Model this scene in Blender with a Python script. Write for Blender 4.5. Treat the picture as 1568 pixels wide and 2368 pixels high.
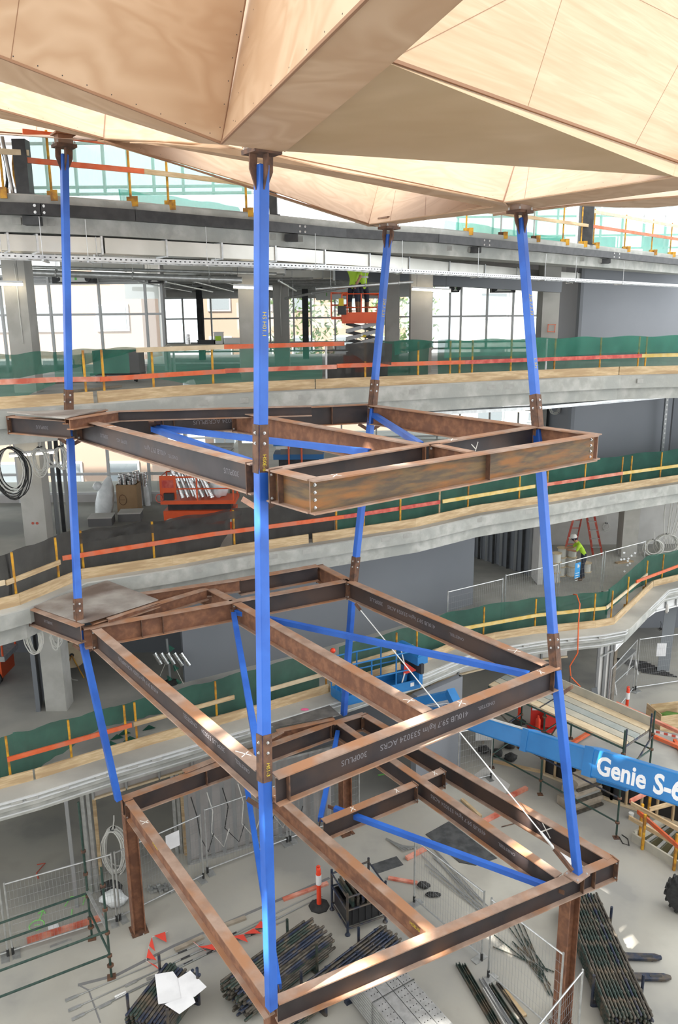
import bpy, bmesh, math, random
from mathutils import Vector, Matrix
random.seed(7)
for _o in list(bpy.data.objects): bpy.data.objects.remove(_o)
SC = bpy.context.scene
COL = SC.collection
# ------------------------------------------------------------------ camera
W, H, FPX = 1568.0, 2368.0, 1810.0
PITCH, ROLL = math.radians(13.8), math.radians(0.55)
CAMZ = 13.0
_F = Vector((0, math.cos(PITCH), -math.sin(PITCH)))
_U = Vector((0, math.sin(PITCH), math.cos(PITCH)))
_X = Vector((1, 0, 0))
XC = _X*math.cos(ROLL) - _U*math.sin(ROLL)
UC = _U*math.cos(ROLL) + _X*math.sin(ROLL)
CAM = Vector((0, 0, CAMZ))
cd = bpy.data.cameras.new('camera')
cd.sensor_fit = 'VERTICAL'; cd.sensor_height = 36.0; cd.sensor_width = 36.0*W/H
cd.lens = FPX*36.0/H; cd.clip_start = 0.05; cd.clip_end = 500
co = bpy.data.objects.new('camera', cd); COL.objects.link(co)
mw = Matrix((XC, UC, -_F)).transposed().to_4x4(); mw.translation = CAM
co.matrix_world = mw
SC.camera = co
# ------------------------------------------------------------------ sky, sun, exposure
wd = bpy.data.worlds.new('sky'); SC.world = wd; wd.use_nodes = True
_bg = wd.node_tree.nodes['Background']
_bg.inputs[0].default_value = (0.93, 0.97, 1.0, 1); _bg.inputs[1].default_value = 2.2
sd = bpy.data.lights.new('sun_offscreen', 'SUN'); sd.energy = 20.0; sd.angle = math.radians(0.6); sd.color = (1, .94, .84)
so = bpy.data.objects.new('sun_offscreen', sd); COL.objects.link(so)
SUN_DIR = Vector((0.50, 0.42, -0.76)).normalized()      # the way the light travels
so.rotation_euler = SUN_DIR.to_track_quat('-Z', 'Y').to_euler()
so.location = (-10, -8, 40)
SC.view_settings.view_transform = 'Standard'; SC.view_settings.look = 'None'
SC.view_settings.gamma = 1.0; SC.view_settings.use_curve_mapping = False
SC.view_settings.exposure = 0.45
# ------------------------------------------------------------------ from a photo point to a place in the hall
def ray(u, v):
    return _F + XC*((u-W/2)/FPX) - UC*((v-H/2)/FPX)
def P(u, v, z):                 # the point seen at (u,v) lying at height z
    d = ray(u, v); return CAM + d*((z-CAMZ)/d.z)
def D(u, v, y):                 # the point seen at (u,v) lying at depth y
    d = ray(u, v); return CAM + d*(y/d.y)
def V(*a): return Vector(a)
G, L1, L2, L3, L4 = 0.0, 3.8, 7.6, 11.4, 15.4
# ------------------------------------------------------------------ shapes: (verts, faces[, material index per face])
def box(c, s, rz=0.0, R=None):
    c = Vector(c); R = R or Matrix.Rotation(rz, 3, 'Z')
    vs = [c + R @ Vector((sx*s[0]/2, sy*s[1]/2, sz*s[2]/2)) for sx in (-1, 1) for sy in (-1, 1) for sz in (-1, 1)]
    return vs, [(0,1,3,2),(4,6,7,5),(0,4,5,1),(2,3,7,6),(0,2,6,4),(1,5,7,3)]
def frame(p0, p1, up=(0,0,1)):
    p0, p1 = Vector(p0), Vector(p1); x = (p1-p0).normalized(); up = Vector(up)
    if abs(x.dot(up)) > .99: up = Vector((0, 1, 0))
    y = up.cross(x).normalized(); z = x.cross(y)
    return x, y, z
def bar(p0, p1, w, h, up=(0,0,1), off=(0,0)):      # w across, h along up
    p0, p1 = Vector(p0), Vector(p1); x, y, z = frame(p0, p1, up)
    vs = []
    for p in (p0, p1):
        for a, b in ((-1,-1),(1,-1),(1,1),(-1,1)):
            vs.append(p + y*(a*w/2+off[0]) + z*(b*h/2+off[1]))
    return vs, [(3,2,1,0),(4,5,6,7),(0,1,5,4),(1,2,6,5),(2,3,7,6),(3,0,4,7)]
def ibeam(p0, p1, d=.406, b=.178, tf=.02, tw=.014, up=(0,0,1), top=True):
    """I section; p0,p1 on the top flange's centre line when top, else on the web's middle"""
    p0, p1 = Vector(p0), Vector(p1); x, y, z = frame(p0, p1, up)
    o = z*(-d/2 if top else 0)
    pr = [(-b/2,-d/2),(b/2,-d/2),(b/2,-d/2+tf),(tw/2,-d/2+tf),(tw/2,d/2-tf),(b/2,d/2-tf),(b/2,d/2),(-b/2,d/2),(-b/2,d/2-tf),(-tw/2,d/2-tf),(-tw/2,-d/2+tf),(-b/2,-d/2+tf)]
    vs = [p + o + y*a + z*c for p in (p0, p1) for a, c in pr]
    n = 12
    fs = [tuple(range(n-1, -1, -1)), tuple(range(n, 2*n))]
    mi = [0, 0]
    for i in range(n):
        j = (i+1) % n; fs.append((i, j, n+j, n+i)); mi.append(1 if i in (3, 9) else 0)
    return vs, fs, mi
def tube(pts, r, n=8, closed=False, caps=True):
    pts = [Vector(p) for p in pts]; m = len(pts); vs = []; fs = []
    prev = None
    for i, p in enumerate(pts):
        if closed: t = (pts[(i+1) % m]-pts[i-1]).normalized()
        else: t = (pts[min(i+1, m-1)]-pts[max(i-1, 0)]).normalized()
        if prev is None:
            a = Vector((0,0,1)) if abs(t.z) < .9 else Vector((1,0,0))
            e = t.cross(a).normalized()
        else:
            e = (prev - t*prev.dot(t)); e = e.normalized() if e.length > 1e-6 else t.orthogonal().normalized()
        prev = e; f = t.cross(e)
        rr = r[i] if isinstance(r, (list, tuple)) else r
        for k in range(n):
            an = 2*math.pi*k/n; vs.append(p + e*math.cos(an)*rr + f*math.sin(an)*rr)
    for i in range(m if closed else m-1):
        j = (i+1) % m
        for k in range(n):
            l = (k+1) % n; fs.append((i*n+k, i*n+l, j*n+l, j*n+k))
    if caps and not closed:
        fs.append(tuple(range(n-1, -1, -1))); fs.append(tuple((m-1)*n+k for k in range(n)))
    return vs, fs
def cyl(p0, p1, r, n=12, r2=None): return tube([p0, p1], [r, r if r2 is None else r2], n)
def prism(poly, vec):
    poly = [Vector(p) for p in poly]; vec = Vector(vec); n = len(poly)
    vs = poly + [p+vec for p in poly]
    fs = [tuple(range(n)), tuple(range(2*n-1, n-1, -1))]
    for i in range(n):
        j = (i+1) % n; fs.append((i, n+i, n+j, j))
    return vs, fs
def panel(poly, t):                # a flat board: thickness t away from the camera side
    poly = [Vector(p) for p in poly]
    n = Vector((0,0,0))
    for i in range(len(poly)):
        a, b = poly[i], poly[(i+1) % len(poly)]; n += a.cross(b)
    n.normalize()
    c = sum(poly, Vector())/len(poly)
    if n.dot(CAM-c) > 0: n = -n
    return prism(poly, n*t)
def lathe(prof, c, n=14, axis='Z'):
    c = Vector(c); vs = []; fs = []; m = len(prof)
    for r, h in prof:
        for k in range(n):
            a = 2*math.pi*k/n; q = Vector((r*math.cos(a), r*math.sin(a), h))
            if axis == 'X': q = Vector((q.z, q.x, q.y))
            if axis == 'Y': q = Vector((q.x, q.z, q.y))
            vs.append(c+q)
    for i in range(m-1):
        for k in range(n):
            l = (k+1) % n; fs.append((i*n+k, i*n+l, (i+1)*n+l, (i+1)*n+k))
    fs.append(tuple(range(n-1, -1, -1))); fs.append(tuple((m-1)*n+k for k in range(n)))
    return vs, fs
def sheet(grid, th=0.0):           # rows of points -> surface, with thickness when th
    r = len(grid); c = len(grid[0]); vs = [Vector(p) for row in grid for p in row]; fs = []
    for i in range(r-1):
        for j in range(c-1): fs.append((i*c+j, i*c+j+1, (i+1)*c+j+1, (i+1)*c+j))
    return vs, fs
def ball(c, r, n=10, sq=(1,1,1)):
    c = Vector(c); vs = []; fs = []; m = n//2+1
    for i in range(m):
        th = math.pi*(i+.02)/(m-1+.04)
        for k in range(n):
            a = 2*math.pi*k/n
            vs.append(c+Vector((r*sq[0]*math.sin(th)*math.cos(a), r*sq[1]*math.sin(th)*math.sin(a), r*sq[2]*math.cos(th))))
    for i in range(m-1):
        for k in range(n):
            l = (k+1) % n; fs.append((i*n+k, (i+1)*n+k, (i+1)*n+l, i*n+l))
    fs.append(tuple(range(n))); fs.append(tuple((m-1)*n+k for k in range(n-1, -1, -1)))
    return vs, fs
def xf(shape, M):
    return ([M @ Vector(v) for v in shape[0]],) + tuple(shape[1:])
# ------------------------------------------------------------------ objects
def mesh(name, shapes, mats, smooth=False):
    vs = []; fs = []; mi = []
    for s in shapes:
        o = len(vs); vs += s[0]; fs += [tuple(i+o for i in f) for f in s[1]]
        mi += list(s[2]) if len(s) > 2 else [0]*len(s[1])
    me = bpy.data.meshes.new(name); me.from_pydata([tuple(v) for v in vs], [], fs)
    for m in (mats if isinstance(mats, (list, tuple)) else [mats]): me.materials.append(MT[m])
    if any(mi): me.polygons.foreach_set('material_index', mi)
    bm = bmesh.new(); bm.from_mesh(me); bmesh.ops.recalc_face_normals(bm, faces=bm.faces); bm.to_mesh(me); bm.free()
    if smooth:
        me.polygons.foreach_set('use_smooth', [True]*len(me.polygons))
        if smooth != 'all': me.set_sharp_from_angle(angle=math.radians(40))
    me.update(); return me
def setp(o, label=None, cat=None, group=None, kind=None):
    if label: o['label'] = label
    if cat: o['category'] = cat
    if group: o['group'] = group
    if kind: o['kind'] = kind
    return o
def solo(name, mats, shapes, label=None, cat=None, group=None, kind=None, smooth=False):
    """a thing that is one mesh"""
    shapes = shapes if isinstance(shapes, list) else [shapes]
    o = bpy.data.objects.new(name, mesh(name, shapes, mats, smooth)); COL.objects.link(o)
    return setp(o, label, cat, group, kind or ('thing' if cat else None))
def thing(name, label, cat, loc, group=None, kind=None):
    o = bpy.data.objects.new(name, None); COL.objects.link(o); o.empty_display_size = .2
    o.location = Vector(loc); o['_o'] = 1; del o['_o']
    o.matrix_world = Matrix.Translation(Vector(loc))
    return setp(o, label, cat, group, kind or ('thing' if label else None))
def part(parent, name, mats, shapes, label=None, kind=None, smooth=False):
    shapes = shapes if isinstance(shapes, list) else [shapes]
    o = bpy.data.objects.new(name, mesh(name, shapes, mats, smooth)); COL.objects.link(o)
    return attach(o, parent, label, kind)
def attach(o, parent, label=None, kind=None):
    o.parent = parent
    if parent.type == 'EMPTY': o.matrix_parent_inverse = Matrix.Translation(-parent.location)
    return setp(o, label, None, None, kind)
def inst(parent, name, me, M):      # a piece that shares its mesh
    o = bpy.data.objects.new(name, me); COL.objects.link(o); o.parent = parent
    if parent.type == 'EMPTY': o.matrix_parent_inverse = Matrix.Translation(-parent.location)
    o.matrix_basis = M
    return o
def copy_tree(o, parent=None):
    c = o.copy(); COL.objects.link(c); c.parent = parent
    if parent is not None: c.matrix_parent_inverse = o.matrix_parent_inverse.copy()
    for ch in o.children: copy_tree(ch, c)
    return c
def dup(root, loc, rz=0.0, label=None, s=1.0):
    c = copy_tree(root); c.location = Vector(loc); c.rotation_euler = (0, 0, rz); c.scale = (s, s, s)
    if label: c['label'] = label
    return c
def text_shape(s, size, origin, xdir, updir, depth=.002, bold=0.0, shear=0.0):
    cu = bpy.data.curves.new('t', 'FONT'); cu.body = s; cu.size = size; cu.extrude = depth; cu.offset = bold; cu.shear = shear
    cu.align_x = 'CENTER'; cu.align_y = 'CENTER'; cu.resolution_u = 3
    ob = bpy.data.objects.new('t', cu); COL.objects.link(ob)
    dg = bpy.context.evaluated_depsgraph_get(); dg.update()
    me = bpy.data.meshes.new_from_object(ob.evaluated_get(dg))
    bpy.data.objects.remove(ob); 
    x = Vector(xdir).normalized(); u = Vector(updir); u = (u-x*u.dot(x)).normalized(); z = x.cross(u)
    vs = [Vector(origin)+x*v.co.x+u*v.co.y+z*v.co.z for v in me.vertices]
    fs = [tuple(p.vertices) for p in me.polygons]
    bpy.data.meshes.remove(me); bpy.data.curves.remove(cu)
    return vs, fs
# ------------------------------------------------------------------ materials
MT = {}
def mat(name, c, rough=.75, metal=0.0, c2=None, scale=3.0, detail=4.0, lo=.38, hi=.62, stretch=(1,1,1), bump=0.0, bscale=None, alpha=1.0, emit=None, dist=0.0, c3=None, s3=.7, spec=.5):
    m = bpy.data.materials.new(name); m.use_nodes = True; nt = m.node_tree; N = nt.nodes; Lk = nt.links
    b = N['Principled BSDF']; b.inputs['Roughness'].default_value = rough; b.inputs['Metallic'].default_value = metal
    b.inputs['Specular IOR Level'].default_value = spec
    b.inputs['Base Color'].default_value = (*c, 1)
    tc = N.new('ShaderNodeTexCoord'); mp = N.new('ShaderNodeMapping'); mp.inputs['Scale'].default_value = stretch
    Lk.new(tc.outputs['Object'], mp.inputs['Vector'])
    if c2 is not None:
        nz = N.new('ShaderNodeTexNoise'); nz.inputs['Scale'].default_value = scale; nz.inputs['Detail'].default_value = detail; nz.inputs['Distortion'].default_value = dist
        Lk.new(mp.outputs[0], nz.inputs['Vector'])
        rp = N.new('ShaderNodeValToRGB'); rp.color_ramp.elements[0].position = lo; rp.color_ramp.elements[1].position = hi
        rp.color_ramp.elements[0].color = (*c, 1); rp.color_ramp.elements[1].color = (*c2, 1)
        Lk.new(nz.outputs['Fac'], rp.inputs[0]); out = rp.outputs[0]
        if c3 is not None:
            n3 = N.new('ShaderNodeTexNoise'); n3.inputs['Scale'].default_value = s3; n3.inputs['Detail'].default_value = 6
            Lk.new(mp.outputs[0], n3.inputs['Vector'])
            r3 = N.new('ShaderNodeValToRGB'); r3.color_ramp.elements[0].position = .45; r3.color_ramp.elements[1].position = .62
            r3.color_ramp.elements[0].color = (0,0,0,1); r3.color_ramp.elements[1].color = (1,1,1,1)
            Lk.new(n3.outputs['Fac'], r3.inputs[0])
            mx = N.new('ShaderNodeMix'); mx.data_type = 'RGBA'
            Lk.new(r3.outputs[0], mx.inputs[0]); Lk.new(out, mx.inputs[6]); mx.inputs[7].default_value = (*c3, 1); out = mx.outputs[2]
        Lk.new(out, b.inputs['Base Color'])
    if bump:
        bn = N.new('ShaderNodeTexNoise'); bn.inputs['Scale'].default_value = bscale or scale*4; bn.inputs['Detail'].default_value = 5
        Lk.new(mp.outputs[0], bn.inputs['Vector'])
        bp = N.new('ShaderNodeBump'); bp.inputs['Strength'].default_value = bump; bp.inputs['Distance'].default_value = .02
        Lk.new(bn.outputs['Fac'], bp.inputs['Height']); Lk.new(bp.outputs[0], b.inputs['Normal'])
    if emit: b.inputs['Emission Color'].default_value = (*emit[0], 1); b.inputs['Emission Strength'].default_value = emit[1]
    if alpha < 1: b.inputs['Alpha'].default_value = alpha
    MT[name] = m; return m
mat('concrete', (.42,.41,.38), .85, c2=(.52,.51,.48), scale=2.2, detail=6, bump=.12, bscale=14, c3=(.36,.35,.33), s3=.55)
mat('concrete_edge', (.34,.345,.32), .85, c2=(.46,.46,.435), scale=3.5, detail=7, bump=.2, bscale=20, c3=(.33,.34,.32), s3=1.1)
mat('concrete_patch', (.33,.33,.31), .9, c2=(.38,.38,.36), scale=6)
mat('slab_floor', (.40,.39,.36), .8, c2=(.48,.47,.43), scale=.9, detail=8, bump=.06, bscale=10, c3=(.285,.285,.27), s3=.35)
mat('ground', (.36,.345,.305), .8, c2=(.445,.43,.38), scale=.8, detail=9, bump=.06, bscale=8, c3=(.27,.265,.248), s3=.4)
mat('grey_wall', (.195,.207,.232), .7, c2=(.21,.222,.247), scale=.4)
mat('dark_wall', (.16,.16,.165), .8, c2=(.19,.19,.19), scale=1.2)
mat('white_wall', (.55,.54,.52), .8, c2=(.62,.61,.59), scale=1.5)
mat('stud_lining', (.42,.40,.39), .8, c2=(.48,.46,.45), scale=2)
mat('black_steel', (.022,.023,.025), .5, c2=(.04,.04,.042), scale=5)
mat('blue_paint', (.022,.115,.50), .42, c2=(.030,.14,.56), scale=3, lo=.3, hi=.7, c3=(.018,.095,.43), s3=1.4, bump=.02, bscale=40)
mat('rust_flange', (.27,.18,.135), .72, .05, c2=(.38,.265,.205), scale=3.5, detail=8, stretch=(1,1,1), c3=(.34,.165,.085), s3=1.6, bump=.06, bscale=30)
mat('mill_web', (.024,.019,.021), .5, .1, c2=(.040,.031,.033), scale=2, detail=7, c3=(.062,.037,.029), s3=.9)
mat('rust_web', (.19,.085,.048), .8, .05, c2=(.26,.12,.065), scale=9, detail=9, c3=(.16,.072,.043), s3=5, bump=.1, bscale=40)
mat('ochre_web', (.085,.06,.04), .7, .1, c2=(.16,.10,.045), scale=5, detail=9, c3=(.25,.105,.03), s3=2.2, stretch=(.6,.6,3.5), bump=.08, bscale=35)
mat('rust_plate', (.085,.048,.035), .7, .2, c2=(.17,.085,.05), scale=9, detail=6)
mat('deck_plate', (.30,.275,.25), .7, .1, c2=(.40,.37,.34), scale=2, detail=6, c3=(.17,.13,.11), s3=.8)
mat('dark_deck', (.10,.095,.09), .7, c2=(.16,.15,.14), scale=4, detail=6)
mat('bolt_steel', (.55,.55,.55), .35, .8)
mat('galv', (.50,.51,.51), .38, .75, c2=(.62,.63,.63), scale=8)
mat('duct_steel', (.55,.54,.49), .36, .8, c2=(.64,.625,.575), scale=1.2, bump=.15, bscale=1.5)
mat('stud_steel', (.36,.37,.38), .45, .5)
mat('alu_frame', (.55,.555,.56), .5, .2)
mat('timber', (.50,.36,.20), .75, c2=(.62,.47,.29), scale=5, stretch=(1,1,8), detail=6, c3=(.42,.29,.16), s3=1.2)
mat('timber_pale', (.58,.46,.30), .75, c2=(.68,.56,.39), scale=4, detail=6)
mat('orange_paint', (.62,.105,.03), .6, c2=(.72,.15,.05), scale=5, c3=(.55,.16,.09), s3=2.5)
mat('faded_orange', (.62,.22,.14), .7, c2=(.70,.34,.26), scale=6, c3=(.48,.10,.06), s3=3)
mat('red_paint', (.45,.045,.035), .6, c2=(.60,.14,.10), scale=6, detail=7)
mat('yellow_post', (.66,.36,.02), .55, c2=(.58,.27,.02), scale=9, c3=(.30,.13,.02), s3=5)
mat('yellow_timber', (.62,.42,.10), .7, c2=(.68,.52,.22), scale=5)
mat('machine_orange', (.72,.10,.025), .45, c2=(.66,.085,.02), scale=3)
mat('machine_blue', (.018,.16,.42), .4, c2=(.022,.185,.47), scale=2)
mat('machine_blue_dark', (.02,.14,.36), .45)
mat('rubber', (.02,.02,.02), .8, c2=(.035,.035,.035), scale=12)
mat('black_plastic', (.025,.025,.027), .5)
mat('white_plastic', (.75,.75,.73), .5)
mat('white_paint', (.80,.80,.80), .5)
mat('cable_white', (.70,.69,.65), .6)
mat('cable_black', (.025,.025,.025), .5)
mat('cardboard', (.30,.19,.10), .85, c2=(.34,.22,.12), scale=3)
mat('poly_wrap', (.70,.73,.74), .25, c2=(.82,.84,.85), scale=6, bump=.5, bscale=9)
mat('foil', (.72,.72,.72), .22, .9, c2=(.60,.60,.60), scale=14, bump=.4, bscale=25)
mat('safety_red', (.80,.06,.02), .45)
mat('flag_red', (.72,.07,.045), .7)
mat('green_tube', (.025,.045,.038), .5, .3, c2=(.05,.07,.06), scale=9, c3=(.14,.11,.08), s3=4)
mat('blue_tube', (.02,.03,.06), .5, .3, c2=(.04,.05,.08), scale=9, c3=(.11,.09,.07), s3=4)
mat('brown_tube', (.06,.052,.042), .6, .3, c2=(.12,.105,.085), scale=9)
mat('scaf_green', (.025,.06,.05), .45, .3, c2=(.05,.085,.07), scale=9)
mat('hivis', (.45,.72,.04), .7, c2=(.50,.80,.06), scale=5)
mat('navy', (.02,.025,.045), .8)
mat('skin', (.48,.25,.16), .6)
mat('boot', (.20,.12,.07), .8)
mat('sign_blue', (.04,.28,.60), .5)
mat('sign_red', (.60,.04,.03), .5)
mat('paper', (.72,.72,.74), .8, c2=(.80,.80,.82), scale=3)
mat('mat_black', (.045,.047,.05), .9, c2=(.085,.088,.09), scale=4, detail=7, bump=.2, bscale=20)
mat('pine', (.50,.36,.20), .8, c2=(.58,.43,.26), scale=4)
mat('dirty_wood', (.26,.22,.17), .85, c2=(.36,.31,.25), scale=4, detail=7)
mat('plank', (.40,.38,.32), .8, c2=(.48,.45,.37), scale=3, detail=6)
mat('plank_steel', (.36,.40,.39), .55, .3, c2=(.43,.46,.45), scale=4)
mat('brick_far', (.24,.165,.125), .9, c2=(.29,.205,.16), scale=30)
mat('facade_white', (.55,.55,.54), .8)
mat('facade_grey', (.16,.175,.19), .5)
mat('leaf', (.10,.17,.05), .8, c2=(.20,.28,.09), scale=6)
mat('louvre', (.60,.61,.62), .5)
mat('tube_lamp', (1,1,1), .4, emit=((1,.86,.62), 9.0))
mat('lamp_cool', (1,1,1), .4, emit=((.72,.68,1.0), 3.5))
mat('chalk', (.78,.76,.72), .9)
mat('stencil', (.19,.18,.195), .8)
mat('yellow_mark', (.62,.47,.04), .8)
mat('spray_green', (.22,.62,.16), .9)
mat('spray_red', (.45,.10,.07), .9)
mat('pink', (.75,.12,.28), .7)
mat('magenta_pipe', (.45,.02,.12), .5)
mat('foliage', (.10,.22,.04), .8)
mat('water_dark', (.06,.055,.03), .15)
mat('cord_orange', (.75,.13,.03), .5)
mat('copper_rod', (.45,.46,.46), .4, .7)
mat('wheel_white', (.55,.53,.50), .6)
mat('plaster_dark', (.20,.20,.20), .85)
# netting: a woven sheet that lets part of the light through
def net_mat(name, c, dens, c2):
    m = mat(name, c, .9, c2=c2, scale=2.0, detail=5)
    nt = m.node_tree; N = nt.nodes; b = N['Principled BSDF']; o = N['Material Output']
    tr = N.new('ShaderNodeBsdfTransparent'); mx = N.new('ShaderNodeMixShader'); tl = N.new('ShaderNodeBsdfTranslucent')
    m2 = N.new('ShaderNodeMixShader'); m2.inputs[0].default_value = .35; tl.inputs[0].default_value = (*c2, 1)
    nt.links.new(b.outputs[0], m2.inputs[1]); nt.links.new(tl.outputs[0], m2.inputs[2])
    mx.inputs[0].default_value = dens
    nt.links.new(tr.outputs[0], mx.inputs[1]); nt.links.new(m2.outputs[0], mx.inputs[2]); nt.links.new(mx.outputs[0], o.inputs[0])
net_mat('net_green', (.018,.105,.075), .80, (.03,.15,.105))
net_mat('net_green_thin', (.04,.22,.16), .58, (.06,.28,.2))
net_mat('net_teal', (.04,.36,.28), .62, (.07,.45,.35))
net_mat('net_black', (.045,.044,.043), .86, (.075,.073,.07))
net_mat('wire_mesh', (.34,.35,.35), .5, (.4,.4,.4))
def glass_mat(name, tint, g):
    m = bpy.data.materials.new(name); m.use_nodes = True; nt = m.node_tree; N = nt.nodes
    N.remove(N['Principled BSDF']); tr = N.new('ShaderNodeBsdfTransparent'); gl = N.new('ShaderNodeBsdfGlossy'); mx = N.new('ShaderNodeMixShader')
    tr.inputs[0].default_value = (*tint, 1); gl.inputs['Roughness'].default_value = .03; mx.inputs[0].default_value = g
    nt.links.new(tr.outputs[0], mx.inputs[1]); nt.links.new(gl.outputs[0], mx.inputs[2]); nt.links.new(mx.outputs[0], N['Material Output'].inputs[0])
    MT[name] = m
glass_mat('glass', (.93,.96,.96), .07)
def ply_mat(name, c, c2, c3, axis_scale, strength, fine=1.0):
    m = bpy.data.materials.new(name); m.use_nodes = True; nt = m.node_tree; N = nt.nodes; Lk = nt.links
    b = N['Principled BSDF']; b.inputs['Roughness'].default_value = .6
    tc = N.new('ShaderNodeTexCoord'); mp = N.new('ShaderNodeMapping'); mp.inputs['Scale'].default_value = axis_scale
    Lk.new(tc.outputs['Object'], mp.inputs['Vector'])
    n1 = N.new('ShaderNodeTexNoise'); n1.inputs['Scale'].default_value = 1.5; n1.inputs['Detail'].default_value = 2.5; n1.inputs['Distortion'].default_value = .6
    Lk.new(mp.outputs[0], n1.inputs['Vector'])
    mu = N.new('ShaderNodeMath'); mu.operation = 'MULTIPLY'; mu.inputs[1].default_value = 11*fine; Lk.new(n1.outputs['Fac'], mu.inputs[0])
    sn = N.new('ShaderNodeMath'); sn.operation = 'PINGPONG'; sn.inputs[1].default_value = 1.0; Lk.new(mu.outputs[0], sn.inputs[0])
    r1 = N.new('ShaderNodeValToRGB'); e = r1.color_ramp.elements; e[0].color = (*c, 1); e[0].position = .1; e[1].color = (*c2, 1); e[1].position = .9
    Lk.new(sn.outputs[0], r1.inputs[0])
    n2 = N.new('ShaderNodeTexNoise'); n2.inputs['Scale'].default_value = 1.1; n2.inputs['Detail'].default_value = 5; Lk.new(mp.outputs[0], n2.inputs['Vector'])
    r2 = N.new('ShaderNodeValToRGB'); r2.color_ramp.elements[0].position = .4; r2.color_ramp.elements[1].position = .65; Lk.new(n2.outputs['Fac'], r2.inputs[0])
    m1 = N.new('ShaderNodeMix'); m1.data_type = 'RGBA'; m1.inputs[7].default_value = (*c3, 1)
    mm = N.new('ShaderNodeMath'); mm.operation = 'MULTIPLY'; mm.inputs[1].default_value = strength; Lk.new(r2.outputs[0], mm.inputs[0])
    Lk.new(mm.outputs[0], m1.inputs[0]); Lk.new(r1.outputs[0], m1.inputs[6]); Lk.new(m1.outputs[2], b.inputs['Base Color'])
    MT[name] = m
ply_mat('ply', (.52,.335,.205), (.61,.42,.275), (.48,.30,.175), (.55,.55,.95), .5, 1.1)
ply_mat('ply_strip', (.50,.36,.22), (.57,.415,.265), (.44,.30,.165), (.35,.35,6), .7, .6)
_m = mat('roof_diffuser', (.8,.8,.8), .6)  # translucent skin of the added roof, dims and spreads the daylight
_n = _m.node_tree.nodes; _t = _n.new('ShaderNodeBsdfTranslucent'); _t.inputs[0].default_value = (.30,.31,.32,1)
_m.node_tree.links.new(_t.outputs[0], _n['Material Output'].inputs[0])
mat('ply_edge', (.30,.16,.09), .8)
# ================================================================== the building
def edge3(px, z, ext0=4.0, ext1=8.0):
    pts = [P(u, v, z) for u, v in px]
    a = (pts[0]-pts[1]).normalized(); b = (pts[-1]-pts[-2]).normalized()
    return [pts[0]+a*ext0] + pts + [pts[-1]+b*ext1]
def offset(pl, d):                 # shift a plan polyline towards the camera side (to its right when walking +x)
    out = []
    for i, p in enumerate(pl):
        t = (pl[min(i+1, len(pl)-1)]-pl[max(i-1, 0)]); t.z = 0; t.normalize()
        out.append(p + Vector((t.y, -t.x, 0))*d)
    return out
PX3 = [(0,946),(217,932),(400,917),(584,906),(735,899),(940,890),(1140,880),(1431,867),(1568,864)]
PX2 = [(0,1411),(47,1399),(188,1340),(400,1308),(560,1279),(716,1256),(960,1219),(1100,1187),(1271,1161),(1420,1136),(1568,1114)]
PX1 = [(0,1825),(79,1804),(240,1754),(431,1699),(617,1645),(764,1601),(957,1541),(1051,1502),(1145,1480),(1235,1466),(1377,1452),(1420,1444),(1511,1357),(1568,1343)]
PX4 = [(0,446),(78,449),(300,465),(590,492),(784,512),(1000,526),(1240,552),(1400,570),(1568,590)]
E4, E3, E2, E1 = edge3(PX4, L4), edge3(PX3, L3), edge3(PX2, L2), edge3(PX1, L1)
def slab(pl, z, t, back=39.0, notch=26.8):
    nx = -8.4 if z > 10 else -4.7
    pl = [Vector((p.x, p.y, z)) for p in pl]
    poly = pl + [Vector((max(pl[-1].x, 24), back, z)), Vector((nx, back, z)), Vector((nx, notch, z)), Vector((min(pl[0].x, -18), notch, z)), Vector((min(pl[0].x, -18), pl[0].y, z))]
    return prism(poly, (0, 0, -t))
solo('floor', 'ground', box((4, 22, -.15), (64, 60, .3)), kind='structure')
def strip(pl, z, t, w):
    a, b = [Vector((q_.x, q_.y, z)) for q_ in pl], [Vector((q_.x, q_.y, z)) for q_ in offset(pl, -w)]; n = len(a); dn = Vector((0, 0, -t))
    vs = a+b+[q_+dn for q_ in a]+[q_+dn for q_ in b]; fs = [(0,n,3*n,2*n), (n-1,3*n-1,4*n-1,2*n-1)]
    for i in range(n-1): fs += [(i,i+1,n+i+1,n+i), (2*n+i,3*n+i,3*n+i+1,2*n+i+1), (i,2*n+i,2*n+i+1,i+1), (n+i,n+i+1,3*n+i+1,3*n+i)]
    return vs, fs
def level(E, z, lip, drop, f1, f2):
    o = thing('floor', None, None, (0, 26, z), kind='structure')
    part(o, 'floor_slab', ['slab_floor'], slab(offset(E, f1), z, lip))
    part(o, 'edge_beam', ['concrete_edge'], [slab(offset(E, f1+.004), z-.03, lip), strip(offset(E, f2), z-lip-.005, drop+.015, .7)])
    return o
S3o = level(E3, L3, .34, .34, .10, -.02)
S2o = level(E2, L2, .30, .36, .26, .10)
S1o = level(E1, L1, .20, .26, .50, .38)
S4o = level(E4, L4, .30, .38, .0, -.004)
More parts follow.
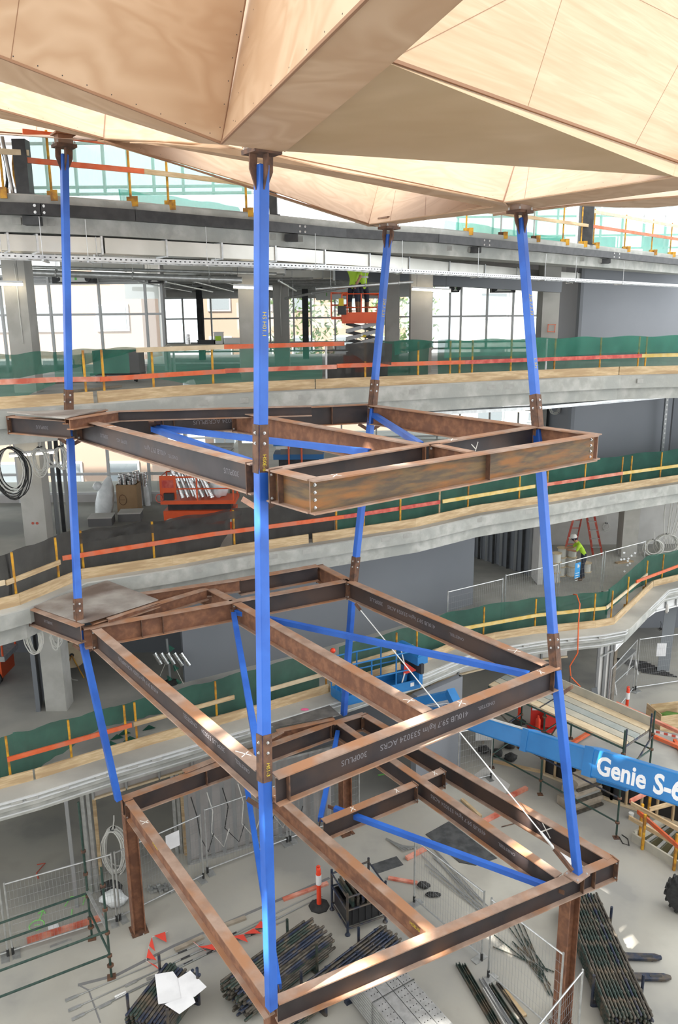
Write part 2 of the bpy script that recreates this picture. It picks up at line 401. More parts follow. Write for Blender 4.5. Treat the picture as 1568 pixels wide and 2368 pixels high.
# ---- unseen roof, added to diffuse daylight, with holes placed to cast sun spots
ZR = 24.0
SUN_HOLES = []
def sun_hole(u, v, z, sx, sy):  # opening worked back along the sun from the wanted bright spot
    p = P(u, v, z); t = (ZR-z)/SUN_DIR.z; c = p + SUN_DIR*t
    SUN_HOLES.append((c.x-sx/2, c.x+sx/2, c.y-sy/2, c.y+sy/2))
sun_hole(790,2250,3.65, 1.1,.5); sun_hole(965,2168,3.65,.3,.3); sun_hole(480,1670,7.45,.35,.35); sun_hole(530,1715,7.45,.22,.3); sun_hole(1440,2170,0,.3,.5); sun_hole(1390,2080,0,.3,.5)
sun_hole(600,440,14.2,.25,.25); sun_hole(1240,1545,7.45,.25,.2); sun_hole(835,1030,11.1,.2,.2); sun_hole(1410,2160,0,.6,.3)
def roof_cells():
    c = .12; x0, x1, y0, y1 = -34, 34, -26, 46; vs = []; fs = []
    nx = int((x1-x0)/c); ny = int((y1-y0)/c); rows = []
    for j in range(ny):
        i = 0; ya = y0+j*c; yc = ya+c/2
        op = [v for v in SUN_HOLES if v[2] <= yc <= v[3]]
        xs = sorted((max(x0, v[0]), min(x1, v[1])) for v in op); cur = x0; segs = []
        for a, b in xs:
            if a > cur: segs.append((cur, a))
            cur = max(cur, b)
        segs.append((cur, x1))
        for a, b in segs:
            o = len(vs); vs += [V(a,ya,ZR), V(b,ya,ZR), V(b,ya+c,ZR), V(a,ya+c,ZR)]; fs.append((o,o+1,o+2,o+3))
    return vs, fs
solo('ceiling', 'roof_diffuser', roof_cells(), kind='structure')  # added out of view to soften the sunlight
# ---- unseen wall added behind the camera to block frontal light, open band between
solo('wall_light_block', 'concrete', box((0, -6, 5.2), (68, .3, 10.4)), kind='structure')
solo('wall_light_block', 'concrete', box((0, -6, 20.0), (68, .3, 8.0)), kind='structure')
# ---- walls
def wall(name, a, b, z0, z1, t, m, side=1):
    a, b = Vector((a[0], a[1], 0)), Vector((b[0], b[1], 0)); d = (b-a).normalized(); n = Vector((-d.y, d.x, 0))*t*side
    poly = [a+V(0,0,z0), b+V(0,0,z0), b+V(0,0,z1), a+V(0,0,z1)]
    return solo(name, m, prism(poly, n), kind='structure')
def xy(p): return (p.x, p.y)
ceil1, ceil2, ceil3 = L1-.22, L2-.32, L3-.36
# level three, right hand grey wall with its return
a3 = D(1340, 720, 31.6); b3 = D(1580, 720, 36.0)
wall('wall_right', xy(a3), (b3.x+6, b3.y+2.2), L3, L4-.3, .15, 'grey_wall')
c3 = D(1292, 720, 34.5)
wall('wall_right', xy(c3), xy(a3), L3, L4-.3, .12, 'grey_wall')
# level two
a2 = P(1312, 1112, L2); b2 = P(1542, 1076, L2); c2 = D(1243, 1000, a2.y+3.0)
wall('wall_right', xy(a2), xy(b2), L2, L3-.34, .15, 'grey_wall')
wall('wall_right', xy(c2), xy(a2), L2, L3-.34, .12, 'grey_wall')
wall('wall_right', (b2.x+.4, b2.y+.8), (b2.x+9, b2.y+4), L2, L3-.34, .15, 'grey_wall')
# level one: long grey partition near the edge
g0, g1, g2, g3 = P(428,1578,L1), P(740,1500,L1), P(900,1455,L1), P(1093,1398,L1)
wall('wall_back', xy(g0), xy(g1), L1, ceil2, .12, 'grey_wall'); wall('wall_back', xy(g1), xy(g2), L1, ceil2, .12, 'grey_wall'); wall('wall_back', xy(g2), xy(g3), L1, ceil2, .12, 'grey_wall')
wall('wall_back', (-14, P(141,1573,L1).y+1.95), (g0.x, g0.y+1.9), L1, ceil2, .12, 'grey_wall')
# level one right: back wall, end pillar and room with open studs
k0, k1 = P(1250,1280,L1), P(1600,1290,L1)
wall('wall_back', (P(1100,1290,L1).x-3, k0.y+1.2), (k1.x+8, k0.y+1.2), L1, ceil2, .15, 'white_wall')
# ground floor back walls
wall('wall_back', (-16, 23.5), (-1.0, 23.5), G, ceil1, .2, 'grey_wall')
q0, q1 = P(439,1999,G), P(700,1915,G)
w0, w1 = P(965,1905,G), P(1058,1795,G)
wall('wall_back', (q1.x-1, 21.4), (w1.x-.2, 23.5), G, ceil1, .2, 'grey_wall')
wall('wall_back', (w1.x-.5, 31.5), (26, 31.5), G, ceil1, .2, 'grey_wall')
# dark partition on level one running back from the concrete column
pc = P(100,1650,L1)
wall('wall_left', (pc.x-.1, pc.y+.1), (pc.x-1.6, pc.y+6), L1, ceil2, .1, 'grey_wall')
# ---- concrete columns
def column(px_u0, px_u1, v, y, z0, z1, depth=None, m='concrete'):
    a, b = D(px_u0, v, y), D(px_u1, v, y); w = abs(b.x-a.x)
    return solo('column', m, box(((a.x+b.x)/2, y+(depth or w)/2, (z0+z1)/2), (w, depth or w, z1-z0)), kind='structure')
column(14, 66, 720, 18.6, L3, L4-.3, .5)
column(552, 610, 720, 22.0, L3, L4-.3, .6)
column(632, 667, 720, 28.5, L3, L4-.3, .5)
column(893, 924, 720, 26.0, L3, L4-.3, .8)
column(950, 1000, 720, 24.5, L3, L4-.3, .6)
column(1254, 1293, 720, 28.5, L3, L4-.3, .8)
yb = P(80,1262,L2).y
column(50, 103, 1180, yb, L2, L3-.34, .45)
column(552, 602, 1060, 24.0, L2, L3-.34, .6)
column(1238, 1262, 1000, 28, L2, L3-.34, .6)
yb1 = P(125,1645,L1).y
column(97, 146, 1560, yb1, L1, L2-.3, .5)
column(1440, 1476, 1240, k0.y-.6, L1, L2-.3, .6)
column(1246, 1258, 1290, P(1250,1352,L1).y, L1, L2-.3, 2.6, 'white_wall')
# ---- glazed walls: one window per bay group, frame bars and a pane in each opening
WN = [0]
def window(us, vs, y, fw=.07, skip=(), louvre_row=None, umid=None, vmid=None, solid_rows=(), zabs=None):
    WN[0] += 1
    vm = vmid or sum(vs)/len(vs); um = umid or sum(us)/len(us)
    xs = [D(u, vm, y).x for u in us]; zs = zabs or [D(um, v, y).z for v in vs]
    o = thing('window_%d' % WN[0], None, None, ((xs[0]+xs[-1])/2, y, min(zs)), kind='structure')
    fr = [box((x, y, (zs[0]+zs[-1])/2), (fw, .12, abs(zs[0]-zs[-1])+fw)) for x in xs] + [box(((xs[0]+xs[-1])/2, y+.005, z), (xs[-1]-xs[0], .11, fw)) for z in zs]
    part(o, 'window_frame', 'alu_frame', fr)
    for i in range(len(xs)-1):
        for j in range(len(zs)-1):
            if (i, j) in skip: continue
            c = ((xs[i]+xs[i+1])/2, y, (zs[j]+zs[j+1])/2); w = xs[i+1]-xs[i]-fw*.8; h = abs(zs[j]-zs[j+1])-fw*.8
            if j == louvre_row:
                n = 6
                part(o, 'louvre', 'louvre', [box((c[0], y, c[2]-h/2+h*(k+.5)/n), (w, .05, h/n*.55), R=Matrix.Rotation(.5, 3, 'X')) for k in range(n)])
            elif j in solid_rows: part(o, 'spandrel', 'stud_lining', box(c, (w, .05, h)))
            else: part(o, 'pane', 'glass', box(c, (w, .012, h)))
    return o
window([-150,-70,8,66,120,234,340,378], [637,655,727,845,862], 26.5, louvre_row=0, umid=230, solid_rows=(3,))
ret = D(380, 720, 26.5)
wall('wall_left', (ret.x+.02, 26.6), (ret.x*36.1/26.5-.1, 36.1), L3, L4-.3, .1, 'stud_lining')
window([372,425,490,560,625,680,720,775,845,905,960], [688,736,792,812], 36, umid=600)
solo('wall_back', 'facade_white', box((D(640,700,36.2).x, 36.3, (D(600,688,36).z+L4)/2), (13.5, .2, L4-D(600,688,36).z)), kind='structure')
window([998,1040,1066,1126,1186,1252], [637,660,731,790,805], 31, louvre_row=0, umid=1120)
solo('wall_back', 'stud_lining', box((D(1120,640,31).x, 31.1, (D(1120,637,31).z+L4)/2), (6.2, .2, L4-D(1120,637,31).z)), kind='structure')
for u, y in ((463,34),(706,34)):
    p = D(u, 720, y); solo('column', 'black_steel', ibeam((p.x, y, L3), (p.x, y, L4-.3), .25, .25, top=False), kind='structure')
# level two glazing
window([-150,-60,42,100,165,252,345,432], [985,1096,1140,1172], 23.6, umid=250, solid_rows=(2,))
window([432,520,610,700,790,870,940,1010,1062,1130,1196,1246], [950,1010,1045,1075], 36, umid=760, solid_rows=(2,))
# level four glazing, set back behind the green netting
window([-260,-140,-40,105,172,237,294,352,420,490,560,640,720,800], [215,330,432,448], 25, umid=300)
window([980,1060,1140,1190,1240,1290,1340,1390,1440,1490,1540,1600,1680], [440,500,545,575], 38, umid=1300)
# ---- things far outside: a brick building, a pale block, ground and trees
def far_building(x0, x1, y, z0, z1, m, cols, rows, label, seed):
    rnd = random.Random(seed)
    o = thing('building', label, 'building', ((x0+x1)/2, y, z0))
    part(o, 'facade', m, box(((x0+x1)/2, y+3, (z0+z1)/2), (x1-x0, 6, z1-z0)))
    for i in range(cols):
        for j in range(rows):
            x = x0+(x1-x0)*(i+.5)/cols; z = z0+(z1-z0)*(j+.5)/rows
            w = part(o, 'window', 'facade_white', box((x, y-.03, z), ((x1-x0)/cols*.55, .12, (z1-z0)/rows*.5)))
            part(w, 'pane', 'facade_grey', box((x, y-.1, z), ((x1-x0)/cols*.47, .04, (z1-z0)/rows*.42)))
    part(o, 'parapet', 'facade_white', box(((x0+x1)/2, y+2.9, z1+.15), (x1-x0+.3, 6.3, .3)))
    return o
far_building(-44, -14, 58, G, 19, 'brick_far', 7, 5, 'pale red brick building outside the windows behind the trolley', 1)
far_building(-12, 6, 70, G, 17, 'brick_far', 5, 4, 'brick building with a low roof outside the middle windows', 2)
far_building(10, 38, 62, G, 24, 'facade_white', 7, 6, 'white rendered building outside the windows beside the upper grey wall', 3)
def tree(x, y, h, label, seed):
    rnd = random.Random(seed); o = thing('tree', label, 'tree', (x, y, G), 'trees outside the glass')
    part(o, 'trunk', 'dirty_wood', tube([(x,y,G),(x+.1,y,h*.4),(x,y+.1,h*.8)], [.28,.2,.08], 8))
    sh = []
    for k in range(900):
        a = rnd.random()*6.28; r = 2.6*math.sqrt(rnd.random()); zz = h*.45+rnd.random()*h*.55
        p = V(x+r*math.cos(a), y+r*math.sin(a), zz); q = Vector((rnd.uniform(-1,1), rnd.uniform(-1,1), rnd.uniform(-1,1)))*.3
        q2 = Vector((rnd.uniform(-1,1), rnd.uniform(-1,1), rnd.uniform(-1,1)))*.3
        sh.append(([p, p+q, p+q2], [(0,1,2)]))
    part(o, 'foliage', 'leaf', sh, kind='stuff')
tree(-2.2, 48, 14.5, 'leafy tree outside the glass behind the orange scissor lift', 3)
tree(4.0, 52, 15.5, 'taller leafy tree outside the glass beside the concrete pillar', 5)
# ================================================================== the plywood ceiling
CE = thing('ceiling', None, None, (0, 9, 14.85), kind='structure')
class Plane:
    def __init__(s, a, b, c):
        s.o = a; s.n = (b-a).cross(c-a).normalized()
    def at(s, u, v):
        d = ray(u, v); return CAM + d*((s.o-CAM).dot(s.n)/d.dot(s.n))
def q(t): return P(*t)
def ply(px, pl, m='ply', t=.018):
    pts = [pl.at(u, v) for u, v in px]
    return part(CE, 'plywood_panel', m, panel(pts, t))
def soff(pts, m='ply'):
    return part(CE, 'soffit_panel', m, panel([P(*p) for p in pts], .018))
def batten(a, b, w=.024, m='ply_edge'):
    return part(CE, 'edge_strip', m, bar(a, b, w, w))
def joint(pl, a, b, w=.007):
    pa, pb = pl.at(*a), pl.at(*b); n = pl.n if pl.n.dot(CAM-pl.o) > 0 else -pl.n
    return part(CE, 'joint_strip', 'ply_edge', bar(pa, pb, w, .004, up=n))
Z0 = 14.85; Z5 = 15.12
A = (512,331,Z0); AR = (585,-50,16.3)
pl1 = Plane(P(0,131,15.3), P(*A), P(*AR)); pl2 = Plane(P(*A), P(842,0,Z0), P(*AR))
ply([(-420,-33),(0,131),(25,140),(79,-260),(-420,-260)], pl1); ply([(25,140),(512,331),(612,-260),(79,-260)], pl1)
joint(pl1, (25,139), (51,-50))
ply([(512,331),(1101,-260),(612,-260)], pl2)
batten(pl1.at(512,330), pl1.at(577,-56), .014)
batten(pl1.at(-420,-33), pl1.at(512,331)); batten(pl2.at(512,331), pl2.at(900,-56))
soff([(512,332,Z0),(1104,-260,Z0),(1353,-260,Z0),(905,143,Z0),(658,350,Z0),(640,352,Z0)])
pl4 = Plane(P(905,143,Z5), P(1568,378,Z5), P(658,350,14.89))
part(CE, 'soffit_panel', 'ply_strip', panel([P(905,143,Z5), P(1568,378,Z5), P(1740,438,Z5), P(1740,446,14.75), P(1560,408,14.75), P(658,350,14.89), pl4.at(645,325), pl4.at(780,99)], .018))
batten(P(905,143,Z0+.02), P(658,350,Z0+.02), .012)
for e0, e1 in (((905,143),(1353,-260)),((658,350),(905,143))):
    fa0, fa1 = P(*e0, Z0+.004), P(*e1, Z0+.004); part(CE, 'plywood_panel', 'ply', panel([fa0, fa1, fa1+V(0,0,1.1 if e0[0] > 700 else .3), fa0+V(0,0,1.1 if e0[0] > 700 else .05)], .018))
pl5 = Plane(P(905,138,Z5), P(1568,373,Z5), P(1300,-50,16.7))
ply([(905,138),(1220,249),(1301,-60),(1290,-60)], pl5, 'ply_strip') if False else None
ply([(905,138),(1180,-6),(1284,-60),(1270,-160),(1030,-160),(800,101)], pl5, 'ply_strip')
ply([(905,138),(1220,249),(1318,-60),(1284,-60),(1180,-6)], pl5, 'ply_strip')
ply([(1220,249),(1468,337),(1568,153),(1610,70),(1568,48),(1472,0),(1360,-60),(1318,-60)], pl5, 'ply_strip')
ply([(1468,337),(1720,426),(1720,120),(1610,70),(1568,153)], pl5, 'ply_strip')
ply([(1610,70),(1720,120),(1720,-60),(1360,-60),(1472,0),(1568,48)], pl5, 'ply_strip')
joint(pl5, (905,137), (1200,-16)); joint(pl5, (1220,249), (1318,-60)); joint(pl5, (1468,337), (1600,92)); joint(pl5, (1380,-50), (1690,105))
batten(pl5.at(905,139), pl5.at(1720,428), .03)
# left strip and the coffers behind it
part(CE, 'soffit_panel', 'ply', panel([pl1.at(-420,-33), pl1.at(0,131), P(512,331,Z0), P(530,336,Z0), P(459,331,14.95), P(0,189,15.3), P(-420,60,pl1.at(-420,-33).z)], .018))
pl7 = Plane(P(0,254,16.0), P(239,320,15.85), P(247,215,17.2)); pl8 = Plane(P(239,321,15.85), P(470,332,15.75), P(247,215,17.2))
ply([(-330,163),(0,254),(239,320),(249,180),(-330,10)], pl7); ply([(239,320.5),(470,332),(520,300),(249,180)], pl8)
batten(pl7.at(-330,163), pl7.at(239,320)); batten(pl7.at(239,320), pl7.at(246,230), .012)
part(CE, 'soffit_panel', 'ply', panel([pl7.at(-330,163), pl7.at(0,254), P(239,320,15.85), P(230,324,15.85), P(0,274,16.0), P(-330,186,pl7.at(-330,163).z)], .018))
pl10 = Plane(P(0,305,16.5), P(83,312,16.5), P(85,285,17.4)); pl11 = Plane(P(83,312.5,16.5), P(185,317,16.4), P(85,285,17.4))
ply([(-330,277),(0,305),(83,312),(86,262),(-330,170)], pl10); ply([(83,312),(200,318),(230,300),(86,262)], pl11)
batten(pl10.at(-330,277), pl10.at(83,312), .02); batten(pl10.at(83,312), pl10.at(85,290), .012)
soff([(-330,277,16.5),(83,312.5,16.5),(200,318,16.4),(239,320.5,15.85),(470,332,15.75),(600,347,15.6),(600,353,15.6),(355,333,15.8),(265,329,15.85),(160,322,16.3),(0,312,16.5),(-330,286,16.5)])
# second row of coffers, between the far hangers
Zb = 14.9
pl12 = Plane(P(240,327,15.8), P(852,518,Zb), P(876,420,16.2)); pl13 = Plane(P(852,518,Zb), P(1130,478,Zb), P(876,420,16.2))
ply([(240,327),(420,377),(610,434),(852,518),(884,395),(560,300),(300,300)], pl12)
ply([(852,518),(1140,477),(1200,455),(884,395)], pl13)
batten(pl12.at(240,327), pl12.at(852,518)); batten(pl12.at(852,517), pl12.at(875,430), .014)
joint(pl13, (902,510), (915,440)); joint(pl13, (983,498), (985,455))
soff([(225,327,15.8),(240,327,15.8),(852,518,Zb),(870,524,Zb),(852,524,Zb),(610,447,15.35),(420,385,15.6)])
soff([(300,331,15.75),(360,331,15.75),(600,352,15.5),(768,395,15.2),(1163,467,Z0),(1175,478,Z0),(1120,477,14.87),(768,409,15.2),(600,372,15.5),(360,335,15.75)])
pl14 = Plane(P(600,354,15.5), P(1163,466,Z0), P(1194,370,16.2)); pl15 = Plane(P(1163,467,Z0), P(1560,408,Z0), P(1194,370,16.2))
ply([(500,330),(600,354),(768,394),(1163,466),(1201,345),(640,280)], pl14)
ply([(1163,467),(1560,408),(1740,380),(1740,330),(1201,345)], pl15)
batten(pl14.at(560,342), pl14.at(1163,466)); batten(pl14.at(1163,466), pl14.at(1192,375), .014)
joint(pl15, (1213,459), (1225,378))
soff([(852,520,Zb),(1130,478,Zb),(1163,468,Z0),(1568,408,Z0),(1740,380,Z0),(1740,420,Z0),(1568,440,Z0),(1230,483,Z0),(1000,507,Zb),(870,525,Zb)])
pl16 = Plane(P(1230,485,15.0), P(1355,471,15.0), P(1355,440,16.0)); pl17 = Plane(P(1355,471,15.0), P(1740,440,15.0), P(1355,440,16.0))
ply([(1140,496),(1355,471),(1360,430),(1140,440)], pl16); ply([(1355,471),(1740,440),(1740,380),(1360,430)], pl17)
soff([(1140,496,15.0),(1355,471.5,15.0),(1740,441,15.0),(1740,462,15.0),(1500,481,15.0),(1426,480,15.0),(1340,476,15.0),(1140,500,15.0)])
# screw heads along the panel edges
scr = []
def screws(pl, a, b, n, off):
    for k in range(n):
        f = (k+.5)/n; u = a[0]+(b[0]-a[0])*f+off[0]; v = a[1]+(b[1]-a[1])*f+off[1]
        p = pl.at(u, v); nn = pl.n if pl.n.dot(CAM-p) > 0 else -pl.n
        scr.append(cyl(p-nn*.004, p+nn*.002, .006, 6))
screws(pl1, (0,131), (512,331), 9, (2,-12)); screws(pl1, (512,331), (570,10), 6, (-8,-10)); screws(pl2, (512,331), (842,0), 8, (12,-30)); screws(pl2, (512,331), (570,10), 5, (22,-20))
screws(pl12, (300,345), (852,518), 12, (2,-9)); screws(pl14, (700,380), (1163,466), 10, (0,-9)); screws(pl7, (0,254), (239,320), 6, (0,-8)); screws(pl15, (1163,467), (1500,415), 8, (0,-9)); screws(pl13, (852,518), (1100,482), 6, (0,-9))
part(CE, 'screw_heads', 'black_steel', scr, kind='stuff')
# ================================================================== the hanging steel: three floor frames and four hangers
ZT, ZM, ZB = 11.25, 7.45, 3.65
def beam(par, a, b, z, web='mill_web', d=.406, w=.178, dz=0.0, name='beam', label=None):
    dz -= .0016*(len(BE) % 9)
    p0, p1 = P(a[0], a[1], z+dz), P(b[0], b[1], z+dz)
    o = part(par, name, ['rust_flange', web], ibeam(p0, p1, d, w), label)
    o['_a'] = 0; del o['_a']
    BE[o.name] = (p0, p1, d, w)
    return o
BE = {}
def stiff(bo, f, side=0, t=.014):      # stiffener plates between the flanges at fraction f, with weld
    p0, p1, d, w = BE[bo.name]; x, y, z = frame(p0, p1); c = p0+(p1-p0)*f - z*d/2
    for s in ((1, -1) if side == 0 else (side,)):
        part(bo, 'stiffener_plate', 'rust_plate', bar(c+y*s*w*.27-x*t/2, c+y*s*w*.27+x*t/2, w*.44, d-.05))
BOLT = None
def bolts(par, pts, n, r=.014, h=.02):
    sh = []
    for p in pts:
        n = Vector(n).normalized(); inst(par, 'bolt', bolt_mesh(), Matrix.Translation(p) @ n.to_track_quat('Z', 'Y').to_matrix().to_4x4() @ Matrix.Diagonal((r/.014, r/.014, h/.02, 1)))
def bolt_mesh():
    global BOLT
    if BOLT is None: BOLT = mesh('bolt', [lathe([(.021,-.001),(.021,.004),(.014,.004),(.014,.018),(.008,.02)], (0,0,0), 6)], 'bolt_steel')
    return BOLT
def end_plate(bo, f, both=True, hw=.2, nb=2):   # bolted end plate
    p0, p1, d, w = BE[bo.name]; x, y, z = frame(p0, p1); c = p0+(p1-p0)*f - z*d/2
    s = 1 if f < .5 else -1
    pl = part(bo, 'end_plate', 'rust_plate', bar(c-x*.009, c+x*.009, hw, d+.02))
    pts = []
    for a in (-1, 1):
        for k in range(nb): pts.append(c+y*a*hw*.35+z*(d*.36*(1-2*k/max(nb-1, 1)))+x*s*.009)
    bolts(pl, pts, x*s)
    return pl
def web_bolts(bo, f, n=4, sd=1):
    p0, p1, d, w = BE[bo.name]; x, y, z = frame(p0, p1); c = p0+(p1-p0)*f - z*d/2
    bolts(bo, [c+y*sd*.008+z*(d*.33*(1-2*k/(n-1))) for k in range(n)], y*sd)
def lettering(bo, f, s, size, m='stencil', sd=-1, flip=False, dz=0.0):
    p0, p1, d, w = BE[bo.name]; x, y, z = frame(p0, p1); c = p0+(p1-p0)*f - z*(d/2+dz) + y*sd*(.0085)
    xd = x if sd < 0 else -x
    up = z
    if flip: xd, up = -xd, -up
    part(bo, 'stencil_lettering', m, text_shape(s, size, c, xd, up, .0008))
def chalk_cross(bo, f, s=.09):
    p0, p1, d, w = BE[bo.name]; x, y, z = frame(p0, p1); c = p0+(p1-p0)*f + z*.0015
    part(bo, 'chalk_mark', 'chalk', [bar(c-x*s-y*.06, c+x*s*.6+y*.05, .014, .002), bar(c-x*s*.2+y*.07, c+x*s*.3-y*.07, .014, .002)])
def brace(par, a, b, za, zb, s=.10, label='blue painted square brace'):
    p0, p1 = P(a[0], a[1], za), P(b[0], b[1], zb); x, y, z = frame(p0, p1)
    o = part(par, 'brace', 'blue_paint', bar(p0+x*.06, p1-x*.06, s, s), label)
    part(o, 'end_fin', 'rust_plate', [bar(p0-x*.1, p0+x*.14, .012, s*.8), bar(p1-x*.14, p1+x*.1, .012, s*.8)])
    return o
def rust_hang(par, pts, z, name, m='rust_plate'): return None
# ---- upper frame
FU = thing('steel_floor_frame', 'rusty steel floor frame of the top storey with stencilled webs and outer front beam', 'steel frame', P(700,1000,ZT))
u_nl = beam(FU, (186,968), (592,1071), ZT); end_plate(u_nl, .004); end_plate(u_nl, .985)
lettering(u_nl, .185, '300PLUS', .10, flip=True, dz=.0); lettering(u_nl, .31, '537993 ACS', .085, flip=True); lettering(u_nl, .52, '410UB 59.7 kg/m', .11, flip=True); lettering(u_nl, .62, 'ONESTEEL', .07, flip=True, dz=.02); lettering(u_nl, .90, '300PLUS', .11, flip=True); chalk_cross(u_nl, .25)
u_lb = beam(FU, (165,966), (852,934), ZT); lettering(u_lb, .40, 'PLUS', .12, flip=True); lettering(u_lb, .52, '59.7 kg/m 533024 ACRS', .12, flip=True); stiff(u_lb, .86, -1); stiff(u_lb, .28, -1); stiff(u_lb, .315, -1)
u_br = beam(FU, (856,936), (1240,986), ZT, 'rust_web'); end_plate(u_br, .01)
u_mid = beam(FU, (542,950), (985,1029), ZT, 'rust_web'); end_plate(u_mid, .012)
u_nr = beam(FU, (632,1084), (1232,986), ZT); stiff(u_nr, .02)
u_st = beam(FU, (1000,1026), (1090,1044), ZT, 'rust_web', w=.15); end_plate(u_st, .06)
u_nc = beam(FU, (628,1083), (724,1106), ZT, 'ochre_web'); end_plate(u_nc, .1); stiff(u_nc, .30, -1)
u_rc = beam(FU, (1237,985), (1384,1004), ZT, 'rust_web')
u_out = beam(FU, (716,1109), (1374,1005), ZT, 'ochre_web'); web_bolts(u_out, .012, 4, -1); web_bolts(u_out, .985, 4, -1); stiff(u_out, .545, -1, .004)
chalk_cross(u_nr, .62, .1); chalk_cross(u_out, .07)
p0, p1, dd, ww = BE[u_nr.name]; xx, yy, zz = frame(p0, p1)
cc = p0+(p1-p0)*.72-zz*.2-yy*.009
part(u_nr, 'paint_mark', 'chalk', [bar(cc-xx*.10+zz*.08, cc, .004, .016, up=zz), bar(cc+xx*.06+zz*.10, cc-xx*.02-zz*.09, .004, .016, up=xx)])
brace(FU, (352,991), (598,1076), ZT-.22, ZT-.22); brace(FU, (362,988), (862,1047), ZT-.22, ZT-.22); brace(FU, (858,955), (975,1030), ZT-.2, ZT-.3)
jo = P(356,986,ZT-.05)
part(FU, 'brace_bracket', 'rust_plate', [bar(P(350,975,ZT-.02), P(352,990,ZT-.24), .10, .012), bar(P(366,973,ZT-.02), P(364,987,ZT-.24), .10, .012)])
# walkway to the building
def deck(par, px, z, m, t=.02):
    return part(par, 'deck_plate', m, prism([P(u, v, z) for u, v in px], (0,0,-t)), 'weathered steel chequer deck plate')
deck(FU, [(16,952),(245,945),(160,963),(150,966)], ZT+.15, 'deck_plate')
u_w1 = beam(FU, (22,962), (160,972), ZT+.02, d=.33); lettering(u_w1, .55, '300PLUS', .09, flip=True); end_plate(u_w1, .02)
u_w2 = beam(FU, (160,968), (272,950), ZT+.12, 'rust_web', d=.2, w=.15); u_w3 = beam(FU, (272,950), (720,938), ZT+.12, 'mill_web', d=.2, w=.15); u_w4 = beam(FU, (150,966), (244,947), ZT+.10, 'rust_web', d=.12, w=.12)
# ---- middle frame
FM = thing('steel_floor_frame', 'steel floor frame of the middle storey with deck plate corner and chalk crosses', 'steel frame', P(700,1600,ZM))
m_nl = beam(FM, (220,1452), (604,1776), ZM); end_plate(m_nl, .012); lettering(m_nl, .22, '300PLUS', .1, flip=True); lettering(m_nl, .36, '410UB 59.7 kg/m 533024 ACRS', .10, flip=True); lettering(m_nl, .66, 'ONESTEEL', .1, flip=True); lettering(m_nl, .78, '300PLUS 533024', .1, flip=True); lettering(m_nl, .92, 'ONESTEEL', .08, flip=True)
chalk_cross(m_nl, .93, .14)
m_lb = beam(FM, (192,1452), (540,1390), ZM, 'rust_web'); stiff(m_lb, .36, -1); stiff(m_lb, .50, -1)
m_lb2 = beam(FM, (540,1390), (806,1341), ZM); end_plate(m_lb2, .97)
m_br = beam(FM, (806,1342), (1262,1535), ZM); end_plate(m_br, .012); lettering(m_br, .18, '300PLUS', .12, flip=True); lettering(m_br, .38, '410UB 59.7 kg/m 533024 ACRS', .11, flip=True); lettering(m_br, .62, 'ONESTEEL', .08, flip=True); chalk_cross(m_br, .88, .12)
m_mid = beam(FM, (545,1392), (990,1644), ZM, 'rust_web'); end_plate(m_mid, .01); chalk_cross(m_mid, .93)
m_nr = beam(FM, (636,1793), (1286,1540), ZM); stiff(m_nr, .03); stiff(m_nr, .975); lettering(m_nr, .23, '300PLUS', .12, flip=True); lettering(m_nr, .47, '410UB 59.7 kg/m 533024 ACRS', .13, flip=True); lettering(m_nr, .70, 'ONESTEEL', .08, flip=True); chalk_cross(m_nr, .60, .1); chalk_cross(m_nr, .93, .06)
part(FM, 'weld_plate', 'galv', [bar(P(640,1792,ZM-.02)+V(.04,-.05,-.0), P(640,1792,ZM-.40)+V(.04,-.05,0), .10, .02), bar(P(1274,1543,ZM-.02)+V(0,-.08,0), P(1274,1543,ZM-.4)+V(0,-.08,0), .09, .02)])
brace(FM, (540,1418), (602,1772), ZM-.2, ZM-.2); brace(FM, (540,1414), (1232,1562), ZM-.2, ZM-.2)
deck(FM, [(72,1400),(248,1342),(366,1386),(210,1436),(190,1440)], ZM+.13, 'deck_plate')
m_w1 = beam(FM, (72,1404), (186,1446), ZM+.10, d=.36); end_plate(m_w1, .02); lettering(m_w1, .35, '300PLUS', .08, flip=True)
m_w2 = beam(FM, (212,1440), (477,1360), ZM+.05, 'rust_web', d=.25, w=.15); m_w3 = beam(FM, (325,1372), (553,1339), ZM+.12, 'rust_web', d=.28, w=.15); m_w4 = beam(FM, (553,1339), (734,1307), ZM+.1, 'mill_web', d=.36)
m_w5 = beam(FM, (464,1350), (540,1388), ZM, 'rust_web'); m_w6 = beam(FM, (737,1306), (812,1344), ZM, 'rust_web'); end_plate(m_w6, .03); m_w7 = beam(FM, (250,1430), (366,1390), ZM+.1, 'rust_web', d=.12, w=.12)
# ---- lower frame on its posts
FL = thing('steel_floor_frame', 'lowest rusty steel floor frame standing on brown posts above the concrete ground', 'steel frame', P(700,2000,G))
l_nl = beam(FL, (296,1848), (622,2298), ZB, 'rust_web'); end_plate(l_nl, .012); chalk_cross(l_nl, .16, .1); lettering(l_nl, .25, 'HSB31', .1, 'yellow_mark')
l_lb = beam(FL, (282,1846), (775,1668), ZB); stiff(l_lb, .35, -1); stiff(l_lb, .97, -1)
l_b1 = beam(FL, (783,1670), (1292,2024), ZB); lettering(l_b1, .62, '410UB 59.7 kg/m 533024 ACRS', .12, flip=True); lettering(l_b1, .82, 'ONESTEEL', .09, flip=True)
l_b2 = beam(FL, (838,1650), (1412,1984), ZB); end_plate(l_b2, .012)
cc = BE[l_b2.name]; xx, yy, zz = frame(cc[0], cc[1]); c0 = cc[0]+(cc[1]-cc[0])*.80-zz*.2-yy*.009
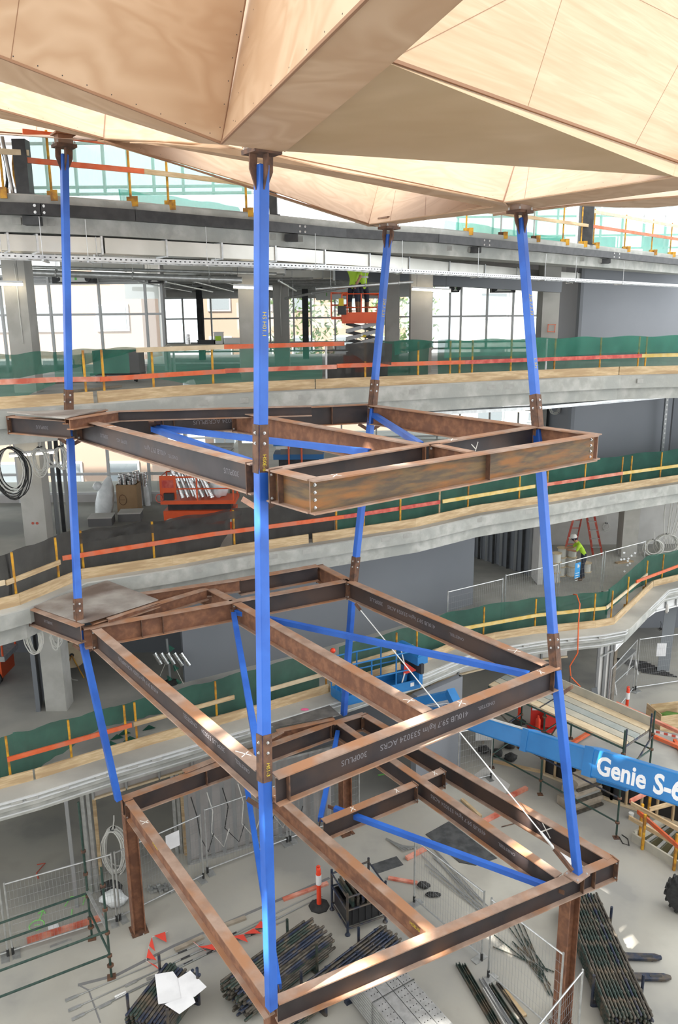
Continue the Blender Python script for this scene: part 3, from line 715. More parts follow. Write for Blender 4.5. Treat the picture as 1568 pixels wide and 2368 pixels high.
part(l_b2, 'paint_mark', 'chalk', [bar(c0-xx*.12-zz*.10, c0+xx*.12+zz*.12, .004, .022, up=zz), bar(c0-xx*.12+zz*.14, c0+xx*.10-zz*.12, .004, .022, up=zz)])
l_bk = beam(FL, (770,1672), (842,1650), ZB)
l_c1 = beam(FL, (748,1898), (962,1810), ZB); end_plate(l_c1, .985); chalk_cross(l_c1, .30, .08); chalk_cross(l_c1, .78, .05)
l_c2 = beam(FL, (975,1801), (1026,1779), ZB); chalk_cross(l_c2, .6, .06); end_plate(l_c2, .95)
l_mid = beam(FL, (545,1755), (1004,2156), ZB, 'rust_web'); chalk_cross(l_mid, .28, .1); lettering(l_mid, .93, 'HSB30', .09, 'yellow_mark')
l_nr = beam(FL, (640,2312), (1424,1983), ZB); stiff(l_nr, .875, -1); stiff(l_nr, .915, -1); end_plate(l_nr, .995)
brace(FL, (566,1790), (645,2290), ZB-.2, ZB-.2); brace(FL, (782,1690), (740,1900), ZB-.2, ZB-.2); brace(FL, (768,1868), (1292,2060), ZB-.2, ZB-.2)
deck(FL, [(618,1668),(752,1622),(786,1652),(635,1681)], ZB+.13, 'dark_deck')
l_w1 = beam(FL, (640,1690), (772,1660), ZB+.08, 'rust_web', d=.2, w=.15); l_w2 = beam(FL, (425,1783), (505,1752), ZB+.05, 'rust_web', d=.15, w=.15)
part(FL, 'walkway_edge_beam', ['rust_flange', 'rust_web'], ibeam(P(600,1718,ZB+.05), P(652,1690,ZB+.05), .3, .15))
def post(u, v, ztop, label=None, rz=.5):
    p = P(u, v, ztop); x = p.x; y = p.y
    o = part(FL, 'support_post', ['rust_web', 'rust_web'], ibeam((x,y,.02), (x,y,ztop-.005), .26, .25, .02, .016, up=(math.cos(rz), math.sin(rz), 0), top=False))
    part(o, 'base_plate', 'rust_plate', box((x,y,.012), (.36,.36,.024), rz)); bolts(o, [V(x+a*.14, y+b*.14, .024) for a in (-1,1) for b in (-1,1)], (0,0,1))
post(296,1850,ZB-.406); post(1322,2028,ZB-.406); post(797,1664,ZB-.406); post(634,2316,ZB-.406)
# ---- hangers
def hanger(key, stops, w, label, top_uv, ytop):
    """stops: [(u,v,z)] where the hanger meets each frame"""
    pts = [P(u, v, z) for u, v, z in stops]
    tp = D(top_uv[0], top_uv[1], ytop)
    o = thing('hanger_column', label, 'steel column', pts[-1])
    allp = [tp] + pts
    for i in range(len(allp)-1):
        a, b = allp[i], allp[i+1]; x = (b-a).normalized()
        e0 = a + x*(.16 if i == 0 else .0); e1 = b + x*(.0 if i == len(allp)-2 else .02)
        s = part(o, 'column_segment', 'blue_paint', bar(e0, e1, w, w, up=(-.62,.78,0)), 'bright blue painted square tube')
        bv = s.modifiers.new('edge', 'BEVEL'); bv.width = .012; bv.segments = 2
        if i < len(allp)-2:                    # splice plates at the storey joint
            xx, yy, zz = frame(e0, b, (-.62,.78,0))
            for sd in (1, -1):
                c = b - x*.22
                pl = part(o, 'splice_plate', 'rust_plate', bar(c-x*.30, c+x*.30, .012, .13, up=zz, off=(sd*(w/2+.006), 0)) if sd == 1 else bar(c-x*.30, c+x*.30, .13, .012, up=zz, off=(0, -(w/2+.006))))
                nn = yy if sd == 1 else -zz; tt = zz if sd == 1 else yy
                bolts(pl, [c+nn*(w/2+.012)+tt*k-x*(.2-.13*j) for k in (0,) for j in (0, 1)], nn)
        if i >= 1:                            # flat lugs with bolt holes just below the joint
            c = a + x*.55
            part(o, 'lug_plate', 'rust_plate', [bar(c, c+V(.26,.10,.13), .01, .07), bar(c, c+V(-.24,.06,.14), .01, .07)])
    # head: cap plate, block and gusset
    x, y, z = frame(tp, pts[0], (-.62,.78,0))
    h = part(o, 'head_plate', 'rust_plate', [box(tp+V(0,0,-.03), (.36,.30,.05), .65)])
    part(h, 'head_block', 'galv' if key == 'N' else 'rust_flange', [box(tp+V(0,0,.07), (.26,.22,.16), .65), box(tp+V(0,0,.16), (.36,.30,.03), .65)])
    bolts(h, [tp+Matrix.Rotation(.65,3,'Z') @ V(a*.15, b*.12, -.004) for a in (-1,1) for b in (-1,1)], (0,0,1), h=.05)
    g = tp+x*.06
    yz = [(0,.02),(.16,.02),(.16,.18),(.04,.44),(0,.44)]
    part(h, 'gusset', 'rust_plate', [prism([g+y*(s*(w/2-.01+a))+x*b for a, b in [(0,0),(.10,0),(.10,.16),(0,.40)]], z*.02) for s in (1,-1)] + [prism([g-z*(w/2-.01+a)+x*b for a, b in [(0,0),(.09,0),(.09,.16),(0,.40)]], y*.02)])
    return o, allp
hN, pN = hanger('N', [(603,1078,ZT),(612,1790,ZM),(628,2330,ZB)], .135, 'thickest blue square hanger column, with yellow marks on two splice plates', (605,346), P(603,1078,ZT).y+.05)
hL, pL = hanger('L', [(160,964,ZT),(183,1448,ZM),(274,1850,ZB)], .125, 'blue hanger column kinked below the deck plate corner, next to the netting', (148,334), P(160,964,ZT).y)
hR, pR = hanger('R', [(1243,984,ZT),(1284,1538,ZM),(1336,2020,ZB)], .13, 'blue hanger column leaning beside the lettered boom arm', (1203,486), P(1243,984,ZT).y+1.2)
hB, pB = hanger('B', [(862,936,ZT),(818,1340,ZM),(795,1652,ZB)], .125, 'blue hanger column leaning between the orange scissor lift and boom basket', (900,524), P(862,936,ZT).y+.4)
def col_text(o, allp, i, f, s, size, m, w, flip=False, dy=0):
    a, b = allp[i], allp[i+1]; x = (b-a).normalized(); xx, yy, zz = frame(a, b, (-.62,.78,0)); c = a+(b-a)*f
    best = max((yy, -yy, zz, -zz), key=lambda n: n.dot(CAM-c)-(1e3 if n.x < 0 else 0))
    t = x; up = best.cross(t)
    if flip: t, up = -t, -up
    part(o, 'paint_lettering', m, text_shape(s, size, c+best*(w/2+.001), t, up, .0006))
col_text(hN, pN, 0, .53, 'HS H01.1', .075, 'yellow_mark', .135); col_text(hN, pN, 0, .985, 'HS0E-8', .07, 'yellow_mark', .162); col_text(hN, pN, 1, .98, 'HS1-3', .07, 'yellow_mark', .162)
col_text(hB, pB, 0, .45, '328.7-2.31', .09, 'yellow_mark', .125); col_text(hR, pR, 0, .45, '328.7.2.33', .09, 'yellow_mark', .13); col_text(hR, pR, 0, .72, 'L 5H', .09, 'yellow_mark', .13)
# base plate where the right hanger lands on the lowest frame
bp = P(1334,2022,ZB+.012); o_ = part(hR, 'foot_plate', 'rust_flange', box(bp, (.34,.30,.024), .65)); bolts(o_, [bp+Matrix.Rotation(.65,3,'Z') @ V(a*.13, b*.11, .012) for a in (-1,1) for b in (-1,1)], (0,0,1))
# tension rod with turnbuckle between the middle and lowest frames
ra, rb = P(825,1400,ZM-.3), P(1322,2012,ZB+.2)
tr = thing('tension_rod', 'thin bright tie rod with turnbuckle running down to the lowest frame', 'rod', rb)
part(tr, 'rod', 'white_paint', cyl(ra, rb, .011, 8)); d_ = (rb-ra).normalized()
part(tr, 'turnbuckle', 'galv', cyl(rb-d_*.75, rb-d_*.45, .024, 8)); part(tr, 'fork_end', 'rust_plate', [bar(rb-d_*.42, rb+d_*.02, .05, .07), bar(ra-d_*.05, ra+d_*.14, .04, .05)])
# ================================================================== edge protection: posts, rails, toe boards, netting
class Rail:
    def __init__(s, px, z):
        s.px = px; s.z = z; s.pts = [P(u, v, z) for u, v in px]
    def at(s, u, h=0.0, back=0.0):
        px = s.px; i = 0
        while i < len(px)-2 and u > px[i+1][0]: i += 1
        f = (u-px[i][0])/(px[i+1][0]-px[i][0]); a, b = s.pts[i], s.pts[i+1]
        # plan point whose screen u matches: weight by depth
        wa, wb = (1-f)*b.y, f*a.y
        p = (a*wa+b*wb)/(wa+wb); t = (b-a); t.z = 0; t.normalize()
        p = p + Vector((-t.y, t.x, 0))*back
        return Vector((p.x, p.y, s.z+h))
def guard(label, z, toe, posts, rails, toes, loc_uv, ph=1.05):
    R = Rail(toe, z); g = thing('edge_guardrail', label, 'guardrail', P(loc_uv[0], loc_uv[1], z))
    me = None
    for pz in posts:
        u = pz[0]; m = pz[1] if len(pz) > 1 else 'yellow_post'; h = pz[2] if len(pz) > 2 else ph
        b = R.at(u, 0, .14)
        o = part(g, 'post', m, cyl(b, b+V(0,0,h), .026, 8))
        part(o, 'post_foot', m if m != 'alu_frame' else 'rust_plate', [box(b+V(0,0,.05), (.15,.12,.10))])
    for u0, u1, h0, h1, m in rails:
        part(g, 'rail_plank', m, bar(R.at(u0, h0, .09), R.at(u1, h1, .09), .038, .10))
    for u0, u1, m in toes:
        us = [u0]+[u for u, _ in toe if u0 < u < u1]+[u1]
        for a, b in zip(us[:-1], us[1:]):
            part(g, 'toe_board', m, bar(R.at(a, .115, .02), R.at(b, .115, .02), .042, .23))
    return g, R
def net(R, prof, m, label, name='netting', group=None, fold=.035, seed=0, back=.30, steps=5.0):
    rnd = random.Random(seed); ph = [rnd.uniform(0,6.28) for _ in range(6)]
    grid = []; rows = 9
    us = []; u = prof[0][0]
    while u < prof[-1][0]-1e-6: us.append(u); u += steps
    us.append(prof[-1][0])
    for u in us:
        i = 0
        while i < len(prof)-2 and u > prof[i+1][0]: i += 1
        f = (u-prof[i][0])/(prof[i+1][0]-prof[i][0]); zt = prof[i][1]*(1-f)+prof[i+1][1]*f; zb = prof[i][2]*(1-f)+prof[i+1][2]*f
        col = []
        for k in range(rows):
            g = k/(rows-1); h = zt+(zb-zt)*g
            d = fold*(math.sin(u*.045+ph[0]+3*g)+.6*math.sin(u*.11+ph[1]-2*g)+.5*math.sin(u*.23+ph[2]+5*g))*(.35+.65*g)
            h += .02*math.sin(u*.06+ph[3])*(1-g)
            col.append(R.at(u, h, back+d))
        grid.append(col)
    return solo(name, m, sheet(grid), label, 'netting', group, smooth='all')
def ext(px, l=-330, r=1900):
    (u0, v0), (u1, v1) = px[0], px[1]; (a0, b0), (a1, b1) = px[-2], px[-1]
    return [(l, v0+(v1-v0)/(u1-u0)*(l-u0))] + px + [(r, b1+(b1-b0)/(a1-a0)*(r-a1))]
g3, R3 = guard('edge guardrail with orange and faded rails in front of the window room', L3, ext(PX3),
  [(206,),(251,),(365,),(500,),(760,'alu_frame'),(850,),(973,),(1047,),(1069,),(1098,),(1187,),(1268,'alu_frame'),(1288,),(1393,),(1479,),(1496,)],
  [(-320,146,.50,.50,'faded_orange'),(140,252,.50,.46,'faded_orange'),(240,400,.46,.47,'orange_paint'),(395,528,.47,.49,'orange_paint'),(526,782,.50,.50,'faded_orange'),(783,1080,.52,.50,'orange_paint'),(1078,1484,.50,.52,'red_paint'),(1482,1890,.52,.55,'yellow_timber'),
   (328,527,1.02,1.03,'timber_pale'),(525,800,1.03,1.04,'orange_paint')],
  [(-320,217,'timber'),(228,728,'timber'),(731,1140,'timber'),(1140,1430,'timber'),(1432,1890,'timber')], (700,900))
net(R3, [(-320,1.02,.62),(60,1.02,.55),(205,1.06,.72),(260,1.08,.84),(342,1.06,1.0)], 'net_green', 'bunched green netting strip beside the kinked blue column on the window room edge', seed=1)
net(R3, [(-320,.46,.02),(20,.44,.06),(80,.44,.22),(143,.46,.40)], 'net_green_thin', 'loose corner of green netting hanging under the faded rail', seed=2)
net(R3, [(146,.95,.42),(215,.98,.46),(262,.95,.55),(330,.98,.52)], 'net_green_thin', 'thin green netting in front of the trolley', seed=9, back=.47)
net(R3, [(362,.98,.46),(400,.98,.34),(450,.98,.22),(520,.98,.16),(640,.99,.13),(756,1.0,.13)], 'net_green_thin', 'sagging green netting between the thick blue column and the trolley', seed=3)
net(R3, [(768,1.02,.03),(870,1.0,.03),(890,.8,.03),(908,.62,.03)], 'net_black', 'charcoal netting below the orange scissor lift', seed=4)
net(R3, [(800,1.06,.9),(840,1.06,.62),(880,1.04,.55),(905,1.02,.5)], 'net_black', 'folded charcoal netting end draped over the top rail', seed=14, back=-.02)
net(R3, [(884,1.08,.05),(960,1.08,.04),(1014,1.06,.04)], 'net_green', 'green netting panel between the leaning blue column and the white pillar', seed=5, back=.47)
net(R3, [(909,1.09,.74),(940,1.09,.79),(1000,1.08,.92)], 'net_green', 'doubled green netting swag on the guardrail by the white pillar', seed=15, back=-.03)
net(R3, [(1026,1.06,.05),(1200,1.06,.05),(1400,1.06,.05),(1890,1.06,.05)], 'net_green', 'long green netting in front of the upper grey wall', seed=6)
net(R3, [(1026,1.07,.62),(1120,1.07,.66),(1250,1.07,.55),(1400,1.07,.62),(1890,1.07,.6)], 'net_green_thin', 'folded top layer of green netting in front of the upper grey wall', seed=16, back=-.03, fold=.05)
g2, R2 = guard('level edge guardrail with charcoal netting, orange planks and timber toe boards below the top frame', L2, ext(PX2),
  [(52,),(150,),(198,),(362,),(549,),(619,),(784,),(848,),(932,),(1024,'timber'),(1090,),(1207,),(1271,),(1358,),(1443,),(1464,),(1533,)],
  [(-320,22,.50,.50,'timber_pale'),(25,152,.48,.52,'timber'),(158,500,.58,.56,'orange_paint'),(495,800,.56,.53,'orange_paint'),(800,835,.53,.53,'red_paint'),(830,1022,.53,.52,'red_paint'),(1028,1240,.52,.53,'yellow_timber'),(1255,1442,.53,.53,'faded_orange'),(1440,1890,.53,.53,'yellow_timber')],
  [(-320,47,'timber'),(47,186,'timber'),(189,714,'timber'),(724,1100,'timber'),(1095,1890,'timber')], (500,1290))
net(R2, [(-320,1.0,.02),(47,1.0,.02),(150,1.02,.03),(190,1.02,.03)], 'net_black', 'charcoal netting around the corner below the hanging cable coils', seed=21, fold=.05)
net(R2, [(190,1.0,.02),(360,1.02,.02),(500,1.03,.02),(515,1.03,.02),(548,1.03,.5)], 'net_black', 'charcoal netting stretched in front of the orange lift full of foil rolls', seed=22)
net(R2, [(190,1.03,.82),(300,1.04,.86),(420,1.05,.86),(560,1.06,.9)], 'net_black', 'rolled top hem of the charcoal netting with plaster specks', seed=27, fold=.05, back=-.05)
net(R2, [(552,1.04,.03),(700,1.03,.02),(786,1.03,.02)], 'net_black', 'charcoal netting piece under the outer front beam', seed=23)
net(R2, [(788,1.06,.04),(900,1.06,.03),(1020,1.06,.03),(1200,1.06,.03),(1400,1.06,.03),(1890,1.06,.03)], 'net_green', 'green netting in front of the middle grey wall', seed=24)
g1, R1 = guard('lowest edge guardrail with green netting, bending by the cable coils', L1, ext(PX1, -330, 1640),
  [(28,),(172,),(299,),(323,),(508,),(761,),(924,),(972,),(1124,),(1241,),(1379,),(1419,),(1459,),(1502,),(1537,)],
  [(25,312,.56,.56,'orange_paint'),(316,398,.56,.56,'timber'),(440,548,.56,.56,'timber'),(600,770,.5,.5,'timber_pale'),(820,960,.55,.55,'timber'),(1060,1240,.55,.55,'yellow_timber'),(1236,1402,.55,.55,'yellow_timber'),(1404,1500,.55,.6,'timber_pale'),(1474,1640,.7,.7,'orange_paint')],
  [(-320,78,'timber'),(83,330,'timber'),(330,760,'timber'),(764,1050,'timber'),(1050,1420,'timber'),(1420,1510,'timber'),(1511,1640,'timber')], (500,1680))
net(R1, [(-320,.98,.02),(28,.98,.02),(46,.98,.05)], 'net_green', 'green netting at the open room with the purple lamp', seed=31)
net(R1, [(46,1.0,.02),(100,1.0,.06),(150,1.0,.25),(200,1.0,.42),(260,1.0,.58),(330,1.0,.56),(400,1.0,.50),(450,1.0,.2),(520,1.02,.06),(700,1.04,.06),(752,1.04,.08)], 'net_green', 'torn green netting beside the cable drum room', seed=32)
net(R1, [(800,1.02,.05),(960,1.02,.05),(1100,1.02,.04),(1300,1.02,.03),(1420,1.02,.03)], 'net_green', 'green netting in front of the mesh fence and the worker', seed=33)
net(R1, [(1420,1.05,.2),(1460,1.05,.3),(1510,1.05,.1),(1640,1.05,.05)], 'net_green', 'green netting climbing around the bent corner by the cable coils', seed=34, steps=3)
g4, R4 = guard('top level guardrail with orange rails and teal netting under the plywood', L4, ext(PX4, r=1660),
  [(8,),(124,),(310,),(397,),(578,),(1087,),(1167,'alu_frame'),(1243,'alu_frame'),(1310,),(1352,),(1380,),(1452,),(1514,),(1557,)],
  [(-320,76,.75,.75,'timber_pale'),(66,345,.62,.62,'orange_paint'),(342,600,.62,.62,'timber'),(66,345,1.12,1.1,'orange_paint'),(1090,1366,.62,.62,'timber'),(1370,1650,.62,.62,'orange_paint'),(1370,1650,1.1,1.1,'timber_pale')],
  [], (300,470), ph=1.2)
net(R4, [(88,1.1,.02),(300,1.1,.02),(420,1.05,.02),(600,.9,.0)], 'net_teal', 'teal netting on the top level beside the black steel post', seed=41)
net(R4, [(300,.30,.01),(450,.26,.01),(585,.2,.01)], 'net_teal', 'bundled teal netting lying on the top slab edge', seed=44, fold=.08, back=.62)
net(R4, [(1072,1.1,.0),(1200,1.1,.0),(1348,1.1,.0)], 'net_teal', 'teal netting behind the head of the leaning blue hanger', seed=42)
net(R4, [(1384,1.1,.0),(1500,1.05,.0),(1650,1.05,.0)], 'net_teal', 'teal netting with a timber top rail beyond the black post', seed=43)
net(R4, [(1072,.36,-.02),(1200,.30,-.02),(1345,.25,.01)], 'net_teal', 'crumpled teal netting gathered along the slab behind the leaning hanger', seed=45, fold=.09, back=.66)
# base boxes that bolt the top level posts to the slab face
for u in (8,124,310,397,578,1087,1167,1243,1310,1352,1380,1452,1514,1557):
    b = R4.at(u, 0, -.03); part(g4, 'face_plate', 'yellow_post', box(b+V(0,0,-.0), (.13,.03,.2)))
# black posts and the long black beam bolted to the face of the top slab
for u0, u1, z1, lab in ((42,75,.99,'black steel post rising from the top slab beside the cables'),(638,652,.9,'short black steel post behind the thick blue column'),(1357,1372,1.35,'black steel post on the top slab between teal nets')):
    a, b = R4.at(u0, 0, .2), R4.at(u1, 0, .2); c = (a+b)/2
    t = thing('steel_post', lab, 'steel post', (c.x, c.y, L4)); part(t, 'shaft', 'black_steel', box((c.x, c.y, L4+z1/2), ((b-a).length, .25, z1))); part(t, 'base_plate', 'black_steel', box((c.x, c.y, L4+.01), ((b-a).length+.14, .36, .02)))
bb = thing('edge_beam', 'long black steel beam bolted along the face of the top slab', 'steel beam', R4.at(600, -.3, -.2))
cut = [-320, 84, 681, 1108, 1410, 1650]
for a, b in zip(cut[:-1], cut[1:]):
    us = [a]+[u for u, _ in PX4 if a+8 < u < b-8]+[b]
    part(bb, 'beam_length', 'black_steel', [bar(R4.at(x0, -.30, -.2), R4.at(x1, -.30, -.2), .16, .215) for x0, x1 in zip(us[:-1], us[1:])])
for u in (84, 681, 1108, 1410):
    c = R4.at(u, -.30, -.285); k = part(bb, 'bracket', 'black_steel', [box(R4.at(u-14, -.50, -.1), (.30,.24,.16))])
    bolts(k, [R4.at(u+dx, -.30+dz, -.283) for dx in (-6, 6) for dz in (-.06, .06)], (0,-1,0), r=.02, h=.012)
for u in (28,106,625,688,1036,1086,1345,1386):
    part(S4o, 'grout_patch', 'concrete_patch', box(R4.at(u, -.50, -.004), (.24,.02,.13)))
for R_, u_, h_, pa in [(R3, u, -.17, S3o) for u in (460,555,700,950,1130,1172,1480)]:
    part(pa, 'grout_patch', 'concrete_patch', box(R_.at(u_, h_, -.10), (.3,.03,.12), .35))
for u in (445,620,700,880,930,1090,1210,1340,1400,1500):
    part(S2o, 'cast_in_pocket', 'concrete_patch', box(R2.at(u, -.12, -.26), (.26,.03,.11), .42))
# the lowest edge carries two pressed steel channels
for off_, h_ in ((-.52,-.03),(-.52,-.12),(-.38,-.40)):
    for (u0, _), (u1, _) in zip(ext(PX1, -330, 1640)[:-1], ext(PX1, -330, 1640)[1:]):
        part(S1o, 'edge_channel', 'louvre', bar(R1.at(u0, h_, off_), R1.at(u1, h_, off_), .035, .03))
for u in (30,65,130,215,290,345,430,540,690,1080,1195,1300,1370):
    part(S1o, 'cast_in_pocket', 'concrete_patch', box(R1.at(u, -.075, -.53), (.22,.04,.05), .4))

pp = R4.at(14, 0, .25); t = thing('steel_pole', 'silver pipe pole on the top slab by the cable loops', 'pole', pp); part(t, 'pipe', 'galv', cyl(pp+V(.12,0,0), pp+V(.02,0,1.04), .04, 10), smooth=True); part(t, 'base', 'galv', box(pp+V(.12,0,.01), (.18,.18,.02)))
for k, (m, lab) in enumerate((('cable_black','black cable looped behind the silver pole on the top slab'),('yellow_post','orange yellow cable bundle behind the silver pole on the top slab'))):
    q_ = pp+V(-.22+.40*k,.3,.50); solo('cable_loop', m, tube([q_+V(.14*math.sin(a*.5), .02*a/6, .44*math.cos(a*.5)) for a in range(25)], .022, 5), lab, 'cable', smooth='all')
# ================================================================== services under the top slab and the other soffits
def run(px, z): return [P(u, v, z) for u, v in px]
DU = [(-70,538),(0,541),(68,544),(222,549),(367,557),(497,564),(622,571),(735,580),(840,588),(932,596),(1026,606),(1110,613),(1185,620),(1325,631),(1445,641),(1508,647)]
du = thing('sheet_metal_duct', 'long shiny sheet metal duct in flanged lengths under the top slab edge', 'duct', P(700,580,14.4))
dp = run(DU, 14.66)
for i in range(len(dp)-1):
    a, b = dp[i]+V(0,.25,-.15), dp[i+1]+V(0,.25,-.15); x = (b-a).normalized()
    part(du, 'duct_length', 'duct_steel', bar(a+x*.01, b-x*.01, .46, .30))
    fl = part(du, 'flange', 'galv', [bar(b-x*.02, b+x*.02, .52, .36)])
    if i % 2 == 0: part(du, 'hanger_rod', 'galv', [cyl(b+V(0,-.27,-.25), b+V(0,-.27,.16), .008, 6)]); part(du, 'hanger_strut', 'galv', bar(b+V(-.05,-.3,-.2), b+V(-.05,.4,-.2), .04, .04))
TR = [(-70,589),(0,591),(200,598),(400,605),(600,611),(800,619),(1000,629),(1140,637),(1350,648),(1600,662)]
tp_ = run(TR, 14.2)
ct = thing('cable_tray', 'galvanised cable ladder with perforated sides running below the duct', 'cable tray', P(700,615,14.2))
for i in range(len(tp_)-1):
    a, b = tp_[i], tp_[i+1]
    part(ct, 'side_rail', 'galv', bar(a, b, .02, .085)); part(ct, 'side_rail', 'galv', bar(a+V(-.1,.45,0), b+V(-.1,.45,0), .02, .085))
    n = max(2, int((b-a).length/.28))
    for k in range(n):
        c = a+(b-a)*((k+.5)/n); part(ct, 'rung', 'galv', bar(c+V(0,.0,-.02), c+V(-.1,.45,-.02), .05, .02))
sh = []
for i in range(len(tp_)-1):
    a, b = tp_[i], tp_[i+1]; n = int((b-a).length/.1); d = (b-a).normalized(); nn = V(d.y,-d.x,0)
    for k in range(n):
        c = a+(b-a)*((k+.5)/n)+nn*.011; sh.append(bar(c-d*.018, c+d*.018, .003, .022))
part(ct, 'slot_holes', 'black_steel', sh, kind='stuff')
hr = thing('hanger_rods', 'thin threaded rods holding the cable ladder below the duct', 'rods', P(700,560,14.7)) if False else None
for u in (100,205,480,730,930,1105,1260,1330,1440):
    c = Rail(TR, 14.2).at(u); part(ct, 'hanger_rod', 'galv', cyl(c+V(0,-.02,-.05), c+V(0,-.02,.72), .007, 6)); part(ct, 'trapeze_strut', 'galv', bar(c+V(0,-.05,-.06), c+V(-.1,.55,-.06), .04, .03))
# pipes, ducts and conduits deeper in the ceiling of the window room
ABOVE = []                # plan strips of ducts that a hanger rod must miss: (a, b, half width)
def free(c):
    for a, b, w in ABOVE:
        d = Vector((b.x-a.x, b.y-a.y)); q_ = Vector((c.x-a.x, c.y-a.y)); t = max(0, min(1, q_.dot(d)/d.dot(d)))
        if (q_-d*t).length < w: return False
    return True
for i in range(len(dp)-1): ABOVE.append((dp[i]+V(0,.25,0), dp[i+1]+V(0,.25,0), .36))
DUCTS = ((V(-5.2,24.6,14.53), V(-1.6,25.1,14.53), .6, .3), (V(-3.2,28,14.53), V(2.2,28.6,14.53), .5, .26), (V(-1.0,22.6,14.90), V(-.8,33,14.90), .5, .26), (V(-8,23.8,14.62), V(-5.7,24.2,14.62), .5, .24))
for a, b, w, h in DUCTS: ABOVE.append((a, b, w/2+.12))
def pipe(name, a, b, r, m, label, cat, n=10, group=None, hang=True):
    t = thing(name, label, cat, (Vector(a)+Vector(b))/2, group); a, b = Vector(a), Vector(b)
    part(t, 'pipe', m, cyl(a, b, r, n), smooth=True)
    x = (b-a).normalized()
    for f in (.15,.5,.85): 
        c = a+(b-a)*f; k = part(t, 'clip', 'galv', cyl(c-x*.02, c+x*.02, r*1.25, n))
        if hang and free(c): part(t, 'hanger_rod', 'galv', cyl(c, V(c.x, c.y, L4-.3), .006, 5))
    return t
pipe('pipe', D(55,630,21), D(560,648,21), .085, 'galv', 'fat silver pipe under the ceiling above the trolley windows', 'pipe')
pipe('pipe', D(-60,614,22), D(640,634,22), .045, 'galv', 'thinner silver pipe beside the fat one above the trolley windows', 'pipe')
pipe('pipe', D(800,664,23), D(660,690,28), .04, 'galv', 'short slanting conduit above the scissor lift', 'conduit')
pipe('pipe', D(730,668,22), D(955,652,23), .04, 'galv', 'conduit passing over the workers in the lift', 'conduit')
for k in range(16):
    rnd = random.Random(100+k)
    if k % 3 == 0: x_ = -6.0+.85*(k//3); a, b = V(x_, 24.6, 14.16), V(x_+.1, 33, 14.16)
    else: y = 25.2+.72*k-.24*(k//3); x0 = -6.5+rnd.random()*2.0; a, b = V(x0, y, 14.28), V(x0+4+rnd.random()*3, y+.1, 14.28)
    pipe('conduit', a, b, .02+.018*rnd.random(), 'galv', 'thin galvanised conduit under the window room ceiling', 'conduit', 8, 'conduits under the window room ceiling')
def rect_duct(a, b, w, h, label, m='duct_steel', name='air_duct'):
    a, b = Vector(a), Vector(b); t = thing(name, label, 'duct', (a+b)/2); x = (b-a).normalized(); n = max(2, int((b-a).length/1.3))
    for i in range(n):
        p0, p1 = a+(b-a)*(i/n), a+(b-a)*((i+1)/n); part(t, 'duct_length', m, bar(p0+x*.01, p1-x*.01, w, h)); part(t, 'flange', 'galv', bar(p1-x*.02, p1+x*.01, w+.06, h+.06))
    for f in (.2,.8):
        c = a+(b-a)*f; part(t, 'hanger_rod', 'galv', cyl(c, V(c.x,c.y,L4-.3), .007, 5))
rect_duct(*DUCTS[0], 'rectangular duct above the room beside the trolley window wall')
rect_duct(*DUCTS[1], 'rectangular duct above the rear windows')
rect_duct(*DUCTS[2], 'duct running back into the window room')
rect_duct(*DUCTS[3], 'short duct above the windows behind the trolley')
gb = thing('steel_beam', 'dark grey steel beam under the ceiling between lift and grey wall', 'steel beam', D(1000,645,25))
part(gb, 'beam', 'grey_wall', bar(D(774,634,27.1), D(1296,664,28.1), .25, .36)); part(gb, 'end_cleat', 'galv', bar(D(770,634,27.1), D(775,634,27.1), .3, .4))
# fluorescent battens
def batten_light(a, b, label, cool=False, zc=L4-.3):
    a, b = Vector(a), Vector(b); t = thing('batten_light', label, 'light', (a+b)/2)
    part(t, 'tube', 'lamp_cool' if cool else 'tube_lamp', cyl(a, b, .028, 8)); part(t, 'housing', 'white_paint', bar(a+V(0,0,.055), b+V(0,0,.055), .08, .05))
    for f in (.12,.88):
        c = a+(b-a)*f; part(t, 'suspension_wire', 'cable_black', cyl(c+V(0,0,.06), V(c.x, c.y, zc), .005, 4))
batten_light(D(-30,657,18.2), D(53,658,18.4), 'lit fluorescent batten on the concrete pillar with the hanging wire')
batten_light(D(540,664,21.5), D(630,668,21.7), 'lit fluorescent batten behind the thick blue column')
batten_light(D(953,669,24), D(1042,674,24.3), 'lit fluorescent batten in front of the white pillar', zc=14.33)
batten_light(D(22,1055,18.2), D(126,1046,18.4), 'lit fluorescent batten beside the hanging cable coils', zc=L3-.35)
batten_light(D(1182,950,29), D(1230,953,29), 'small lit batten at the windows beside the middle grey wall', zc=L3-.35)
batten_light(D(1345,1184,26.5), D(1535,1153,27.5), 'long lit batten under the soffit above the worker', zc=L2-.31)
batten_light(P(118,1850,2.95), P(152,1840,2.95), 'purple lit lamp in the dark ground floor room', True, zc=L1-.21)
batten_light(D(560,1022,23), D(600,1022,23.2), 'lit batten behind the top frame and the thick column', zc=L3-.35)
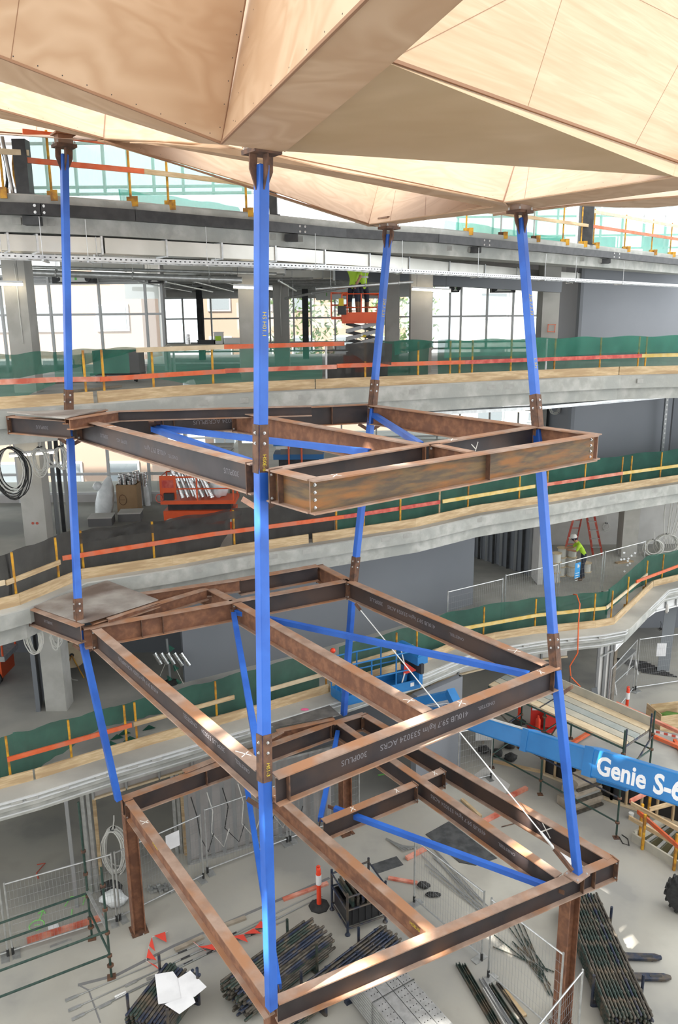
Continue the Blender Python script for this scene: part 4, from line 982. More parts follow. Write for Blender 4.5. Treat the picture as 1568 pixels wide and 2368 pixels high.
# ceiling cassettes with rounded fronts
def cassette(u, v, y, w, h, label, m='black_plastic', face='white_plastic'):
    c = D(u, v, y); t = thing('fan_coil_unit', label, 'air unit', c)
    part(t, 'casing', m, box(c+V(0,.2,0), (w,.4,h))); f = part(t, 'front_panel', face, box(c+V(0,-.01,0), (w*.72,.03,h*.7)))
    for s in (-1, 1): part(t, 'side_grille', m, cyl(c+V(s*w*.36,-.03,0), c+V(s*w*.36,.02,0), h*.34, 10))
    part(t, 'green_label', 'spray_green', box(c+V(w*.08,-.03,0), (w*.05,.01,h*.3)))
    for s in (-1, 1): part(t, 'hanger_rod', 'galv', cyl(c+V(s*w*.4,.2,h*.4), V(c.x+s*w*.4,c.y+.2,L4-.3), .006, 5))
cassette(168,645,25.6,1.3,.26,'black ceiling air unit above the window by the kinked blue column')
cassette(357,646,25.6,.4,.22,'small black ceiling air unit above the windows behind the trolley')
cassette(752,681,33,.75,.42,'white ceiling air unit nearer the dark steel column than the lift workers','white_plastic')
cassette(788,679,32,.75,.42,'white ceiling air unit behind the lift workers','white_plastic')
cassette(1053,667,30.4,.32,.26,'small black ceiling air unit above the windows by the white pillar')
cassette(1165,668,30.4,.9,.26,'wide black ceiling air unit above the windows by the end pillar')
# pale bulkhead tube above the rear windows
pipe('spiral_duct', D(385,679,34), D(920,682,35), .16, 'white_wall', 'long pale round duct above the rear windows', 'duct', 12)
# loose wires on the pillars
def wire(pts, r, m, label, cat='cable', name='cable', n=5): 
    return solo(name, m, tube(pts, r, n), label, cat, smooth='all')
wire([D(32,610,18.59), D(38,650,18.585), D(46,730,18.585), D(54,795,18.585)], .012, 'cable_white', 'white wire hanging down the pillar by the kinked blue column')
wire([D(650,660,28.48), D(648,700,28.48), D(651,780,28.48)], .02, 'cable_white', 'white wire hanging on the narrow pillar')
# level two: trays and wiring under its soffit
tl = run([(-70,1008),(0,1006),(90,1006),(150,1002)], 10.55)
t2 = thing('cable_tray', 'black cable tray above the black and white cable coil', 'cable tray', tl[1])
for a, b in zip(tl[:-1], tl[1:]):
    part(t2, 'side_rail', 'black_steel', bar(a, b, .03, .12)); part(t2, 'side_rail', 'galv', bar(a+V(0,.5,-.1), b+V(0,.5,-.1), .03, .1)); part(t2, 'tray_base', 'black_steel', bar(a+V(0,.25,-.07), b+V(0,.25,-.07), .5, .02))
for u in (20,110): c = Rail([(-70,1008),(150,1002)], 10.55).at(u); part(t2, 'hanger_rod', 'galv', cyl(c, c+V(0,0,.3), .01, 5))
tr2 = run([(560,975),(900,962),(1240,944),(1400,930),(1600,912)], 10.55)
t3 = thing('cable_tray', 'white edged cable tray under the soffit above the middle grey wall', 'cable tray', tr2[2])
for a, b in zip(tr2[:-1], tr2[1:]): 
    part(t3, 'side_rail', 'galv', bar(a, b, .02, .09)); part(t3, 'side_rail', 'galv', bar(a+V(0,.4,0), b+V(0,.4,0), .02, .09)); part(t3, 'tray_base', 'galv', bar(a+V(0,.2,-.03), b+V(0,.2,-.03), .4, .01))
for u in (700,1000,1300,1500): c = Rail([(560,975),(1600,912)], 10.55).at(u); part(t3, 'hanger_rod', 'galv', cyl(c, c+V(0,0,.3), .01, 5))
bp2 = run([(880,955),(1240,932),(1420,917),(1600,900)], 10.62)
for k in range(3): solo('pipe', 'black_plastic', tube([p+V(0,.62+.15*k,-.05) for p in bp2], .06, 8), 'black insulated pipe under the soffit above the middle grey wall', 'pipe', 'black insulated pipes', smooth='all')
fd = run([(1150,905),(1300,896),(1440,886),(1600,874)], 10.9)
fo = thing('foil_duct', 'foil wrapped duct under the slab above the middle grey wall', 'duct', fd[1])
for a, b in zip(fd[:-1], fd[1:]): part(fo, 'duct_length', 'foil', bar(a+V(0,.5,-.05), b+V(0,.5,-.05), .5, .30)); part(fo, 'band', 'black_steel', bar(b+V(-.03,.5,-.05), b+V(0.03,.5,-.05), .54, .32))
# coils of cable
def coil(c, rx, rz, n, m, label, r=.012, y_sp=.12, seed=0, name='cable_coil', group=None, tilt=0.0, sag=.2, zc=None):
    rnd = random.Random(seed); t = thing(name, label, 'cable coil', c, group); c = Vector(c)
    for k in range(n):
        a = rx*(1+rnd.uniform(-.25,.2)); b = rz*(1+rnd.uniform(-.15,.15)); oy = rnd.uniform(-y_sp,y_sp); pts = []
        for i in range(22):
            an = 2*math.pi*i/22; pts.append(c+V(a*math.sin(an)+rnd.uniform(-.01,.01), oy+tilt*math.cos(an), rz-b+(b*math.cos(an))*(1 if math.cos(an) > 0 else 1+sag)))
        part(t, 'cable_loop', m if not isinstance(m, (list, tuple)) else m[k % len(m)], tube(pts, r, 5, closed=True), smooth='all')
    part(t, 'tie', 'cable_black', tube([c+V(.05*math.cos(x), .09*math.sin(x), rz+.01) for x in [i*.7 for i in range(9)]], .012, 5))
    part(t, 'lead', m if not isinstance(m, (list, tuple)) else m[0], tube([c+V(0,0,rz), c+V(.03,.05,rz+.2), V(c.x+.02, c.y+.1, zc if zc else c.z+rz+.3)], r, 5))
    return t
coil(D(28,1085,17.0), .36, .48, 16, ['cable_white','cable_black','cable_white','cable_black'], 'biggest hanging cable coil, black and white, before the red dotted pillar', .013, seed=1, zc=10.47)
coil(D(94,1062,17.6), .16, .27, 9, 'cable_white', 'grey cable coil hanging before the lit concrete pillar', seed=2, zc=10.47)
coil(D(142,1055,17.8), .12, .22, 7, 'cable_white', 'cable coil hanging close against the kinked blue column', seed=3, zc=10.47)
coil(D(1284,945,27), .16, .14, 6, 'cable_white', 'white cable coil hanging near the corner of the middle grey wall', seed=4, zc=L3-.35)
coil(D(1402,945,28), .18, .17, 6, 'cable_white', 'round white cable coil hanging over the middle grey wall', seed=5, zc=L3-.35)
coil(D(1533,928,30), .14, .16, 6, 'cable_white', 'white cable coil at the end of the middle grey wall', seed=6, zc=L3-.35)
coil(D(80,1475,15.6), .16, .34, 8, 'cable_white', 'white cable coil hanging below the broken concrete edge', seed=7, zc=L2-.31)
coil(D(129,1468,16.5), .10, .22, 6, 'cable_white', 'loose white cable coil hanging beside the deck plate', seed=8, zc=L2-.31)
wire([D(560,950,26), D(558,975,26)], .01, 'cable_black', 'short black wire above the top frame') if False else None
# ================================================================== people
def person(label, loc, yaw, J, mats, cap='helmet', s=1.0, group=None):
    """J: joint name -> (x,y,z) local, facing +y.  One skinned, continuous body."""
    R = {'pelvis':.135,'waist':.125,'chest':.150,'neck0':.085,'neck':.058,'head0':.075,'head':.098,'crown':.075,
         'shL':.085,'elL':.050,'wrL':.034,'pmL':.040,'shR':.085,'elR':.050,'wrR':.034,'pmR':.040,
         'hiL':.105,'knL':.068,'anL':.046,'heL':.048,'toL':.036,'hiR':.105,'knR':.068,'anR':.046,'heR':.048,'toR':.036}
    edges = [('pelvis','waist','shirt'),('waist','chest','shirt'),('chest','neck0','shirt'),('neck0','neck','skin'),('neck','head0','skin'),('head0','head','skin'),('head','crown','skin')]
    for S in 'LR':
        edges += [('chest','sh'+S,'shirt'),('sh'+S,'el'+S,'sleeve'),('el'+S,'wr'+S,'arm'),('wr'+S,'pm'+S,'skin'),
                  ('pelvis','hi'+S,'legs'),('hi'+S,'kn'+S,'legs'),('kn'+S,'an'+S,'shin'),('an'+S,'he'+S,'boot'),('he'+S,'to'+S,'boot')]
    J = {k: Vector(v) for k, v in J.items()}
    for S in 'LR':                       # palm and five fingers beyond the wrist
        d = (J['wr'+S]-J['el'+S]).normalized(); J['pm'+S] = J['wr'+S]+d*.075
        side = d.cross(Vector((0,1,0))); side = side.normalized() if side.length > .2 else Vector((1,0,0))
        cu = d.cross(side)*.5
        for k, (o, ln) in enumerate(((-.030,.062),(-.011,.075),(.010,.070),(.029,.055))):
            a, b, c = 'f%d%s' % (k,S), 'g%d%s' % (k,S), None
            J[a] = J['pm'+S]+d*.03+side*o; J[b] = J[a]+(d+cu).normalized()*ln
            R[a] = .010; R[b] = .0075; edges += [('pm'+S, a, 'skin'), (a, b, 'skin')]
        a, b = 'f4'+S, 'g4'+S
        J[a] = J['wr'+S]+d*.04-side*.04; J[b] = J[a]+(d*.7-side*.5+cu).normalized()*.05; R[a] = .012; R[b] = .009
        edges += [('pm'+S, a, 'skin'), (a, b, 'skin')]
    names = list(J); idx = {n: i for i, n in enumerate(names)}
    me = bpy.data.meshes.new('p'); me.from_pydata([tuple(J[n]) for n in names], [(idx[a], idx[b]) for a, b, _ in edges], [])
    ob = bpy.data.objects.new('p', me); COL.objects.link(ob)
    sk = ob.modifiers.new('skin', 'SKIN'); sk.use_smooth_shade = True; sk.branch_smoothing = .4
    ly = me.skin_vertices[0].data if me.skin_vertices else None
    if ly is None:
        bm = bmesh.new(); bm.from_mesh(me); bm.verts.layers.skin.verify(); bm.to_mesh(me); bm.free(); ly = me.skin_vertices[0].data
    for n in names:
        ly[idx[n]].radius = (R[n], R[n]*(.8 if n in ('chest','waist','pelvis') else 1)); ly[idx[n]].use_root = (n == 'pelvis')
    sb = ob.modifiers.new('sub', 'SUBSURF'); sb.levels = 1; sb.render_levels = 1
    dg = bpy.context.evaluated_depsgraph_get(); dg.update()
    bme = bpy.data.meshes.new_from_object(ob.evaluated_get(dg)); bpy.data.objects.remove(ob)
    order = []; mi = []
    for m in mats.values():
        if m not in order: order.append(m)
    for f in bme.polygons:
        c = f.center; best = None
        for a, b, k in edges:
            pa, pb = J[a], J[b]; d = pb-pa; t = max(0, min(1, (c-pa).dot(d)/d.dot(d))); dist = (c-pa-d*t).length/(R[a]*(1-t)+R[b]*t)
            if best is None or dist < best[0]: best = (dist, k)
        mi.append(order.index(mats[best[1]]))
    bme.materials.clear()
    for m in order: bme.materials.append(MT[m])
    bme.polygons.foreach_set('material_index', mi); bme.polygons.foreach_set('use_smooth', [True]*len(mi))
    M = Matrix.Translation(Vector(loc)) @ Matrix.Rotation(yaw, 4, 'Z') @ Matrix.Scale(s, 4)
    bme.transform(M); bme.name = 'body'
    t = thing('person', label, 'person', loc, group)
    o = bpy.data.objects.new('body', bme); COL.objects.link(o); attach(o, t)
    h = J['head']; up = (J['crown']-J['head0']).normalized(); fw = Vector((0,1,0)); fw = (fw-up*fw.dot(up)).normalized(); rt = fw.cross(up)
    def L(sh): return xf(sh, M)
    part(t, 'nose', mats['skin'], L(ball(h+fw*.108-up*.005, .018, 6, (.7,1.1,1.3))), smooth='all')
    for sd in (1, -1):
        part(t, 'ear', mats['skin'], L(ball(h+rt*sd*.098-up*.005, .028, 6, (.4,.7,1.1))), smooth='all')
        part(t, 'eye', 'cable_black', L(ball(h+fw*.098+rt*sd*.035+up*.025, .010, 6)), smooth='all')
    part(t, 'mouth', 'red_paint', L(box(h+fw*.098-up*.05, (.045,.012,.01))))
    part(t, 'hair', 'navy', L(ball(h-fw*.015+up*.03, .112, 10, (1,1,.95))), smooth='all')
    top = h+up*.055
    prof = [(.128,0),(.128,.012),(.118,.03),(.105,.075),(.075,.11),(.02,.125)]
    rot = Matrix.Translation(top) @ up.to_track_quat('Z','Y').to_matrix().to_4x4()
    part(t, 'safety_helmet', 'white_plastic', L(xf(lathe(prof, (0,0,0), 14), rot)), smooth=True)
    part(t, 'helmet_brim', 'white_plastic', L(prism([top+fw*.11+rt*.10, top+fw*.175+rt*.05, top+fw*.175-rt*.05, top+fw*.11-rt*.10], up*.012)))
    return t, J, M, L
STAND = dict(pelvis=(0,0,.96), waist=(0,.0,1.10), chest=(0,.0,1.33), neck0=(0,-.01,1.46), neck=(0,.0,1.53), head0=(0,.02,1.58), head=(0,.03,1.66), crown=(0,.025,1.75),
  shL=(-.185,0,1.41), elL=(-.25,.10,1.16), wrL=(-.20,.30,1.05), shR=(.185,0,1.41), elR=(.25,.10,1.16), wrR=(.20,.30,1.05),
  hiL=(-.10,0,.90), knL=(-.12,.02,.50), anL=(-.12,-.02,.10), heL=(-.12,-.05,.05), toL=(-.13,.16,.04), hiR=(.10,0,.90), knR=(.12,.02,.50), anR=(.12,-.02,.10), heR=(.12,-.05,.05), toR=(.13,.16,.04))
# ================================================================== things standing on the upper levels
def rails_box(par, x0, x1, y0, y1, z0, h, r, m, name='guard_rail', mid=(.5,), n=3):
    c = [(x0,y0),(x1,y0),(x1,y1),(x0,y1)]
    part(par, name, m, tube([V(x,y,z0+h) for x, y in c], r, 6, closed=True))
    for f in mid: part(par, 'mid_rail', m, tube([V(x,y,z0+h*f) for x, y in c], r*.85, 6, closed=True))
    pts = set(c)
    for i in range(1, n): pts.add((x0+(x1-x0)*i/n, y0)); pts.add((x0+(x1-x0)*i/n, y1))
    for x, y in pts: part(par, 'rail_post', m, cyl(V(x,y,z0), V(x,y,z0+h), r, 6))
# ---- scissor lift with two workers
ys = 22.6
dz = D(830,741,ys).z; xa, xb, xm = D(766,720,ys).x, D(880,720,ys).x, D(791,720,ys).x
bx, by = (xm+xb)/2+.02, ys+.55
SL = thing('scissor_lift', 'orange scissor lift raised to the ceiling with two workers in it', 'lift', (bx, by, L3))
part(SL, 'chassis', 'machine_orange', [box((bx,by,L3+.38), (1.05,1.0,.42)), box((bx,by,L3+.22), (.8,1.05,.16))])
for sx in (-1,1):
    for sy in (-1,1):
        w = part(SL, 'wheel', 'rubber', lathe([(.05,-.06),(.19,-.06),(.2,-.03),(.2,.03),(.19,.06),(.05,.06)], (bx+sx*.40, by+sy*.52, L3+.20), 14, 'Y')); part(w, 'hub', 'wheel_white', lathe([(.09,-.065),(.09,.065)], (bx+sx*.40, by+sy*.52, L3+.20), 10, 'Y'))
zt0, zt1 = L3+.62, dz-.08; nst = 4; hs = (zt1-zt0)/nst
for k in range(nst):
    for sy in (-.32,.32):
        za, zb = zt0+k*hs, zt0+(k+1)*hs
        part(SL, 'scissor_arm', 'stud_steel', bar((bx-.44,by+sy,za), (bx+.44,by+sy,zb), .04, .10)); part(SL, 'scissor_arm', 'black_steel', bar((bx+.44,by+sy+.05,za), (bx-.44,by+sy+.05,zb), .04, .10))
    part(SL, 'pivot_pin', 'galv', [cyl((bx,by-.42,zt0+(k+.5)*hs), (bx,by+.42,zt0+(k+.5)*hs), .03, 8)])
part(SL, 'warning_label', 'yellow_mark', box((bx+.05,by-.4,zt0+2.4*hs), (.14,.01,.06)))
part(SL, 'platform_deck', 'machine_orange', box(((xm+xb)/2, ys+.55, dz-.03), (xb-xm, 1.15, .10)))
part(SL, 'extension_deck', 'machine_orange', box(((xa+xm)/2+.05, ys+.55, dz+.07), (xm-xa+.1, 1.0, .07)))
part(SL, 'kick_panel', 'machine_orange', [box(((xm+xb)/2-.02, ys-.03, dz+.10), ((xb-xm)*.98, .03, .24))])
rails_box(SL, xm, xb, ys, ys+1.1, dz, .72, .02, 'machine_orange', n=2); rails_box(SL, xa, xm+.15, ys+.06, ys+1.04, dz+.1, .66, .018, 'machine_orange', n=1)
part(SL, 'gate', 'machine_orange', tube([V(xm+.98,ys-.02,dz+.06), V(xm+.98,ys-.02,dz+.44), V(xb-.06,ys-.02,dz+.44), V(xb-.06,ys-.02,dz+.06)], .018, 6, closed=True))
cb = part(SL, 'control_box', 'black_plastic', box((xa+.3,ys-.04,dz+.28), (.24,.14,.24))); part(cb, 'sticker', 'yellow_mark', box((xa+.28,ys-.12,dz+.5), (.14,.02,.2)))
WM = dict(shirt='hivis', sleeve='hivis', arm='skin', skin='skin', legs='navy', shin='boot', boot='boot')
J1 = dict(STAND); J1.update(shR=(.19,0,1.44), elR=(.30,.12,1.62), wrR=(.20,.20,1.84), elL=(-.27,.06,1.20), wrL=(-.20,.16,1.00), head=(0,.01,1.67), crown=(0,-.03,1.76))
person('person in hi-vis shirt and shorts standing in the orange scissor lift, arm raised', (D(819,730,ys).x, ys+.44, dz+.02), 2.6, J1, WM, s=1.0)
J2 = dict(STAND); J2.update(shL=(-.19,0,1.44), elL=(-.28,.14,1.60), wrL=(-.18,.22,1.82), shR=(.19,0,1.44), elR=(.29,.10,1.60), wrR=(.20,.18,1.80))
WM2 = dict(WM); WM2['shirt'] = 'hivis'; WM2['legs'] = 'navy'
w2, J2_, M2_, L2_ = person('person in striped hi-vis vest working overhead in the orange scissor lift', (D(842,730,ys).x, ys+.86, dz+.02), 3.6, J2, WM2)
part(w2, 'reflective_band', 'white_plastic', L2_(lathe([(.152,0),(.158,.02),(.152,.05)], (0,0,1.16), 16)), smooth=True)
part(w2, 'reflective_band', 'white_plastic', L2_(lathe([(.168,0),(.172,.02),(.168,.05)], (0,0,1.30), 16)), smooth=True)
# ---- trolley with boxes behind the net
c = P(268,884,L3); tl_ = thing('trolley', 'flat trolley with caster wheels carrying a big crate on the window room floor', 'trolley', c)
part(tl_, 'platform', 'black_steel', box(c+V(0,.3,.22), (1.35,.7,.06)))
for sx in (-.55,-.40,.40,.55): 
    w = part(tl_, 'caster_wheel', 'rubber', lathe([(.03,-.02),(.07,-.02),(.07,.02),(.03,.02)], c+V(sx,.1 if abs(sx) > .5 else .5,.07), 10, 'X')); part(w, 'caster_fork', 'galv', box(c+V(sx,.1 if abs(sx) > .5 else .5,.15), (.05,.05,.09)))
solo('crate', 'dark_wall', box(c+V(.05,.3,.55), (1.25,.65,.60)), 'dark closed crate sitting on the caster trolley', 'crate')
c2_ = P(440,880,L3)+V(0,3.0,0); bn = thing('workbench', 'loaded workbench behind the sagging green net', 'bench', c2_)
part(bn, 'bench_top', 'plank', box(c2_+V(0,0,.88), (2.4,.8,.05)))
for sx in (-1.1,1.1):
    for sy in (-.33,.33): part(bn, 'leg', 'galv', box(c2_+V(sx,sy,.43), (.06,.06,.86)))
part(bn, 'stretcher', 'galv', box(c2_+V(0,.33,.3), (2.2,.04,.05)))
for k, (dx, w, h, m, lab) in enumerate(((.42,.26,.34,'white_plastic','white tub with a green label on the loaded workbench'),(.85,.5,.16,'white_plastic','low white tub on the loaded workbench'),(-.55,.16,.30,'foil','small foil roll standing on the loaded workbench'),(.05,.55,.10,'black_plastic','flat black tray on the loaded workbench'))):
    b = c2_+V(dx,-.1,.905); t = thing('tub' if k != 2 else 'foil_roll', lab, 'container', b)
    part(t, 'body', m, box(b+V(0,0,h/2), (w,.3,h)) if k != 2 else cyl(b, b+V(0,0,h), .08, 12)); part(t, 'lid', m, box(b+V(0,0,h+.012), (w+.03,.33,.024)) if k != 2 else cyl(b+V(0,0,h), b+V(0,0,h+.01), .05, 12))
    if k == 0: part(t, 'label_sticker', 'hivis', box(b+V(0,-.155,.17), (.18,.01,.14)))
solo('plank', 'dirty_wood', bar(P(95,886,L3+.03), P(196,880,L3+.03), .10, .05), 'dark plank lying behind the faded rail', 'plank')
solo('plank', 'dirty_wood', bar(P(160,905,L3+.03), P(279,893,L3+.03), .10, .05), 'brown plank lying on the floor under the trolley', 'plank')
def crumple(c, sx, sy, sz, seed, n=12):
    rnd = random.Random(seed); s = ball((0,0,0), 1, n); ph = [rnd.uniform(0,6) for _ in range(4)]
    vs = []
    for v in s[0]:
        k = 1+.18*math.sin(4*v.x+ph[0])*math.cos(5*v.y+ph[1])+.12*math.sin(7*v.z+ph[2]+3*v.x)+rnd.uniform(-.05,.05)
        vs.append(Vector(c)+V(v.x*sx*k, v.y*sy*k, max(-1, v.z*k)*sz+sz))
    return vs, s[1]
solo('plastic_bag', 'poly_wrap', crumple(P(401,907,L3), .18,.16,.05, 1), 'crumpled white plastic sheet on the window room floor', 'plastic sheet')
solo('plastic_bag', 'poly_wrap', crumple(P(440,905,L3), .15,.15,.13, 2), 'small peaked plastic bag on the window room floor', 'plastic bag')
# spray painted square on the end pillar
sp = D(1275,760,28.45)
solo('spray_mark', 'cord_orange', [bar(sp+V(-.13,0,.13), sp+V(.16,0,.14), .01,.02), bar(sp+V(-.12,0,-.10), sp+V(.14,0,-.11), .01,.02), bar(sp+V(-.12,0,-.13), sp+V(-.12,0,.16), .01,.02, up=(1,0,0)), bar(sp+V(.13,0,-.14), sp+V(.13,0,.15), .01,.02, up=(1,0,0))], 'orange spray painted square on the end pillar', 'paint mark')
# ---- level two, left room
st = thing('stud_partition', 'row of bare steel studs beside the lit concrete pillar', 'studs', P(130,1250,L2))
for k, u in enumerate((106,113,121,129,136,142,149,156)):
    b = P(u, 1248-3*k, L2)+V(0,.2*(k % 2),0); part(st, 'stud', 'stud_steel' if k % 3 else 'black_steel', bar(b, V(b.x,b.y,L3-.35), .05, .09, up=(1,0,0)))
a = P(104,1249,L2); part(st, 'nogging', 'galv', [bar(V(a.x+.06,a.y,L2+1.9), V(a.x+.5,a.y+.1,L2+1.9), .04, .06)]); part(st, 'brace_strap', 'galv', bar(V(a.x+.14,a.y-.10,L2+2.3), V(a.x+.45,a.y-.05,L2+1.95), .02,.05))
for du_ in (76,86): 
    b = D(du_,1210,yb-.005); solo('paint_dot', 'spray_red', cyl(b, b+V(0,-.006,0), .035, 10), 'red paint dot on the lit concrete pillar', 'paint mark', 'red dots on the pillar')
bg = P(243,1186,L2)
pb = thing('plastic_bag', 'tall white plastic bag of offcuts leaning on the carton of ducts', 'plastic bag', bg)
part(pb, 'bag', 'poly_wrap', tube([bg+V(-.05,0,0), bg+V(0,0,.25), bg+V(.05,.05,.55), bg+V(.1,.1,.8), bg+V(.17,.12,1.05)], [.24,.27,.25,.19,.05], 12), smooth=True); part(pb, 'knot', 'poly_wrap', crumple(bg+V(-.15,.0,.65), .14,.12,.14, 5), smooth='all')
cb_ = P(296,1187,L2)
ck = thing('carton', 'tall brown cardboard carton with a printed circle, full of duct fittings', 'box', cb_)
cxx, cyy = .29, .26
part(ck, 'side', 'cardboard', [bar(cb_+V(-cxx,0,.42), cb_+V(cxx,.02,.42), .012, .84), bar(cb_+V(-cxx,2*cyy,.42), cb_+V(cxx,2*cyy,.42), .012, .84), bar(cb_+V(-cxx,0,.42), cb_+V(-cxx,2*cyy,.42), .012, .84), bar(cb_+V(cxx,0,.42), cb_+V(cxx,2*cyy,.42), .012, .84), box(cb_+V(0,cyy,.02), (2*cxx,2*cyy,.02))])
ring = [cb_+V(-.12+.11*math.cos(i*.524), -.008, .40+.15*math.sin(i*.524)) for i in range(12)]; part(ck, 'printed_circle', 'rust_plate', tube(ring, .007, 4, closed=True)); part(ck, 'printed_bar', 'rust_plate', bar(cb_+V(-.19,-.008,.40), cb_+V(-.05,-.008,.40), .004, .012))
for k in range(11):
    b = cb_+V(-.205+.135*(k % 4), .12+.135*(k//4), .035); hh = 1.0+.1*math.sin(k*2.1)
    t = solo('duct_fitting', 'foil', [cyl(b, b+V(0,0,hh), .055, 10), cyl(b+V(0,0,hh-.03), b+V(0,0,hh), .064, 10)], 'short silver duct fitting standing in the brown carton', 'duct fitting', 'fittings in the brown carton', smooth=True)
fb = P(332,1163,L2)+V(0,-.35,0)
for k in range(5):
    b = fb+V(-.22+.11*k,.12*(k % 2),0); t = thing('flexible_duct', 'tall wrapped silver duct roll standing behind the brown carton', 'duct', b, 'duct rolls behind the carton'); part(t, 'roll', 'foil', cyl(b, b+V(-.05,0,.98+.05*(k % 3)), .075, 12), smooth=True); part(t, 'plastic_wrap', 'poly_wrap', cyl(b+V(0,0,.0), b+V(-.03,0,.6), .08, 12), smooth=True)
for (u, v, w, h, lab) in ((230,1217,.62,.22,'grey flat packed panel box in front of the plastic bag'),(298,1206,.60,.22,'grey flat packed panel box in front of the brown carton')):
    b = P(u, v, L2); t = thing('panel_box', lab, 'box', b); part(t, 'body', 'dark_wall', box(b+V(0,.25,h/2), (w,.55,h), .1)); part(t, 'lid', 'white_wall', box(b+V(0,.25,h+.012), (w+.03,.58,.024), .1))
# orange lift basket loaded with foil rolls
ob_ = P(455,1232,L2); x0, x1 = D(372,1200,ob_.y).x, D(545,1200,ob_.y).x
OL = thing('scissor_lift', 'lowered orange scissor lift loaded with foil rolls behind the charcoal net', 'lift', (ob_.x, ob_.y+.5, L2))
part(OL, 'chassis', 'machine_orange', box(((x0+x1)/2, ob_.y+.5, L2+.38), (x1-x0-.1, .75, .36)))
for sx in (x0+.25, x1-.12):
    for sy in (.08,.92):
        w = part(OL, 'wheel', 'wheel_white', lathe([(.05,-.06),(.18,-.06),(.19,0),(.18,.06),(.05,.06)], (sx, ob_.y+sy, L2+.19), 14, 'Y')); part(w, 'hub', 'machine_orange', lathe([(.10,-.07),(.10,.07)], (sx, ob_.y+sy, L2+.19), 10, 'Y'))
part(OL, 'scissor_pack', 'black_steel', box(((x0+x1)/2, ob_.y+.5, L2+.65), (x1-x0-.3, .5, .2)))
part(OL, 'platform_deck', 'machine_orange', box(((x0+x1)/2, ob_.y+.5, L2+.8), (x1-x0, .85, .1)))
rails_box(OL, x0+.02, x1-.05, ob_.y+.1, ob_.y+.9, L2+.85, .62, .022, 'machine_orange', n=2)
part(OL, 'end_panel', 'machine_orange', box((x0+.22, ob_.y+.08, L2+1.20), (.42,.03,.62))); part(OL, 'notice', 'red_paint', box((x0+.22, ob_.y+.06, L2+1.3), (.3,.01,.2)))
part(OL, 'control_box', 'black_plastic', box((x0+.25, ob_.y+.02, L2+.98), (.26,.14,.18))); part(OL, 'power_lead', 'red_paint', tube([V(x0-.02+.09*math.cos(i), ob_.y+.05+.02*i/6, L2+.92+.11*math.sin(i)) for i in [k*.5 for k in range(26)]], .012, 5), smooth='all')
for k in range(7):
    b = V(x0+.55+.13*k, ob_.y+.25+.1*(k % 3), L2+.885)
    solo('foil_roll', 'foil', [cyl(b, b+V(-.30,.12,.85-.03*k), .06, 12), cyl(b+V(.001,0,-.002), b+V(-.01,.004,.02), .066, 12)], 'long foil wrapped roll leaning in the orange lift basket', 'foil roll', 'foil rolls in the orange lift', smooth=True)
solo('plastic_bag', 'poly_wrap', crumple(V(x1-.45, ob_.y+.5, L2+.86), .26,.24,.26, 9), 'clear plastic bundle in the orange lift basket', 'plastic', smooth='all')
# white sheet stack and blue lift deeper in the room
ws = D(500,1050,24.5)
for k in range(8): 
    solo('panel_sheet', 'white_wall', box(V(ws.x+.02*math.sin(k*3), 24.8, L2+.95+k*.085), (.98,.5,.075), .03*math.sin(k)), 'white panel packed in the stack behind the top frame', 'panel', 'stack of white panels')
pt_ = thing('pallet_stand', 'timber trestle under the stack of white panels', 'trestle', (ws.x,24.8,L2)); part(pt_, 'top', 'dirty_wood', box((ws.x,24.8,L2+.87), (1.0,.5,.07)))
for sx in (-.4,.4): part(pt_, 'leg', 'dirty_wood', box((ws.x+sx,24.8,L2+.42), (.08,.45,.84)))
bm_ = D(690,1045,23.0); BL = thing('scissor_lift', 'blue scissor lift with orange railing glimpsed through the top frame', 'lift', (bm_.x,23.4,L2))
part(BL, 'chassis', 'machine_blue_dark', box((bm_.x,23.4,L2+.45), (1.5,.8,.5))); part(BL, 'deck', 'machine_blue_dark', box((bm_.x,23.4,L2+1.45), (1.5,.8,.16))); part(BL, 'side_panel', 'dark_wall', box((bm_.x+.1,22.98,L2+1.70), (1.25,.04,.34))); part(BL, 'scissor_pack', 'black_steel', box((bm_.x,23.4,L2+1.03), (1.2,.6,.7)))
part(BL, 'label_strip', 'white_plastic', box((bm_.x-.45,22.94,L2+1.78), (.42,.02,.16))); part(BL, 'hoop_rail', 'machine_orange', tube([V(bm_.x-.28,22.9,L2+1.2), V(bm_.x-.28,22.9,L2+1.98), V(bm_.x-.1,22.9,L2+2.1), V(bm_.x+.1,22.9,L2+2.05), V(bm_.x+.1,22.9,L2+1.2)], .03, 6)); part(BL, 'head_box', 'machine_blue', box((bm_.x-.55,23.0,L2+1.95), (.35,.3,.3)))
for sx in (-.5,.5): part(BL, 'wheel', 'rubber', lathe([(.05,-.06),(.2,-.06),(.2,.06),(.05,.06)], (bm_.x+sx,23.0,L2+.2), 12, 'Y'))
